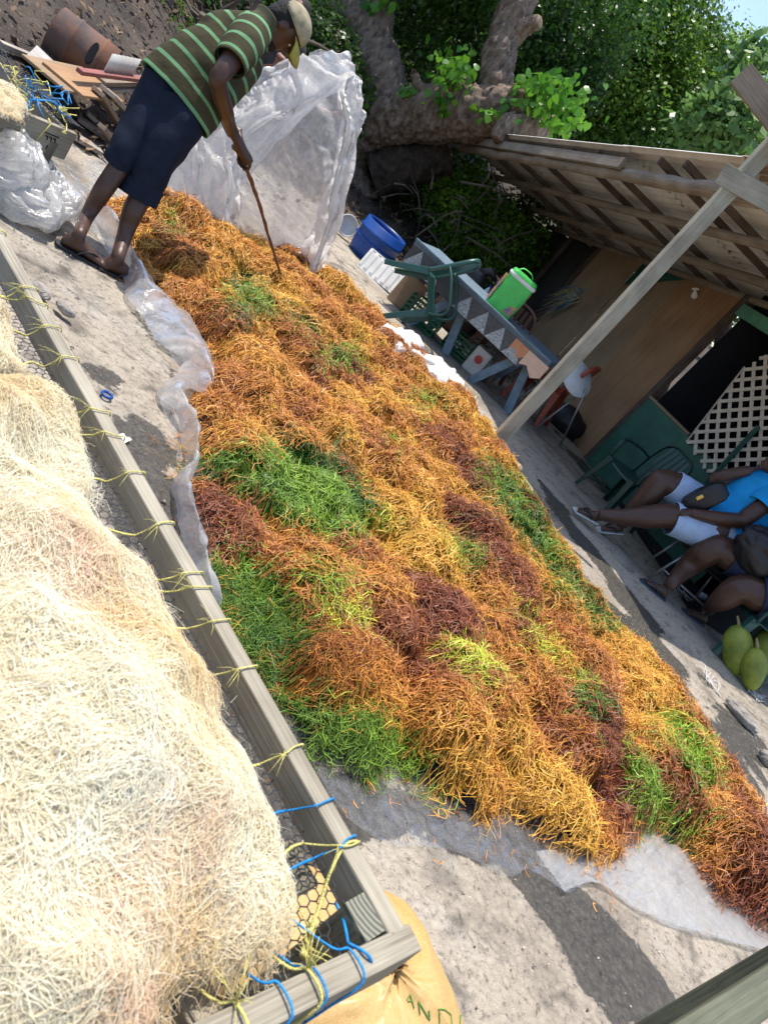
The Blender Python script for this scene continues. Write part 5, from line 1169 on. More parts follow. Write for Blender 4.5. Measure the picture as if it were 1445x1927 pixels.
    # black bag and bottle beyond the table
    c = Yp(890, 528, 9.6); mb = MB(); mb.ell(c, (.16, .12, .17), 28, 18); V = np.array(mb.v); V += fbm(V*9, 3)[:, None]*.05*nrm([.3, -1, .4]); mb.v = V.tolist(); mb.tube([c + UP*.12 + HA*.0, c + np.array([.12, 0, .22]), c + np.array([.2, 0, .16])], [.06, .05, .03], 10); mb.build('rubbish_bag', MT['black'], smooth=True, base=(c[0], c[1], 0)); tag(bpy.data.objects['rubbish_bag'], 'black tied rubbish bag beyond the mosaic table', 'bag')
    MB().lathe([(.34, 0), (.31, .2), (.31, .40), (.31, .455), (.0, .46)], (c[0]+.11, c[1]+.03, 0), n=16).build('tree_stump', MT['darkbark'], smooth=True); tag(bpy.data.objects['tree_stump'], 'dark stump carrying the black rubbish bag and the bottle', 'stump')
    c2 = Yp(922, 540, 9.55); c2[2] = .58; root = thing('water_bottle', c2, 'clear plastic water bottle with blue cap beyond the table', 'bottle')
    MB().lathe([(.03, -.12), (.034, -.10), (.034, .02), (.03, .05), (.014, .085), (.014, .1)], c2, n=16).build('bottle_body', MT['bottle'], root, smooth=True); MB().lathe([(.017, .1), (.017, .125), (.0, .126)], c2, n=12).build('cap', MT['barrel'], root)
    # white woven sack dropped at the edge of the moss
    rows = [[(712,608),(748,612),(772,618)],[(726,632),(768,640),(802,658)],[(742,652),(792,672),(836,684)],[(780,676),(828,702),(866,710)],[(812,700),(850,730),(872,744)]]
    P = surf([[G(x, y, .17+.07*random.random()) for x, y in r] for r in rows], 60, 36)
    e = np.minimum.reduce([np.arange(60)[:, None]*np.ones((1, 36)), (59-np.arange(60))[:, None]*np.ones((1, 36)), np.arange(36)[None, :]*np.ones((60, 1)), (35-np.arange(36))[None, :]*np.ones((60, 1))])
    P = folds(P, .05, 2, 6, 1.3, 3.); P = folds(P, .02, 12, 10, .4, 1.); P[..., 2] = np.maximum(.01, P[..., 2]*sstep(-1, 6, e))
    tag(MB().grid(P).build('white_sack', MT['sackw'], smooth=True), 'empty white woven sack lying between the moss and the mosaic table', 'sack')
    # coconuts
    for k, (x, y, r, lb) in enumerate(((1374, 1230, 1., 'scarred green coconut with a stem, foremost of the pile beside the feet'), (1418, 1256, .82, 'smaller green coconut wedged between two larger ones'), (1440, 1225, .95, 'green coconut at the back of the pile beside the dark green chair'))):
        p = Yp(x, y, [6.25, 6.12, 6.4][k]); r *= 1.12; p[2] = max(p[2], .14*r); root = thing('green_coconut', (p[0], p[1], 0), lb, 'coconut', 'green coconuts on the concrete')
        ax = nrm(np.array([-.62+.1*k, .25, .72])); mb = MB(); pr = [(.001, -.205), (.045, -.19), (.08, -.13), (.105, -.04), (.108, .03), (.092, .10), (.055, .155), (.022, .172), (.001, .174)]
        pr = [(a, b) for a, b in catmull(np.array([(a, b, 0) for a, b in pr]), 22)[:, :2]]
        e = nrm(np.cross(ax, [0, 1, .2])); e2 = np.cross(ax, e); n = 24; rings = []
        V = []; 
        for rr_, zz in pr:
            for j in range(n): an = 2*pi*j/n; q = 1+.02*cos(3*an); V.append(p + (e*cos(an)+e2*sin(an))*max(rr_, .0008)*q*r + ax*zz*r)
        Fc = [(i*n+j, i*n+(j+1) % n, (i+1)*n+(j+1) % n, (i+1)*n+j) for i in range(len(pr)-1) for j in range(n)]
        mb.add(V, Fc).build('husk', MT['coco'], root, smooth=True)
        s = p + ax*.15*r; MB().tube([s, s + ax*.04, s + ax*.09 + np.array([-.02, 0, 0])], [.022, .014, .008], 8).build('stem', MT['cocob'], root, smooth=True)
    # stones
    def stone(x, y, sz, lb, nm='stone', seed=0, ax=(1, .6, .5), rot=0.):
        p = G(x, y); mb = MB(); mb.ell((0, 0, 0), 1., 26, 18); V = np.array(mb.v); V *= (1 + .28*fbm(V*1.6+seed, 4))[:, None]; V = np.round(V*5)/5*.35 + V*.65
        V *= np.array(ax)*sz; c_, s_ = cos(rot), sin(rot); V = np.stack([V[:, 0]*c_-V[:, 1]*s_, V[:, 0]*s_+V[:, 1]*c_, V[:, 2]], 1); V[:, 2] -= V[:, 2].min()*.8; mb.v = (V+p).tolist()
        tag(mb.build(nm, MT['stone'], smooth=False), lb, 'stone')
    stone(92, 415, .075, 'rounded grey stone by the second rack leg', seed=1, rot=2.3); stone(1388, 1352, .13, 'long pale flat stone on the wet concrete below the coconuts', seed=2, ax=(1.15, .42, .35), rot=-.45)
    stone(1440, 1440, .1, 'knobbly pale stone at the right edge of the slab', seed=5); stone(900, 862, .16, 'broken lump of concrete round the foot of the post', 'concrete_lump', 7, (1, .5, .25), .2); stone(975, 905, .15, 'flat concrete lump between post and green moss', 'concrete_lump', 9, (1.2, .5, .2), -.6); stone(960, 880, .10, 'small concrete lump under the post', 'concrete_lump', 12, (1, .6, .4), .5)
    stone(70, 555, .06, 'small stone in the broken slab edge beside the rack rail', seed=21); stone(120, 590, .05, 'tiny dark stone in the broken slab edge', seed=23)
    # litter: blue ring, paper scrap, bottle, string
    p = G(201, 745, .01); th = np.linspace(0, 2*pi, 25); tag(MB().tube([p + np.array([cos(t)*.021, sin(t)*.021, .006]) for t in th], .006, 6, cap=False).build('bottle_ring', MT['barrel'], smooth=True), 'bright blue bottle cap ring on the concrete beside the rack', 'ring')
    p = G(220, 820, .012); P = np.array([[p + np.array([i*.014, j*.016, .006*sin(i*2+j)]) for j in range(4)] for i in range(4)]); tag(MB().grid(P).build('paper_scrap', MT['white'], solid=.001), 'white paper scrap at the edge of the puddle', 'paper')
    p = G(1330, 1128, .03); root = thing('soda_bottle', p, 'clear soda bottle with red label lying under the second chair', 'bottle'); axd = nrm(np.array([.8, .4, .0])); MB().lathe([(.001, -.12), (.032, -.115), (.035, 0), (.033, .06), (.013, .11), (.013, .13), (.0, .131)], p, ax=axd, n=16).build('bottle_body', MT['bottle'], root, smooth=True); MB().lathe([(.0358, -.05), (.0362, .02)], p, ax=axd, n=16, cap=False).build('label', MT['pink'], root, smooth=True)
    r = random.Random(9); mb = MB()
    for (x0, y0, x1, y1, k) in ((1255, 1085, 1300, 1130, 8), (1310, 1235, 1370, 1330, 5), (870, 740, 920, 790, 9), (1405, 1290, 1445, 1330, 7)):
        for q in range(k):
            pts = [G(x0+(x1-x0)*t+r.gauss(0, 5), y0+(y1-y0)*t+r.gauss(0, 5), .006+.01*r.random()) for t in np.linspace(r.uniform(0, .4), r.uniform(.6, 1), 6)]; mb.tube(catmull(np.array(pts), 16), .002, 4)
    o = mb.build('string_litter', MT['white']); tag(o, 'loose white plastic string scattered over the concrete', 'string', kind='stuff')
MT['tblue2'] = mat('faded_blue_rope', (.10, .20, .30), .8, var=.4, scale=30); MT['straw'] = mat('straw_rope', (.45, .38, .16), .8, var=.4, scale=30)
build_props()
# ============================================================ PEOPLE
def px_rings(pts, n=None):
    # pts: (x, y, Y, half-width px, depth ratio) -> loft rings across the path
    P = [Yp(p[0], p[1], p[2]) for p in pts]; R = []; k = len(P)
    for i, p in enumerate(pts):
        t = nrm(P[min(i+1, k-1)]-P[max(i-1, 0)]); v = nrm(P[i]-CAM); wv = nrm(np.cross(t, v)); dv = nrm(np.cross(wv, t)); r = pxm(p[3], P[i]); q = p[4] if len(p) > 4 else 1.
        R.append((P[i], wv*r, dv*r*q))
    return R
def smooth_rings(R, m):
    A = catmull(np.array([np.concatenate(r) for r in R]), m); return [(a[:3], a[3:6], a[6:9]) for a in A]
def limbpx(mb, pts, n=14, m=None): mb.loft(smooth_rings(px_rings(pts), m or len(pts)*5), n)
def hand(mb, wrist, d, palm, size=.19, curl=1.2, thumb=1, spread=.12):
    # palm then five fingers; d = direction of the hand, palm = direction the palm faces
    d = nrm(d); pn = nrm(np.array(palm)-d*np.dot(palm, d)); s = np.cross(d, pn)*thumb; L_ = size*.47
    mb.loft([(wrist - d*.02, s*.026, pn*.019), (wrist + d*.015, s*.029, pn*.018), (wrist + d*L_*.55, s*.040, pn*.016), (wrist + d*L_, s*.042, pn*.014), (wrist + d*(L_+.012), s*.036, pn*.010)], 12)
    for k, (o, ln) in enumerate(((.031, .42), (.010, .47), (-.011, .44), (-.031, .34))):
        p = wrist + d*(L_-.012) + s*o; dd = nrm(d + s*spread*(o*14)); pts = [p]; a = 0
        for q in (.46, .30, .24):
            a += curl*(.8 if q == .46 else .75); v = dd*cos(a*.9) + pn*sin(a*.9); p = p + v*size*ln*q; pts.append(p)
        mb.tube(catmull(np.array(pts), 9), np.linspace(.0098, .0072, 9), 8)
    p = wrist + d*L_*.25 + s*.026; v1 = nrm(d*.65 + s*.75 + pn*.35); v2 = nrm(d*.9 + s*.15 + pn*(.35+.3*curl)); v3 = nrm(d*.7 - s*.35 + pn*(.5+.3*curl))
    mb.tube(catmull(np.array([p - v1*.01, p + v1*.035, p + v1*.035 + v2*.03, p + v1*.035 + v2*.03 + v3*.022]), 9), np.linspace(.013, .0085, 9), 8)
def foot(mb, ankle, d, L_=.25, side=1, toes_up=0.):
    # ankle on the leg axis, d = toe direction (horizontal); foot rests on z = floor
    d = nrm(d); s = np.cross(d, UP)*side; a = np.array(ankle); f = a.copy(); f[2] = a[2]-.075
    rings = [(f - d*.055 + UP*.018, s*.022, UP*.018), (f - d*.04 + UP*.035, s*.031, UP*.035), (f + UP*.045, s*.034, UP*.045), (f + d*.06 + UP*.036, s*.038, UP*.034), (f + d*.12 + UP*.024, s*.044, UP*.022), (f + d*.16 + UP*.016, s*.043, UP*.014), (f + d*.175 + UP*.013, s*.036, UP*.010)]
    mb.loft(smooth_rings(rings, 20), 14)
    for k, o in enumerate((-.030, -.013, .002, .016, .029)):
        r = .0125 if k == 0 else .0085-.0006*k; p = f + d*(.168-.006*k*(k > 0)) + s*o; mb.tube([p - d*.02 + UP*.012, p + d*.012 + UP*.013, p + d*(.03 if k == 0 else .022) + UP*.009], [r, r*1.05, r*.75], 8)
    return f
def sandal(parent, f, d, m, side=1, m2=None):
    d = nrm(d); s = np.cross(d, UP)*side; out = []
    for t in np.linspace(0, 1, 9): out.append((-.07+.275*t, .034+.014*sin(pi*min(1, t*1.05))*(.4+.9*t)))
    pts = [f + d*x + s*w_ for x, w_ in out] + [f + d*.215] + [f + d*x - s*w_ for x, w_ in out[::-1]] + [f - d*.078]
    n = len(pts); V = [p - UP*.010 for p in pts] + [p + UP*.004 for p in pts]
    o = MB().add(V, [tuple(range(n)), tuple(range(2*n-1, n-1, -1))] + [(i, i+n, (i+1) % n+n, (i+1) % n) for i in range(n)]).build('sandal', m2 or m, parent, bevel=.002)
    for sg in (1, -1):
        q = catmull(np.array([f + d*.145 + s*.012 + UP*.006, f + d*.12 + s*.02*sg + UP*.042, f + d*.075 + s*.038*sg + UP*.046, f + d*.03 + s*.040*sg + UP*.004]), 12); MB().tube(q, .008, 6, flat=.5).build('strap', m, o, smooth=True)
def striped():
    m = bpy.data.materials.new('striped_polo'); m.use_nodes = True; t = m.node_tree; N = t.nodes; L = t.links; b = N['Principled BSDF']; b.inputs['Roughness'].default_value = .85; b.inputs['Specular IOR Level'].default_value = .15
    uv = N.new('ShaderNodeUVMap'); sx = N.new('ShaderNodeSeparateXYZ'); L.new(uv.outputs[0], sx.inputs[0])
    mu = N.new('ShaderNodeMath'); mu.operation = 'MULTIPLY'; mu.inputs[1].default_value = 1/.080; L.new(sx.outputs[1], mu.inputs[0])
    fr = N.new('ShaderNodeMath'); fr.operation = 'FRACT'; L.new(mu.outputs[0], fr.inputs[0])
    lt = N.new('ShaderNodeMath'); lt.operation = 'LESS_THAN'; lt.inputs[1].default_value = .23; L.new(fr.outputs[0], lt.inputs[0])
    mx = N.new('ShaderNodeMix'); mx.data_type = 'RGBA'; mx.inputs[6].default_value = (.056, .050, .026, 1); mx.inputs[7].default_value = (.15, .31, .15, 1); L.new(lt.outputs[0], mx.inputs[0]); L.new(mx.outputs[2], b.inputs['Base Color'])
    tc = N.new('ShaderNodeTexCoord'); nz = N.new('ShaderNodeTexNoise'); nz.inputs['Scale'].default_value = 12; nz.inputs['Detail'].default_value = 3; L.new(tc.outputs['Object'], nz.inputs['Vector'])
    bp = N.new('ShaderNodeBump'); bp.inputs['Strength'].default_value = .5; bp.inputs['Distance'].default_value = .02; L.new(nz.outputs[0], bp.inputs['Height']); L.new(bp.outputs[0], b.inputs['Normal']); return m
MT['polo'] = striped(); MT['collar'] = mat('polo_collar', (.075, .07, .035), .85, var=.2, scale=20)
def cloth(R, name, m, parent, n=40, k=None, wr=.010, sc=7., seed=0., cap=False, solid=.006):
    R = smooth_rings(R, k or len(R)*7); mb = MB(); mb.loft(R, n, cap=cap); V = np.array(mb.v); ctr = np.repeat(np.array([r[0] for r in R]), n, 0); o = V-ctr; o /= np.linalg.norm(o, axis=1, keepdims=True)+1e-9
    q = fbm(V*sc+seed, 3) + .6*(1-2*np.abs(fbm(V*sc*np.array([1.6, 1.6, .7])+seed+4, 2))); V = V + o*(q*wr)[:, None]; mb.v = V.tolist(); return mb.build(name, m, parent, smooth=True, solid=solid)
FLOORM = 0.
def build_man():
    root = thing('person', (-2.0, 3.75, 0), 'person in green-striped polo and navy shorts stirring the moss with a stick', 'person')
    toe = nrm(np.array([.75, .62, 0])); a1 = G(146, 445, .085); a2 = G(222, 488, .085)
    mb = MB()
    f1 = foot(mb, a1, toe, side=-1); f2 = foot(mb, a2, nrm(np.array([.6, .78, 0])), side=1)
    limbpx(mb, [(146,452,a1[1],12.5,1.),(150,440,a1[1],12.5,1.),(166,405,3.72,13.5,1.),(192,362,3.74,18,1.05),(222,318,3.78,19,1.),(240,292,3.80,19,1.),(280,235,3.88,24,1.05),(312,192,3.96,30,1.)])
    limbpx(mb, [(220,495,a2[1],13,1.),(223,482,a2[1],13,1.),(236,440,3.83,15,1.),(250,400,3.85,20,1.05),(268,365,3.88,21,1.),(280,340,3.90,22,1.),(310,268,3.94,28,1.05),(330,215,3.98,34,1.)])
    limbpx(mb, [(322,212,3.97,42,.7),(346,180,4.0,48,.7),(380,150,4.07,48,.7),(416,116,4.13,50,.7),(452,82,4.2,46,.7),(478,62,4.22,32,.8),(497,52,4.25,20,1.),(515,46,4.28,19,1.)], 18)
    # arms: right (camera side), left behind it; both hands on the stick
    S1 = Yp(457, 300, 4.40); S0 = Yp(452, 285, 4.36); SD = nrm(Yp(490, 390, 4.70)-S1)
    def grip(S, fore, side, cv):
        d = nrm(fore - SD*np.dot(fore, SD)*.72); pn = nrm(np.cross(d, SD))*cv; size = .185; w_ = S - d*size*.44 - pn*.026; hand(mb, w_, d, pn, size, 1.55, side, .05); return w_
    wa = grip(S1, Yp(452, 285, 4.38)-Yp(425, 200, 3.98), -1, 1); wb = grip(S0 - SD*.03, Yp(452, 285, 4.38)-Yp(424, 205, 4.30), 1, -1)
    def armto(pts, w_):
        R = px_rings(pts); t = nrm(w_ - R[-1][0]); R.append((w_ - t*.01, nrm(R[-1][1])*.026, nrm(R[-1][2])*.022)); R.append((w_ + t*.02, nrm(R[-2][1])*.027, nrm(R[-2][2])*.020)); mb.loft(smooth_rings(R, 40), 14)
    armto([(468,70,4.06,24,1.),(448,98,3.96,22,1.),(420,134,3.86,18.5,1.),(410,148,3.85,17.5,1.),(414,172,3.92,17,1.),(425,208,4.06,15,1.),(437,245,4.24,11,.9)], wa)
    armto([(450,100,4.35,19,1.),(428,160,4.32,16,1.),(420,200,4.32,15,1.),(430,232,4.34,13,1.),(440,255,4.35,10.5,.9)], wb)
    # head bowed, looking down along the stick
    hc = Yp(533, 50, 4.32); look = nrm(np.array([.62, .35, -.58])); hu = nrm(np.array([.45, .35, .85])); hu = nrm(hu - look*np.dot(hu, look)); hs = np.cross(look, hu)
    mb.ell(hc + hu*.02, (.098, .078, .112), 20, 14, [look, hs, hu]); mb.ell(hc + look*.035 - hu*.045, (.062, .056, .075), 16, 12, [look, hs, hu])
    mb.tube([hc + look*.09 + hu*.02, hc + look*.115 - hu*.012, hc + look*.10 - hu*.03], [.010, .017, .014], 8)      # nose
    mb.ell(hc + look*.088 - hu*.058, (.014, .026, .010), 10, 8, [look, hs, hu]); mb.ell(hc + look*.075 - hu*.098, (.024, .028, .02), 10, 8, [look, hs, hu])
    for s in (-1, 1): mb.ell(hc + hs*s*.080 - hu*.005 - look*.012, (.02, .009, .032), 10, 8, [look, hs, hu])
    mb.loft([(Yp(490, 58, 4.24), np.array([.062, 0, 0]), np.array([0, .06, .0])), (hc - hu*.05 - look*.03, np.array([.055, 0, 0]), np.array([0, .055, 0]))], 12)
    mb.build('body', MT['skin'], root, voxel=.0085)
    # hair and beard
    hb = MB(); hb.ell(hc + hu*.028 - look*.022, (.094, .083, .104), 20, 14, [look, hs, hu]); hb.ell(hc - hu*.01 - look*.06, (.05, .07, .07), 16, 10, [look, hs, hu]); hb.build('hair', MT['hair'], root, smooth=True)
    eb = MB()
    for s in (-1, 1): eb.ell(hc + look*.084 + hs*s*.031 + hu*.008, (.010, .014, .007), 10, 8, [look, hs, hu])
    eb.v and None
    for s in (-1, 1):
        e = MB(); e.ell(hc + look*.080 + hs*s*.031 + hu*.006, (.012, .013, .008), 12, 8, [look, hs, hu]); e.build('eye', MT['white'], root, smooth=True)
    be = MB(); be.ell(hc + look*.055 - hu*.088, (.046, .052, .034), 16, 10, [look, hs, hu]); be.build('beard', MT['hair'], root, smooth=True)
    # cap
    cb = MB(); cu_ = nrm(hu*.94 - look*.10); cl = nrm(look - cu_*np.dot(look, cu_)); V = []
    c0 = hc + hu*.048 + look*.004; n = 28; rows = 9
    for i in range(rows):
        ph = i/(rows-1)*pi/2*.98
        for j in range(n): an = 2*pi*j/n; V.append(c0 + (cl*cos(an)*.112 + hs*sin(an)*.096)*cos(ph) + cu_*sin(ph)*.100)
    Fc = [(i*n+j, i*n+(j+1) % n, (i+1)*n+(j+1) % n, (i+1)*n+j) for i in range(rows-1) for j in range(n)] + [tuple((rows-1)*n+j for j in range(n))]
    cap_ = cb.add(V, Fc).build('cap', MT['cap'], root, smooth=True, solid=.004)
    br = np.zeros((9, 7, 3))
    for i in range(9):
        for j in range(7):
            an = (i/8-.5)*2.3; t = j/6; br[i, j] = c0 + (cl*cos(an)*.110 + hs*sin(an)*.095) + (cl*.085 + hs*sin(an)*.012)*t*cos(an*.55) - cu_*(.010 + .045*t*t + .022*abs(sin(an))*t)
    MB().grid(br).build('brim', MT['brim'], cap_, smooth=True, solid=.005)
    r = random.Random(2); lf = MB()
    for k in range(11):
        an = r.uniform(-.2, .75)*-1; ph = r.uniform(.15, .8); nn = nrm((cl*cos(an) + hs*sin(an))*cos(ph) + cu_*sin(ph)); p = c0 + (cl*cos(an)*.1145 + hs*sin(an)*.0985)*cos(ph) + cu_*sin(ph)*.1025 + nn*.003; t = nrm(np.cross(nn, [r.gauss(0, 1), r.gauss(0, 1), r.gauss(0, 1)])); b = np.cross(nn, t)
        o = len(lf.v); lf.add([p - t*.02, p + b*.007, p + t*.02, p - b*.007], [(0, 1, 2, 3)])
    lf.build('leaf_print', MT['capleaf'], cap_)['kind'] = 'stuff'
    # shirt, sleeves, collar
    sh = [(330,190,3.99,80,.62),(348,172,4.02,79,.62),(370,152,4.06,76,.64),(396,130,4.1,73,.66),(424,106,4.15,66,.68),(448,83,4.2,58,.70),(472,64,4.22,42,.74),(492,52,4.25,27,.9)]
    cloth(px_rings(sh), 'shirt', MT['polo'], root, n=56, k=60, wr=.017, sc=6.5)
    cloth(px_rings([(476,60,4.10,33,1.),(460,82,4.01,34,1.),(445,102,3.95,32,1.),(432,119,3.90,30,1.)]), 'sleeve', MT['polo'], root, n=32, k=24, wr=.008, sc=9, seed=3)
    cloth(px_rings([(470,75,4.3,30,1.),(452,105,4.34,32,1.),(440,130,4.35,31,1.)]), 'sleeve', MT['polo'], root, n=28, k=18, wr=.008, sc=9, seed=5)
    cloth(px_rings([(486,55,4.24,31,.9),(497,47,4.26,27,.95),(506,40,4.28,30,.95)]), 'collar', MT['collar'], root, n=28, k=10, wr=.003)
    q = Yp(484, 103, 4.12); bt = MB(); bt.ell(q, .009, 10, 8); bt.build('button', MT['white'], root, smooth=True)
    # shorts: two legs and a seat, cuffs rolled
    R1 = px_rings([(224,304,3.8,24,1.),(232,292,3.8,25,1.),(258,250,3.86,31,1.05),(292,205,3.94,41,1.),(318,172,3.99,52,.8)])
    R2 = px_rings([(262,366,3.89,32,1.),(272,345,3.89,34,1.),(292,297,3.92,40,1.05),(318,238,3.97,52,.95),(334,190,4.0,66,.7)])
    sp = cloth(R1, 'shorts', MT['navy'], root, n=36, wr=.014, sc=7); cloth(R2, 'shorts_leg', MT['navy'], sp, n=40, wr=.014, sc=7, seed=2)
    cloth(px_rings([(221,309,3.8,27,1.),(228,298,3.8,28,1.),(235,287,3.81,27,1.)]), 'cuff', MT['navy'], sp, n=32, k=12, wr=.006, sc=12); cloth(px_rings([(258,372,3.885,36,1.),(265,357,3.89,37,1.),(272,343,3.895,36,1.)]), 'cuff', MT['navy'], sp, n=32, k=12, wr=.006, sc=12, seed=1)
    sandal(root, f1, toe, MT['sole'], -1); sandal(root, f2, nrm(np.array([.6, .78, 0])), MT['sole'], 1)
    # the stick
    tipz = G(540, 548, .13); pts = [Yp(446, 268, 4.32), Yp(457, 300, 4.40), Yp(475, 345, 4.56), (Yp(490, 390, 4.72)), Yp(508, 450, 4.93), Yp(525, 505, 5.13), tipz]
    sb = MB(); C_ = catmull(np.array(pts), 40); rs = random.Random(3); C_ = C_ + np.array([[rs.gauss(0, .0015), 0, rs.gauss(0, .0015)] for _ in C_]); sb.tube(C_, np.linspace(.014, .008, 40)*np.array([1+.15*sin(i*1.7) for i in range(40)]), 10)
    tag(sb.build('stick', MT['stick'], smooth=True), 'thin crooked brown stick held in both hands, tip in the moss', 'stick')
build_man()
def build_holder():
    # second man behind the lifted plastic, arm up
    Y = 6.5; b = Yp(548, 62, Y); root = thing('person', (b[0], b[1], float(terrain(b[0], b[1]))), 'person hidden behind the lifted plastic, one raised fist showing', 'person')
    mb = MB(); x, y = b[0]+.02, Y; z0 = float(terrain(x, y))
    for s in (-1, 1):
        foot(mb, (x+s*.12, y-.02, z0+.085), (.1, -1, 0), side=s); mb.loft(smooth_rings([((x+s*.12, y, z0+.06), (.042, 0, 0), (0, .045, 0)), ((x+s*.12, y, z0+.30), (.058, 0, 0), (0, .062, 0)), ((x+s*.115, y, z0+.48), (.058, 0, 0), (0, .06, 0)), ((x+s*.10, y, z0+.85), (.088, 0, 0), (0, .09, 0))], 22), 14)
    mb.loft(smooth_rings([((x, y, z0+.78), (.16, 0, 0), (0, .11, 0)), ((x, y, z0+1.0), (.145, 0, 0), (0, .10, 0)), ((x, y-.03, z0+1.22), (.18, 0, 0), (0, .115, 0)), ((x, y-.06, z0+1.36), (.16, 0, 0), (0, .09, 0)), ((x, y-.08, z0+1.41), (.06, 0, 0), (0, .055, 0)), ((x, y-.10, z0+1.47), (.052, 0, 0), (0, .055, 0))], 30), 18)
    hc = np.array([x, y-.13, z0+1.50]); mb.ell(hc, (.075, .095, .115)); mb.tube([hc + np.array([0, -.09, .02]), hc + np.array([0, -.115, -.02]), hc + np.array([0, -.095, -.035])], [.01, .016, .012], 8)
    fist = Yp(527, 112, 6.05); sh = np.array([x-.17, y-.04, z0+1.32]); el = (sh+fist)/2 + np.array([-.05, .05, -.20]); mb.loft(smooth_rings([(sh, np.array([.06, 0, 0]), np.array([0, .055, .02])), (el, np.array([.045, 0, 0]), np.array([0, .045, .0])), (fist - np.array([0, 0, .06]), np.array([.03, 0, 0]), np.array([0, .026, 0]))], 20), 12)
    hand(mb, fist - UP*.055, np.array([.1, -.1, 1.]), np.array([.3, -1, 0]), .18, 1.45, 1)
    s2 = np.array([x+.17, y-.04, z0+1.32]); e2 = s2 + np.array([.08, .02, -.26]); w2 = Yp(630, 215, 6.62); mb.loft(smooth_rings([(s2, np.array([.06, 0, 0]), np.array([0, .055, .0])), (e2, np.array([.045, 0, 0]), np.array([0, .045, .0])), (w2, np.array([.028, 0, .0]), np.array([0, .026, 0]))], 20), 12); hand(mb, w2, w2-e2, np.array([0, -1, .2]), .18, 1.3, -1)
    mb.build('body', MT['skin2'], root, voxel=.011)
    hb = MB(); hb.ell(hc + np.array([0, .02, .03]), (.083, .095, .10)); hb.build('hair', MT['hair'], root, smooth=True)
    cloth([((x, y, z0+.72), np.array([.185, 0, 0]), np.array([0, .135, 0])), ((x, y, z0+1.0), np.array([.175, 0, 0]), np.array([0, .13, 0])), ((x, y-.03, z0+1.24), np.array([.20, 0, 0]), np.array([0, .14, 0])), ((x, y-.06, z0+1.37), np.array([.15, 0, 0]), np.array([0, .10, 0])), ((x, y-.08, z0+1.41), np.array([.075, 0, 0]), np.array([0, .07, 0]))], 'shirt', MT['darktee'], root)
    for s in (-1, 1): cloth([((x+s*.12, y, z0+.42), np.array([.085, 0, 0]), np.array([0, .09, 0])), ((x+s*.10, y, z0+.85), np.array([.105, 0, 0]), np.array([0, .12, 0]))], 'shorts_leg', MT['navy'], root, k=12)
MT['darktee'] = mat('dark_tee', (.045, .045, .05), .85, var=.3, scale=9)
build_holder()
def seat_head(mb, c, look, sz=1.):
    look = nrm(look); hu = nrm(UP - look*np.dot(UP, look)); hs = np.cross(look, hu); mb.ell(c, (.092*sz, .076*sz, .112*sz), 18, 12, [look, hs, hu]); mb.ell(c + look*.035 - hu*.05, (.055, .05, .065), 14, 10, [look, hs, hu]); mb.tube([c + look*.085 + hu*.015, c + look*.11 - hu*.02, c + look*.095 - hu*.035], [.009, .016, .012], 8); mb.ell(c + look*.082 - hu*.06, (.014, .025, .012), 10, 8, [look, hs, hu])
    for s in (-1, 1): mb.ell(c + hs*s*.078, (.018, .009, .03), 8, 8, [look, hs, hu])
    return hu, hs, look
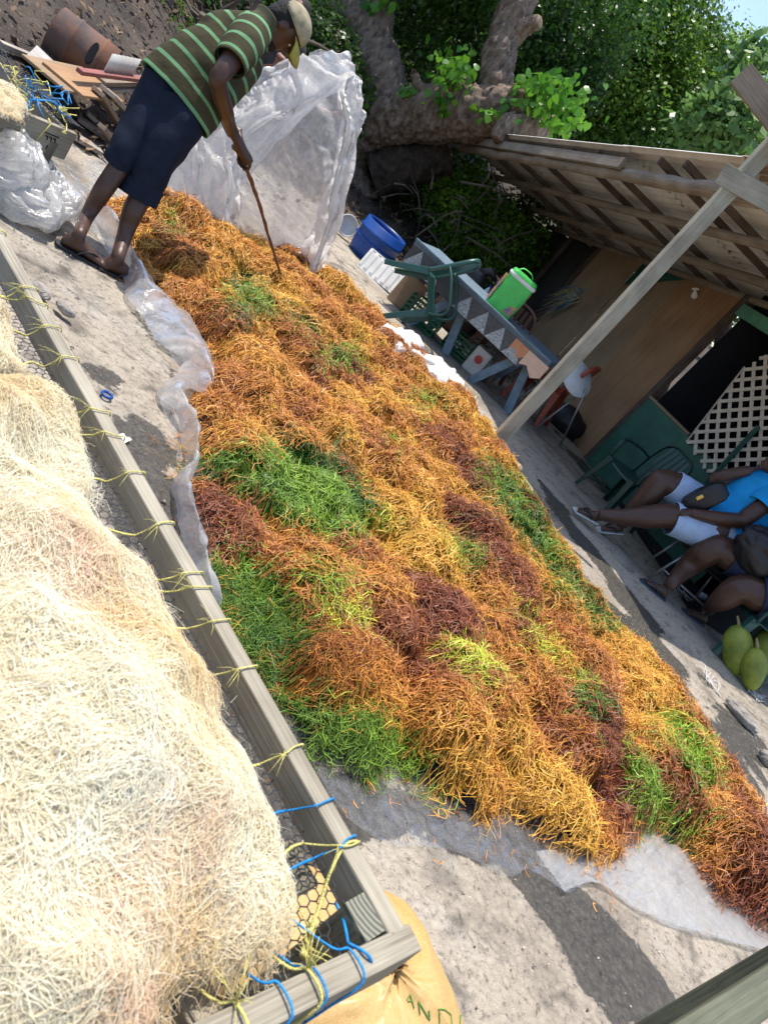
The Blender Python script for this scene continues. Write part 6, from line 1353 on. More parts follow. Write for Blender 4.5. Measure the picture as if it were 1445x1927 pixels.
def build_woman():
    Yh = 6.85; b = Yp(1350, 1010, Yh); root = thing('person', (b[0], b[1], 0), 'person in bright blue top and pale denim shorts reclining on a chair, bag on lap', 'person'); mb = MB(); d = nrm(np.array([-.93, -.25, .0]))
    fa = Yp(1122, 966, 6.62); 
    # far leg: knee up, foot tucked; near leg stretched
    limbpx(mb, [(1345,975,6.98,34,1.),(1305,945,6.95,31,1.),(1262,912,6.92,27,1.),(1243,907,6.90,25,1.),(1222,930,6.88,23,1.05),(1196,958,6.86,19,1.),(1172,982,6.84,12,1.),(1168,988,6.84,12,1.)])
    limbpx(mb, [(1355,1005,6.78,36,1.),(1310,990,6.74,33,1.),(1268,974,6.70,27,1.),(1250,970,6.68,24,1.),(1215,973,6.65,22,1.05),(1175,973,6.62,16,1.),(1135,969,6.60,12,1.),(1126,968,6.60,12,1.)])
    # stretched foot: heel on ground, sole towards the camera
    def footfree(a, dd, up):
        dd = nrm(dd); up = nrm(np.array(up)-dd*np.dot(up, dd)); s = np.cross(dd, up); f = a - up*.06
        mb.loft(smooth_rings([(f - dd*.05 + up*.018, s*.022, up*.018), (f - dd*.03 + up*.034, s*.031, up*.034), (f + up*.043, s*.034, up*.043), (f + dd*.06 + up*.034, s*.038, up*.032), (f + dd*.12 + up*.022, s*.043, up*.02), (f + dd*.155 + up*.014, s*.040, up*.012)], 18), 12)
        for k, o in enumerate((-.030, -.013, .002, .016, .029)):
            r = .0125 if k == 0 else .0085; p = f + dd*(.155-.005*k) + s*o + up*.012; mb.tube([p - dd*.02, p + dd*.012, p + dd*.026], [r, r, r*.7], 8)
        q = [(-.065, .028), (-.03, .034), (.03, .034), (.10, .044), (.16, .044), (.19, .034), (.205, .012)]; pts = [f + dd*x + s*w_ for x, w_ in q] + [f + dd*x - s*w_ for x, w_ in q[::-1]]; n = len(pts); V = [p - up*.012 for p in pts] + [p + up*.002 for p in pts]
        o = MB().add(V, [tuple(range(n)), tuple(range(2*n-1, n-1, -1))] + [(i, i+n, (i+1) % n+n, (i+1) % n) for i in range(n)]).build('sandal', MT['solew'], root); V = [p - up*.018 for p in pts] + [p - up*.0125 for p in pts]; MB().add(V, [tuple(range(n)), tuple(range(2*n-1, n-1, -1))] + [(i, i+n, (i+1) % n+n, (i+1) % n) for i in range(n)]).build('sole', MT['sole'], o)
        for sg in (1, -1): MB().tube(catmull(np.array([f + dd*.14 + UP*0 + up*.02, f + dd*.11 + s*.02*sg + up*.05, f + dd*.06 + s*.036*sg + up*.05, f + dd*.02 + s*.036*sg + up*.01]), 10), .007, 6).build('strap', MT['sole'], o, smooth=True)
    a = Yp(1122, 968, 6.60); footfree(a, Yp(1092, 950, 6.55)-a, nrm(np.array([-.55, -.25, .8]))*1. + (Yp(1130, 930, 6.6)-a)*0); a = Yp(1165, 990, 6.84); footfree(a, Yp(1130, 985, 6.75)-a, np.array([-.2, -.1, 1.]))
    limbpx(mb, [(1350,995,6.9,50,.8),(1385,968,6.98,48,.75),(1420,940,7.0,50,.75),(1450,915,7.02,46,.7),(1462,898,7.03,26,.8),(1472,886,7.03,17,1.)], 18)
    limbpx(mb, [(1425,905,7.1,17,1.),(1390,915,7.06,16,1.),(1350,910,7.0,14,1.),(1344,905,6.98,14,1.),(1362,896,6.96,13,1.),(1395,888,6.95,11,1.),(1412,885,6.95,9,1.)]); w_ = Yp(1412, 885, 6.95); hand(mb, w_, Yp(1432, 880, 6.95)-w_, np.array([0, .2, 1.]), .17, .9, 1)
    limbpx(mb, [(1452,938,6.86,19,1.),(1425,958,6.78,17,1.),(1400,976,6.72,16,1.),(1392,980,6.70,15,1.),(1355,975,6.64,13,1.),(1315,968,6.60,10,1.),(1300,965,6.58,9,.8)]); w_ = Yp(1302, 966, 6.58); hand(mb, w_, Yp(1275, 962, 6.6)-w_, np.array([0, .5, -.8]), .17, .5, -1)
    hc = Yp(1462, 872, 6.98); hu, hs, lk = seat_head(mb, hc, np.array([-.95, -.3, -.1])); mb.build('body', MT['skin'], root, voxel=.0115)
    hb = MB(); hb.ell(hc + hu*.03 - lk*.03, (.10, .088, .11), 18, 12, [lk, hs, hu]); hb.ell(hc - lk*.09 + hu*.05, .06, 14, 10); hb.build('hair', MT['hair'], root, smooth=True)
    cloth(px_rings([(1342,1003,6.88,58,.8),(1362,985,6.92,58,.8),(1392,962,6.98,55,.78),(1420,940,7.0,56,.78),(1445,918,7.02,52,.75),(1458,903,7.03,34,.8)]), 'blouse', MT['blue'], root, n=44, k=44, wr=.018, sc=9)
    cloth(px_rings([(1447,915,7.1,24,1.),(1420,905,7.1,24,1.),(1392,912,7.06,25,1.)]), 'sleeve', MT['blue'], root, n=28, k=14, wr=.010, sc=10); cloth(px_rings([(1462,930,6.9,26,1.),(1442,942,6.84,27,1.),(1428,955,6.8,27,1.)]), 'sleeve', MT['blue'], root, n=28, k=14, wr=.010, sc=10)
    s1 = cloth(px_rings([(1262,975,6.70,31,1.),(1300,987,6.74,35,1.),(1340,1002,6.8,40,1.),(1362,1000,6.86,44,.9)]), 'shorts', MT['denim'], root, n=34, k=30, wr=.006, sc=10); cloth(px_rings([(1262,912,6.92,29,1.),(1295,938,6.95,34,1.),(1335,968,6.98,38,1.),(1355,985,6.95,42,.9)]), 'shorts_leg', MT['denim'], s1, n=34, k=30, wr=.006, sc=10)
    # handbag on the lap
    c = Yp(1325, 938, 6.72); bg = thing('handbag', c, 'black handbag with gold clasp on the lap of the blue-topped person', 'bag'); e1 = nrm(Yp(1370, 912, 6.72)-Yp(1285, 955, 6.72)); m_ = MB(); m_.ell((0, 0, 0), 1., 28, 18); V = np.array(m_.v); V = np.sign(V)*np.abs(V)**.5; V = V*(1+.10*fbm(V*np.array([2, 2, 4]), 3))[:, None]; ax2 = np.cross(e1, [0, 1, 0]); V = c + V[:, :1]*e1*.185 + V[:, 1:2]*np.array([0, .075, 0]) + V[:, 2:]*ax2*.09; m_.v = V.tolist(); m_.build('pouch', MT['black'], bg, smooth=True)
    q = Yp(1316, 936, 6.60); MB().beam(q - e1*.03, q + e1*.03, .015, .03).build('clasp', MT['gold'], bg, bevel=.004); MB().tube(catmull(np.array([c + e1*-.15 + UP*.07, c + UP*.16 + e1*.02, c + e1*.17 + UP*.09]), 16), .009, 8).build('strap', MT['black'], bg, smooth=True)
    # metal chair
    ch = thing('metal_chair', (b[0]+.05, b[1], 0), 'metal-legged chair under the person in the blue top', 'chair'); sc_ = np.array([b[0]+.08, b[1]+.02, .40])
    MB().beam(sc_ - np.array([.22, .05, 0]), sc_ + np.array([.22, .05, 0]), .44, .04).build('seat', MT['black'], ch, bevel=.015)
    for sx, sy in ((-.2, -.2), (-.2, .2), (.22, -.2), (.22, .2)): MB().tube([sc_ + np.array([sx, sy, 0]), np.array([sc_[0]+sx*1.35, sc_[1]+sy, .01])], .012, 8).build('leg', MT['metal'], ch, smooth=True)
    MB().tube([sc_ + np.array([-.24, -.2, -.25]), sc_ + np.array([.26, -.2, -.25])], .01, 8).build('stretcher', MT['metal'], ch, smooth=True)
    for sy in (-.2, .2): MB().tube([sc_ + np.array([.2, sy, 0]), sc_ + np.array([.36, sy, .45])], .012, 8).build('back_post', MT['metal'], ch, smooth=True)
    MB().beam(sc_ + np.array([.345, -.2, .36]), sc_ + np.array([.345, .2, .36]), .02, .2).build('backrest', MT['chaird'], ch, bevel=.01)
MT['gold'] = mat('gold_clasp', (.6, .42, .12), .3, var=.1, metal=.8)
build_woman()
def build_sitter():
    b = Yp(1450, 1075, 6.55); root = thing('person', (b[0], b[1], 0), 'person in dark shorts and blue flip-flops sitting beside the coconuts, dark jacket on lap', 'person'); mb = MB()
    a1 = G(1252, 1108, .09); a2 = G(1326, 1158, .09); d1 = nrm(np.array([-.98, -.1, 0])); d2 = nrm(np.array([-.9, -.35, 0])); f1 = foot(mb, a1, d1, side=-1); f2 = foot(mb, a2, d2, side=1)
    limbpx(mb, [(1258,1104,a1[1],13,1.),(1265,1095,a1[1],13,1.),(1290,1070,6.62,20,1.05),(1320,1045,6.62,26,1.05),(1350,1032,6.62,29,1.),(1368,1042,6.62,30,1.),(1410,1065,6.62,38,1.),(1455,1078,6.62,42,1.)])
    limbpx(mb, [(1330,1152,a2[1],13,1.),(1336,1142,a2[1],13,1.),(1358,1128,6.42,22,1.05),(1382,1112,6.42,28,1.05),(1402,1108,6.42,30,1.),(1425,1118,6.42,33,1.),(1470,1125,6.42,40,1.),(1500,1110,6.45,42,1.)])
    limbpx(mb, [(1480,1095,6.55,56,.8),(1515,1060,6.6,54,.75),(1550,1020,6.62,58,.75),(1580,990,6.64,46,.7),(1595,974,6.65,20,1.),(1605,965,6.65,18,1.)], 18)
    hc = Yp(1618, 945, 6.62); hu, hs, lk = seat_head(mb, hc, np.array([-.9, -.35, 0.])); mb.build('body', MT['skin'], root, voxel=.0115)
    hb = MB(); hb.ell(hc + hu*.03 - lk*.02, (.10, .085, .105), 18, 12, [lk, hs, hu]); hb.build('hair', MT['hair'], root, smooth=True)
    s1 = cloth(px_rings([(1375,1045,6.62,37,1.),(1410,1065,6.62,42,1.),(1460,1085,6.6,52,.9)]), 'shorts', MT['dkblue'], root, n=34, k=24, wr=.008, sc=9); cloth(px_rings([(1425,1118,6.42,38,1.),(1470,1125,6.44,45,1.),(1505,1110,6.5,52,.9)]), 'shorts_leg', MT['dkblue'], s1, n=34, k=24, wr=.008, sc=9)
    cloth(px_rings([(1478,1098,6.55,62,.8),(1515,1060,6.6,60,.78),(1550,1020,6.62,64,.78),(1582,988,6.64,52,.75)]), 'shirt', MT['darktee'], root)
    sandal(root, f1, d1, MT['soleb'], -1); sandal(root, f2, d2, MT['soleb'], 1)
    m_ = MB(); c = Yp(1430, 1042, 6.50); m_.ell((0, 0, 0), 1., 44, 30); V = np.array(m_.v); V = V*(.92+.14*(1-np.abs(fbm(V*np.array([1.2, 3, 3])+2, 2))*1.8))[:, None]; e1 = nrm(Yp(1460, 1100, 6.5)-Yp(1410, 1000, 6.5)); e2 = np.cross(e1, [0, 1, 0]); V = c + V[:, :1]*e1*.25 + V[:, 1:2]*np.array([0, .17, 0]) + V[:, 2:]*e2*.19; m_.v = V.tolist(); tag(m_.build('jacket', MT['black'], smooth=True), 'shiny black jacket bundled on the lap of the second seated person', 'jacket')
    q = Yp(1470, 1130, 6.5); place(make_chair('dark green plastic armchair under the person with the black jacket', MT['chair']), (q[0]+.05, 6.52, 0), (-.97, -.2, 0))
    q = Yp(1480, 1230, 5.9); place(make_chair('dark green plastic armchair right behind the coconuts', MT['chair']), (q[0]+.55, 6.5, 0), (-.5, .86, 0))
MT['dkblue'] = mat('dark_blue_cotton', (.012, .022, .06), .8, var=.3, scale=9, bump=.3)
build_sitter()
# ============================================================ TREES AND BACKGROUND
def leaf_cloud(blobs, n, size, cols, seed, droop=.3, shell=.55):
    r = np.random.default_rng(seed); B = np.array([[*b[:3], *(b[3] if hasattr(b[3], '__len__') else (b[3],)*3)] for b in blobs], float)
    vol = B[:, 3]*B[:, 4]*B[:, 5]; pick = r.choice(len(B), n, p=vol/vol.sum())
    d = r.normal(0, 1, (n, 3)); d /= np.linalg.norm(d, axis=1, keepdims=True); rad = shell + (1-shell)*r.random(n)**.6; rad *= 1 + .18*fbm(d*2.2 + B[pick, :3], 3)
    P = B[pick, :3] + d*B[pick, 3:]*rad[:, None]
    # thin out with noise so gaps and clumps appear
    keep = fbm(P*1.5+seed, 3) + .75*fbm(P*4.5, 2) > -.28 + r.normal(0, .12, n); P = P[keep]; d = d[keep]; m = len(P)
    nn = d*.5 + r.normal(0, .6, (m, 3)) + np.array([0, 0, .6]); nn /= np.linalg.norm(nn, axis=1, keepdims=True)
    t = r.normal(0, 1, (m, 3)) + np.array([0, 0, -droop]); t -= nn*np.sum(t*nn, 1, keepdims=True); t /= np.linalg.norm(t, axis=1, keepdims=True); b = np.cross(nn, t)
    s = (size*r.uniform(.6, 1.3, m))[:, None]
    V = np.stack([P, P + t*s*.5 + b*s*.32 - nn*s*.06, P + t*s, P + t*s*.5 - b*s*.32 - nn*s*.06], 1).reshape(-1, 3)
    Q = np.arange(4*m).reshape(m, 4)
    c0, c1 = np.array(cols[0]), np.array(cols[1]); f = np.clip(.5 + .9*fbm(P*1.1+3, 2) + r.normal(0, .25, m), 0, 1)[:, None]; c = (c0*(1-f)+c1*f)*np.exp(r.normal(0, .18, (m, 1)))
    return V, Q, np.repeat(c, 4, 0), P
def limb(mb, pts, r0, r1, n=14, k=26, rough=.12, seed=0):
    C_ = catmull(np.array(pts, float), k); rr = np.linspace(r0, r1, k); T = np.gradient(C_, axis=0); V = []; e1 = None
    for i in range(k):
        t = nrm(T[i]); e1 = nrm(np.cross(t, [0.2, 1, .1])) if e1 is None else nrm(e1 - t*np.dot(e1, t)); e2 = np.cross(t, e1)
        for j in range(n): an = 2*pi*j/n; V.append(C_[i] + (e1*cos(an)+e2*sin(an))*rr[i])
    V = np.array(V); ctr = np.repeat(C_, n, 0); o = V-ctr; rad = np.linalg.norm(o, axis=1, keepdims=True)
    q = fbm(V*np.array([5, 5, 3.]) + seed, 4)*rough*2 + (fbm(V*11+seed, 3))*rough + (.35-np.abs(fbm(V*np.array([16, 16, 6.])+seed, 3))*1.5)*rough*2.2; V = ctr + o*(1+q[:, None]*np.minimum(1, .25/(rad+.05)))
    Fc = [(i*n+j, i*n+(j+1) % n, (i+1)*n+(j+1) % n, (i+1)*n+j) for i in range(k-1) for j in range(n)] + [tuple(range(n))[::-1], tuple((k-1)*n+j for j in range(n))]
    mb.add(V, Fc)
def barkmat(nm, c1, c2):
    m = mat(nm, c1, .95, col2=c2, scale=13, bump=1.0, bscale=26, spec=.1, detail=4, stretch=(1, 1, .55)); return m
MT['bark2'] = barkmat('furrowed_bark', (.30, .225, .17), (.08, .06, .046))
def big_tree():
    base = Yp(690, 345, 12.2); base[2] = float(terrain(base[0], base[1]))
    root = thing('leaning_tree', base, 'huge leaning tree with furrowed grey-brown bark and sprouting stumps by the roof', 'tree')
    mb = MB(); a = lambda x, y, Y: Yp(x, y, Y)
    limb2 = limb; limb2(mb, [base - UP*.3, a(640, 300, 12.3), a(690, 235, 12.2), a(780, 215, 12.0), a(880, 215, 11.8), a(960, 215, 11.6), a(1015, 235, 11.4)], .44, .31, 72, 150, .16, 1)
    mb.build('trunk', MT['bark2'], root, smooth=True)
    for k, (p, r0, r1) in enumerate((([a(735, 235, 12.2), a(722, 150, 12.2), a(705, 80, 12.3), a(712, 10, 12.4), a(720, -120, 12.6)], .34, .22), ([a(700, 90, 12.3), a(660, 20, 12.3), a(610, 2, 12.4), a(540, -30, 12.6)], .24, .12), ([a(930, 200, 11.8), a(935, 130, 11.9), a(950, 60, 12.0), a(985, -10, 12.1), a(1020, -120, 12.4)], .24, .20), ([a(962, 70, 12), a(990, 50, 11.9), a(1015, 40, 11.8)], .16, .08), ([a(850, 215, 11.9), a(853, 180, 11.7), a(865, 140, 11.6)], .22, .14), ([a(975, 235, 11.5), a(975, 195, 11.3), a(985, 165, 11.2)], .20, .15), ([a(1000, 240, 11.3), a(960, 235, 11.1), a(935, 265, 11.0)], .18, .10), ([a(700, 330, 12.2), a(760, 310, 12.3), a(840, 290, 12.6)], .34, .30), ([a(820, 205, 11.9), a(790, 165, 11.7), a(780, 140, 11.7)], .09, .05), ([a(690, 200, 12.3), a(640, 190, 12.6), a(600, 230, 12.8)], .3, .2))):
        mb = MB(); limb(mb, p, r0, r1, 44, 80, .14, k*3.1); mb.build('limb', MT['bark2'] if k != 7 else MT['darkbark'], root, smooth=True)
    # heart-shaped bright leaves on the stumps
    r = np.random.default_rng(8); Vs = []; Qs = []; Cs = []; o = 0
    def heart(p, t, nn, s, c):
        nonlocal o
        b = np.cross(nn, t); pts = [(0, 0), (-.12, .32), (.15, .52), (.55, .42), (1.05, 0), (.55, -.42), (.15, -.52), (-.12, -.32)]
        V = [p + t*x*s + b*y*s - nn*abs(y)*.25*s - nn*.12*s*x*x for x, y in pts]; Vs.extend(V); Qs.extend([(o, o+1, o+2, o+3), (o, o+3, o+4, o+5), (o, o+5, o+6, o+7)]); Cs.extend([c]*8); o += 8
    for cx, cy, wx, wy, n, Y in ((855,130,38,45,130,11.4),(1030,185,70,50,230,11.1),(1000,165,40,25,70,11.2),(835,190,30,20,25,11.5),(925,210,30,15,22,11.3),(705,185,20,12,14,11.8),(770,170,25,12,18,11.6),(1065,230,35,22,45,11.0),(720,10,35,15,30,12.0)):
        for k in range(n):
            q = r.normal(0, .5, 2); p = Yp(cx+q[0]*wx, cy+q[1]*wy, Y + r.normal(0, .2)); t = nrm(np.array([r.normal(0, .5), r.normal(0, .5), -1+.5*r.random()])); nn = nrm(np.cross(t, r.normal(0, 1, 3)) + np.array([0, -.6, .4])); nn = nrm(nn - t*np.dot(nn, t))
            f = r.random(); heart(p, t, nn, r.uniform(.06, .13), np.array([.16, .36, .03])*f + np.array([.05, .19, .02])*(1-f))
    ob = fast_mesh('sprout_leaves', np.array(Vs), np.array(Qs), MT['leaf'], root, np.array(Cs), smooth=False)
    # canopy over the limbs, hanging leaf masses
    bl = []
    for x, y, Y, rr in ((800,-40,13.4,1.1),(860,60,13.6,.9),(1000,-60,13.2,1.3),(900,-120,13,1.3),(1060,60,13.8,1.0),(1050,150,14.2,.9),(760,90,13.8,.8),(700,-120,13,1.2),(1120,20,14,1.1),(960,110,14.2,.9),(830,-150,12.5,1.3)):
        p = Yp(x, y, Y); bl.append((*p, rr))
    V, Q, C_, _ = leaf_cloud(bl, 34000, .10, ((.020, .060, .012), (.075, .17, .022)), 21, droop=1.2)
    fast_mesh('crown', V, Q, MT['leaf'], root, C_, smooth=False)
big_tree()
def bg_tree(name, label, trunk_xy, blobs, n, size, cols, seed, cat='tree', group='trees behind the shack', m='darkbark', tr=.16, droop=.3):
    x, y = trunk_xy; z = float(terrain(x, y)); root = thing(name, (x, y, z), label, cat, group)
    c = np.mean([b[:3] for b in blobs], 0); mb = MB(); rr = random.Random(seed)
    limb(mb, [(x, y, z-.2), (x*.6+c[0]*.4+rr.uniform(-.2, .2), y*.6+c[1]*.4, z+(c[2]-z)*.5), (*c[:2], c[2])], tr, tr*.5, 10, 12, .1, seed)
    for b in blobs[:8]: limb(mb, [(x*.5+c[0]*.5, y*.5+c[1]*.5, z+(c[2]-z)*.55), ((b[0]+c[0])/2+rr.uniform(-.2, .2), (b[1]+c[1])/2, (b[2]+c[2])/2), b[:3]], tr*.45, tr*.12, 7, 8, .1, seed+1)
    mb.build('trunk', MT[m], root, smooth=True)
    V, Q, C_, P = leaf_cloud(blobs, n, size, cols, seed, droop); fast_mesh('crown', V, Q, MT['leaf'], root, C_, smooth=False)
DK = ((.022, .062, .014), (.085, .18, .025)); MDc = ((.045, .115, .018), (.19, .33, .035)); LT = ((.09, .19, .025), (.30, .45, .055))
def Bp(lst): return [(*Yp(x, y, Y), r) for x, y, Y, r in lst]
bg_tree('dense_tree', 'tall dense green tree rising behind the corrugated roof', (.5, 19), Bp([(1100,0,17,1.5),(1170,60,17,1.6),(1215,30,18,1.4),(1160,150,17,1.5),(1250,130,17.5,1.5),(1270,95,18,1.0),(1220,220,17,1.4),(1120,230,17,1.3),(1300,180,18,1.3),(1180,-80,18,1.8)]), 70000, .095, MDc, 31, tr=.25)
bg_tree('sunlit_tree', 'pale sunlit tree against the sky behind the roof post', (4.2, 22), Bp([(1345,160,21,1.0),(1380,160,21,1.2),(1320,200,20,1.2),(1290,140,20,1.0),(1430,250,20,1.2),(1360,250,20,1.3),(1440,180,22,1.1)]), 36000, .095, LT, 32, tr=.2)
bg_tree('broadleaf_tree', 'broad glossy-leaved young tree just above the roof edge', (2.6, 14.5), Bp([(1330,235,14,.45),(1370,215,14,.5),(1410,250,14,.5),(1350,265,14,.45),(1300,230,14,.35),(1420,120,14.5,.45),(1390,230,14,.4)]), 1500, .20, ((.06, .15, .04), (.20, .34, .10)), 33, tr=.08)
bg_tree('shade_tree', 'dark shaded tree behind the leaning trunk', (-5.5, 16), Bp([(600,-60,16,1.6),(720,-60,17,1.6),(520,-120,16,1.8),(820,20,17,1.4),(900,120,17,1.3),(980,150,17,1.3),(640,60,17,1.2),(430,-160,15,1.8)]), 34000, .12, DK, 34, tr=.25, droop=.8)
bg_tree('leafy_bush', 'leafy green bush growing beyond the table under the roof edge', (-1.9, 14.2), Bp([(880,400,13.4,.7),(930,440,13.4,.65),(850,360,13.6,.7),(930,480,13.2,.45),(960,430,13.6,.6),(800,370,13.8,.6),(870,450,13.3,.5),(980,470,13.5,.5)]), 17000, .075, ((.08, .19, .022), (.25, .44, .045)), 35, 'bush', 'bushes beyond the table', tr=.06)
bg_tree('thicket_bush', 'green bush in the thicket behind the rusted drum', (-7.2, 8.6), Bp([(235,50,8.6,.45),(270,85,8.4,.35),(290,40,8.8,.45),(330,90,8.6,.3),(200,20,9,.5)]), 7000, .065, MDc, 36, 'bush', 'bushes in the left thicket', tr=.05)
bg_tree('thicket_bush', 'dark bush above the soil slope in the far corner', (-9.5, 9.6), Bp([(100,0,9.5,.6),(160,-20,9.6,.7),(60,-40,9.4,.8),(20,-60,9.2,.8),(220,-40,9.8,.7),(330,-20,10,.8),(420,10,10.4,.7)]), 16000, .08, DK, 37, 'bush', 'bushes in the left thicket', tr=.06)
bg_tree('thicket_bush', 'dark shaded bush between the two men and the leaning trunk', (-5.4, 11.2), Bp([(560,60,11,.7),(600,110,11,.6),(500,20,11,.7),(640,160,11.5,.5),(450,60,11,.6),(380,60,10.5,.6),(620,230,11.5,.5)]), 13000, .085, DK, 38, 'bush', 'bushes in the left thicket', tr=.06)
bg_tree('thicket_bush', 'dark bush under the leaning trunk behind the lifted plastic', (-3.6, 13.6), Bp([(720,330,13.2,.5),(760,350,13.4,.5),(690,380,13,.5),(800,340,13.6,.5),(1010,420,14,.5),(860,310,14,.5)]), 9000, .08, DK, 39, 'bush', 'bushes beyond the table', tr=.06)
# far wood closing the view
def far_wood():
    r = random.Random(2); bl = []
    for k in range(60):
        an = radians(r.uniform(-75, 40)); d = r.uniform(24, 34); bl.append((d*sin(an), d*cos(an), r.uniform(1.5, 5.0), r.uniform(1.8, 3.)))
    root = thing('far_wood', (0, 28, 0), 'dark green wood closing the view behind the trees', 'wood'); root['kind'] = 'stuff'
    V, Q, C_, _ = leaf_cloud(bl, 36000, .42, ((.014, .045, .012), (.05, .12, .02)), 41); o = fast_mesh('foliage', V, Q, MT['leaf'], root, C_, smooth=False); o['kind'] = 'stuff'
far_wood()
def dead_branches():
    r = random.Random(6); root = thing('dead_branches', (-6.5, 8.5, .9), 'tangle of dead grey branches and roots in the dark thicket', 'branches'); root['kind'] = 'stuff'; mb = MB()
    for k in range(150):
        x = r.uniform(190, 470); y = r.uniform(-30, 170 if x < 300 else 60); Y = r.uniform(8.2, 11.5); p = Yp(x, y, Y); d = np.array([r.gauss(0, .7), r.gauss(0, .3), r.gauss(.2, .6)])*r.uniform(.4, 1.1 if x < 360 else .5)
        q = [p, p + d*.5 + np.array([r.gauss(0, .12), 0, r.gauss(0, .12)]), p + d]; w_ = r.uniform(.008, .035); mb.tube(catmull(np.array(q), 7), np.linspace(w_, w_*.3, 7), 5)
    for k in range(70):
        x = r.uniform(690, 960); y = r.uniform(340, 500); p = Yp(x, y, r.uniform(11.5, 13)); d = np.array([r.gauss(0, .5), r.gauss(0, .3), r.gauss(.1, .35)])*r.uniform(.3, 1.); w_ = r.uniform(.006, .02); mb.tube([p, p+d*.5+np.array([0, 0, .04]), p+d], [w_, w_*.7, w_*.3], 5)
    o = mb.build('branch_tangle', MT['twig'], root); o['kind'] = 'stuff'
dead_branches()
# ============================================================ DEBRIS, SECOND RACK, DRUM
def debris():
    Dz = lambda x, y, dz=0.: GT(x, y, dz)
    def plank(x0, y0, x1, y1, w_, th, m, lb, dz0=.03, dz1=.03, up=(0, 0, 1)):
        a = Dz(x0, y0, dz0); b = Dz(x1, y1, dz1); o = MB().beam(a, b, w_, th, up=up).build('scrap_board', MT[m], bevel=.004, base=((a+b)/2)); tag(o, lb, 'board', 'scrap boards in the debris pile')
    plank(185, 172, 232, 248, .10, .03, 'debris', 'brown scrap board leaning next to the pale one behind the navy shorts', .30, .03)
    plank(203, 172, 258, 232, .12, .03, 'debris2', 'pale scrap board leaning in the debris pile behind the navy shorts', .32, .05)
    plank(82, 138, 190, 158, .34, .02, 'ply2', 'wide brown plywood scrap at the top of the pile below the drum', .22, .22)
    plank(118, 150, 200, 165, .32, .02, 'ply', 'square-cornered brown plywood scrap overlapping a wider one', .25, .25)
    plank(150, 134, 292, 153, .05, .03, 'redboard', 'long thin red-edged board across the debris pile', .34, .30)
    plank(190, 152, 292, 152, .10, .03, 'debris', 'long brown board under the red-edged one', .24, .24)
    plank(180, 172, 290, 165, .05, .03, 'debris2', 'narrow grey board crossing the pile', .2, .2)
    plank(148, 222, 205, 262, .09, .03, 'debris', 'brown board lying flat in front of the pile', .03, .03)
    plank(165, 212, 215, 258, .05, .03, 'debris2', 'narrow pale board lying on the soil in front of the pile', .06, .03)
    plank(192, 238, 212, 272, .06, .03, 'debris', 'short mossy stick of timber by the lifted plastic', .16, .03)
    plank(0, 82, 95, 122, .05, .04, 'debris2', 'long pale pole lying along the foot of the soil slope', .05, .05)
    plank(20, 92, 100, 130, .04, .03, 'debris', 'thin brown pole along the foot of the slope', .04, .04)
    plank(250, 168, 300, 215, .07, .03, 'debris2', 'grey board end behind the navy shorts', .15, .06)
    plank(60, 95, 135, 165, .5, .006, 'sheetgrey', 'grey sheet of board edged with torn white plastic on the pile', .12, .12)
    plank(235, 175, 262, 245, .05, .03, 'debris', 'thin dark board propped on the debris pile', .2, .04)
    plank(140, 255, 190, 285, .10, .03, 'debris2', 'flat pale board beside the lifted plastic', .03, .03)
    # corrugated scrap
    a = Dz(192, 140, .32); b = Dz(250, 148, .30); e = nrm(b-a); P = np.array([[a + e*t + UP*(z*.16) + np.array([0, .012*sin(t*80), 0]) for z in (0, 1)] for t in np.linspace(0, .55, 60)]); tag(MB().grid(P).build('iron_scrap', MT['roof'], smooth=True, solid=.003), 'short rusty piece of corrugated iron behind the boards', 'iron scrap')
    # rusted drum on its side
    c = Dz(158, 100, .17); root = thing('rusted_drum', (c[0], c[1], c[2]-.17), 'rusted metal drum lying on the soil slope with a torn opening', 'drum')
    k_ = .68; ax = nrm(np.array([.80, .42, .0])); prof = [(.0, -.36), (.24, -.36), (.27, -.34), (.27, -.16), (.285, -.15), (.285, -.13), (.27, -.12), (.27, .14), (.285, .15), (.285, .17), (.27, .18), (.27, .32)]
    MB().lathe([(r*k_, z*k_) for r, z in prof], c, ax=ax, n=40, cap=False).build('shell', MT['rust'], root, smooth=True, solid=.006)
    n_ = nrm(np.array([.25, -.85, .35])); n_ = nrm(n_ - ax*np.dot(n_, ax)); q = c + n_*.273*k_ + ax*.10*k_; e = np.cross(n_, ax)
    MB().loft([(q - n_*.01, ax*.045*k_, e*.13*k_), (q + n_*.004, ax*.04*k_, e*.12*k_)], 18).build('torn_opening', MT['room'], root)
    # crumpled white plastic at left edge
    def bundle(cx, cy, Y, r, lb, seed, base_z=0.):
        p = Yp(cx, cy, Y); nu, nv = 70, 130; P = np.zeros((nu, nv, 3)); an = np.linspace(0, 2*pi, nv)
        for i in range(nu):
            ph = i/(nu-1)*pi*.86; P[i] = p + np.stack([np.cos(an)*sin(ph)*r[0], np.sin(an)*sin(ph)*r[1], np.full(nv, cos(ph)*r[2])], 1)
        s_ = np.sin(np.linspace(0, pi, nv))[None, :, None]**.3
        Q_ = folds(P, r[0]*.34, 2., 4, .5, seed); Q_ = folds(Q_, r[0]*.12, 3, 10, 1.1, seed+2.); Q_ = folds(Q_, r[0]*.03, 4, 26, .3, seed+4.); P = P*(1-s_) + Q_*s_; P[..., 2] = np.maximum(P[..., 2], .006)
        tag(MB().grid(P).build('plastic_bundle', MT['film_w'], smooth=True), lb, 'plastic')
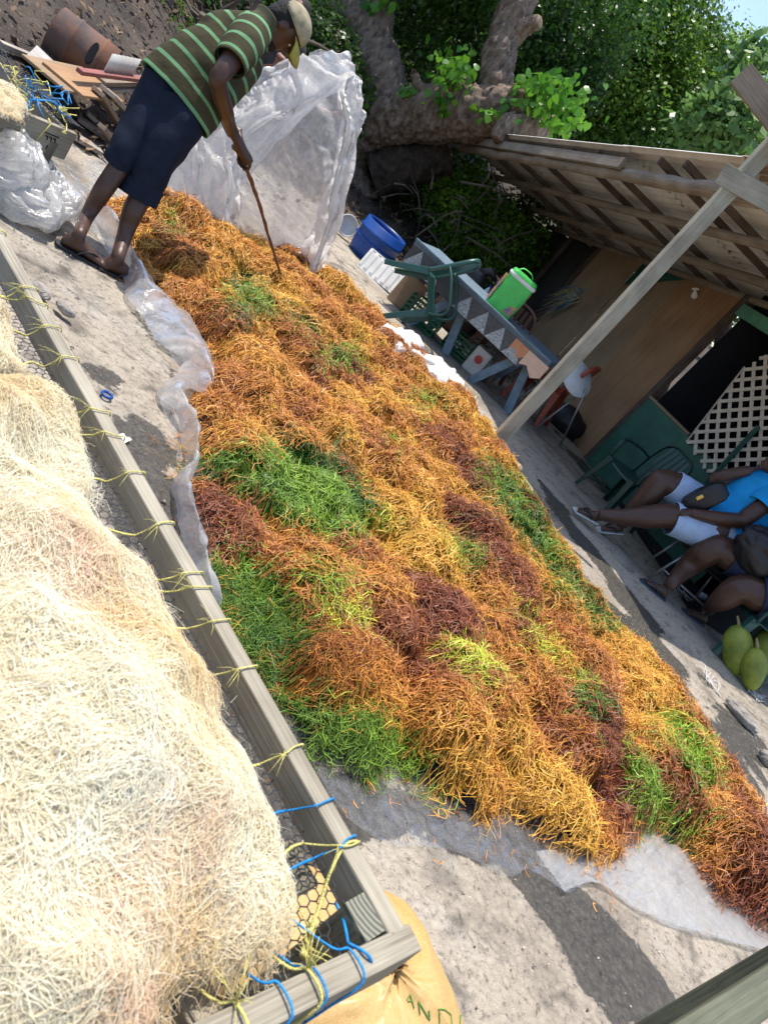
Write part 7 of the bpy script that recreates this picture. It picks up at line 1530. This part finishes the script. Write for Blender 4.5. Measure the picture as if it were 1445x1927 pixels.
    bundle(10, 318, 3.45, (.17, .14, .15), 'tall crumpled bundle of milky plastic beside the second rack', 1); bundle(82, 358, 3.72, (.19, .13, .085), 'low crumpled milky plastic spread round the second rack leg', 2); bundle(45, 375, 3.5, (.2, .14, .06), 'flattened torn white plastic by the grey stone', 4)
    # second rack
    zt = .42; a = G(143, 250, zt); b = G(-160, 125, zt); root = thing('low_drying_rack', (a[0], a[1], 0), 'low drying rack with a wide stamped front board and torn netting', 'drying rack'); d = nrm(b-a); n_ = np.array([d[1], -d[0], 0]); n_ = n_*np.sign(n_[1])
    MB().beam(a - UP*.075, b - UP*.075, .035, .15).build('front_board', MT['rackwood'], root, bevel=.003)
    q = a + d*.10 + n_*.03; MB().beam(np.array([q[0], q[1], 0]), q - UP*.08, .10, .05, up=d).build('leg', MT['rackwood_d'], root, bevel=.003)
    q = a + d*.9 + n_*.03; MB().beam(np.array([q[0], q[1], 0]), q - UP*.08, .10, .05, up=d).build('leg', MT['rackwood_d'], root, bevel=.003)
    q = a + n_*.9 + d*.1; q[2] = zt-.05; g = a + d*.05; g[2] = zt-.05; MB().beam(g, q, .035, .09).build('side_board', MT['rackwood'], root, bevel=.003)
    for x in (.04, .075):                             # ink stamp on the board end
        pass
    st = MB(); F0 = a - UP*.075 - n_*.0185
    for k in range(6): st.beam(F0 + d*(.10+.012*k) + UP*.012*(1 if k % 2 else -1)*.6, F0 + d*(.106+.012*k) + UP*.016, .002, .006)
    st.beam(F0 + d*.09 + UP*.026, F0 + d*.18 + UP*.026, .002, .006); st.beam(F0 + d*.13 - UP*.03, F0 + d*.13 - UP*.055, .002, .006)
    st.build('stamp', MT['room'], root)['kind'] = 'stuff'
    mb = MB(); O = a.copy() + n_*.02; netting(mb, O, d, n_, [(-.05, 0), (1.6, 0), (1.6, .55), (.1, .62), (-.02, .35)], cell=.03, wdt=.004, zf=lambda u, v: .03 + .04*sin(u*9)*sin(v*11) + .05*v)
    mb.build('netting', MT['net'], root)
    rr = random.Random(4)
    for k, m in enumerate(('yel', 'tblue', 'yel', 'tblue', 'yel')):
        p = a + d*rr.uniform(.0, .35) + n_*rr.uniform(.03, .3) + UP*.05; mb = MB()
        for j in range(7):
            pts = [p]; 
            for i in range(5): pts.append(pts[-1] + np.array([rr.gauss(0, .03), rr.gauss(0, .03), rr.gauss(0, .018)]))
            mb.tube(catmull(np.array(pts), 14), .0032, 5)
        mb.build('rope_scrap', MT[m], root, smooth=True)
    p = a + d*.17 - n_*.02; MB().tube([p + n_*.03 + UP*.01, p + UP*.005, p - UP*.155 + d*.05], .004, 6).build('yellow_tie', MT['yel'], root, smooth=True)
    # moss on it
    global ZM
    global HS
    zs = ZM; ZM = zt+.03; HS = .45
    build_cream([(-200,90),(0,135),(40,150),(62,190),(55,215),(0,190),(-200,110)], 'cream sea moss heap on the low rack behind the stamped board', 9000, 5); ZM = zs; HS = 1.
MT['sheetgrey'] = mat('grey_sheet', (.42, .40, .37), .7, var=.25, scale=8)
debris()
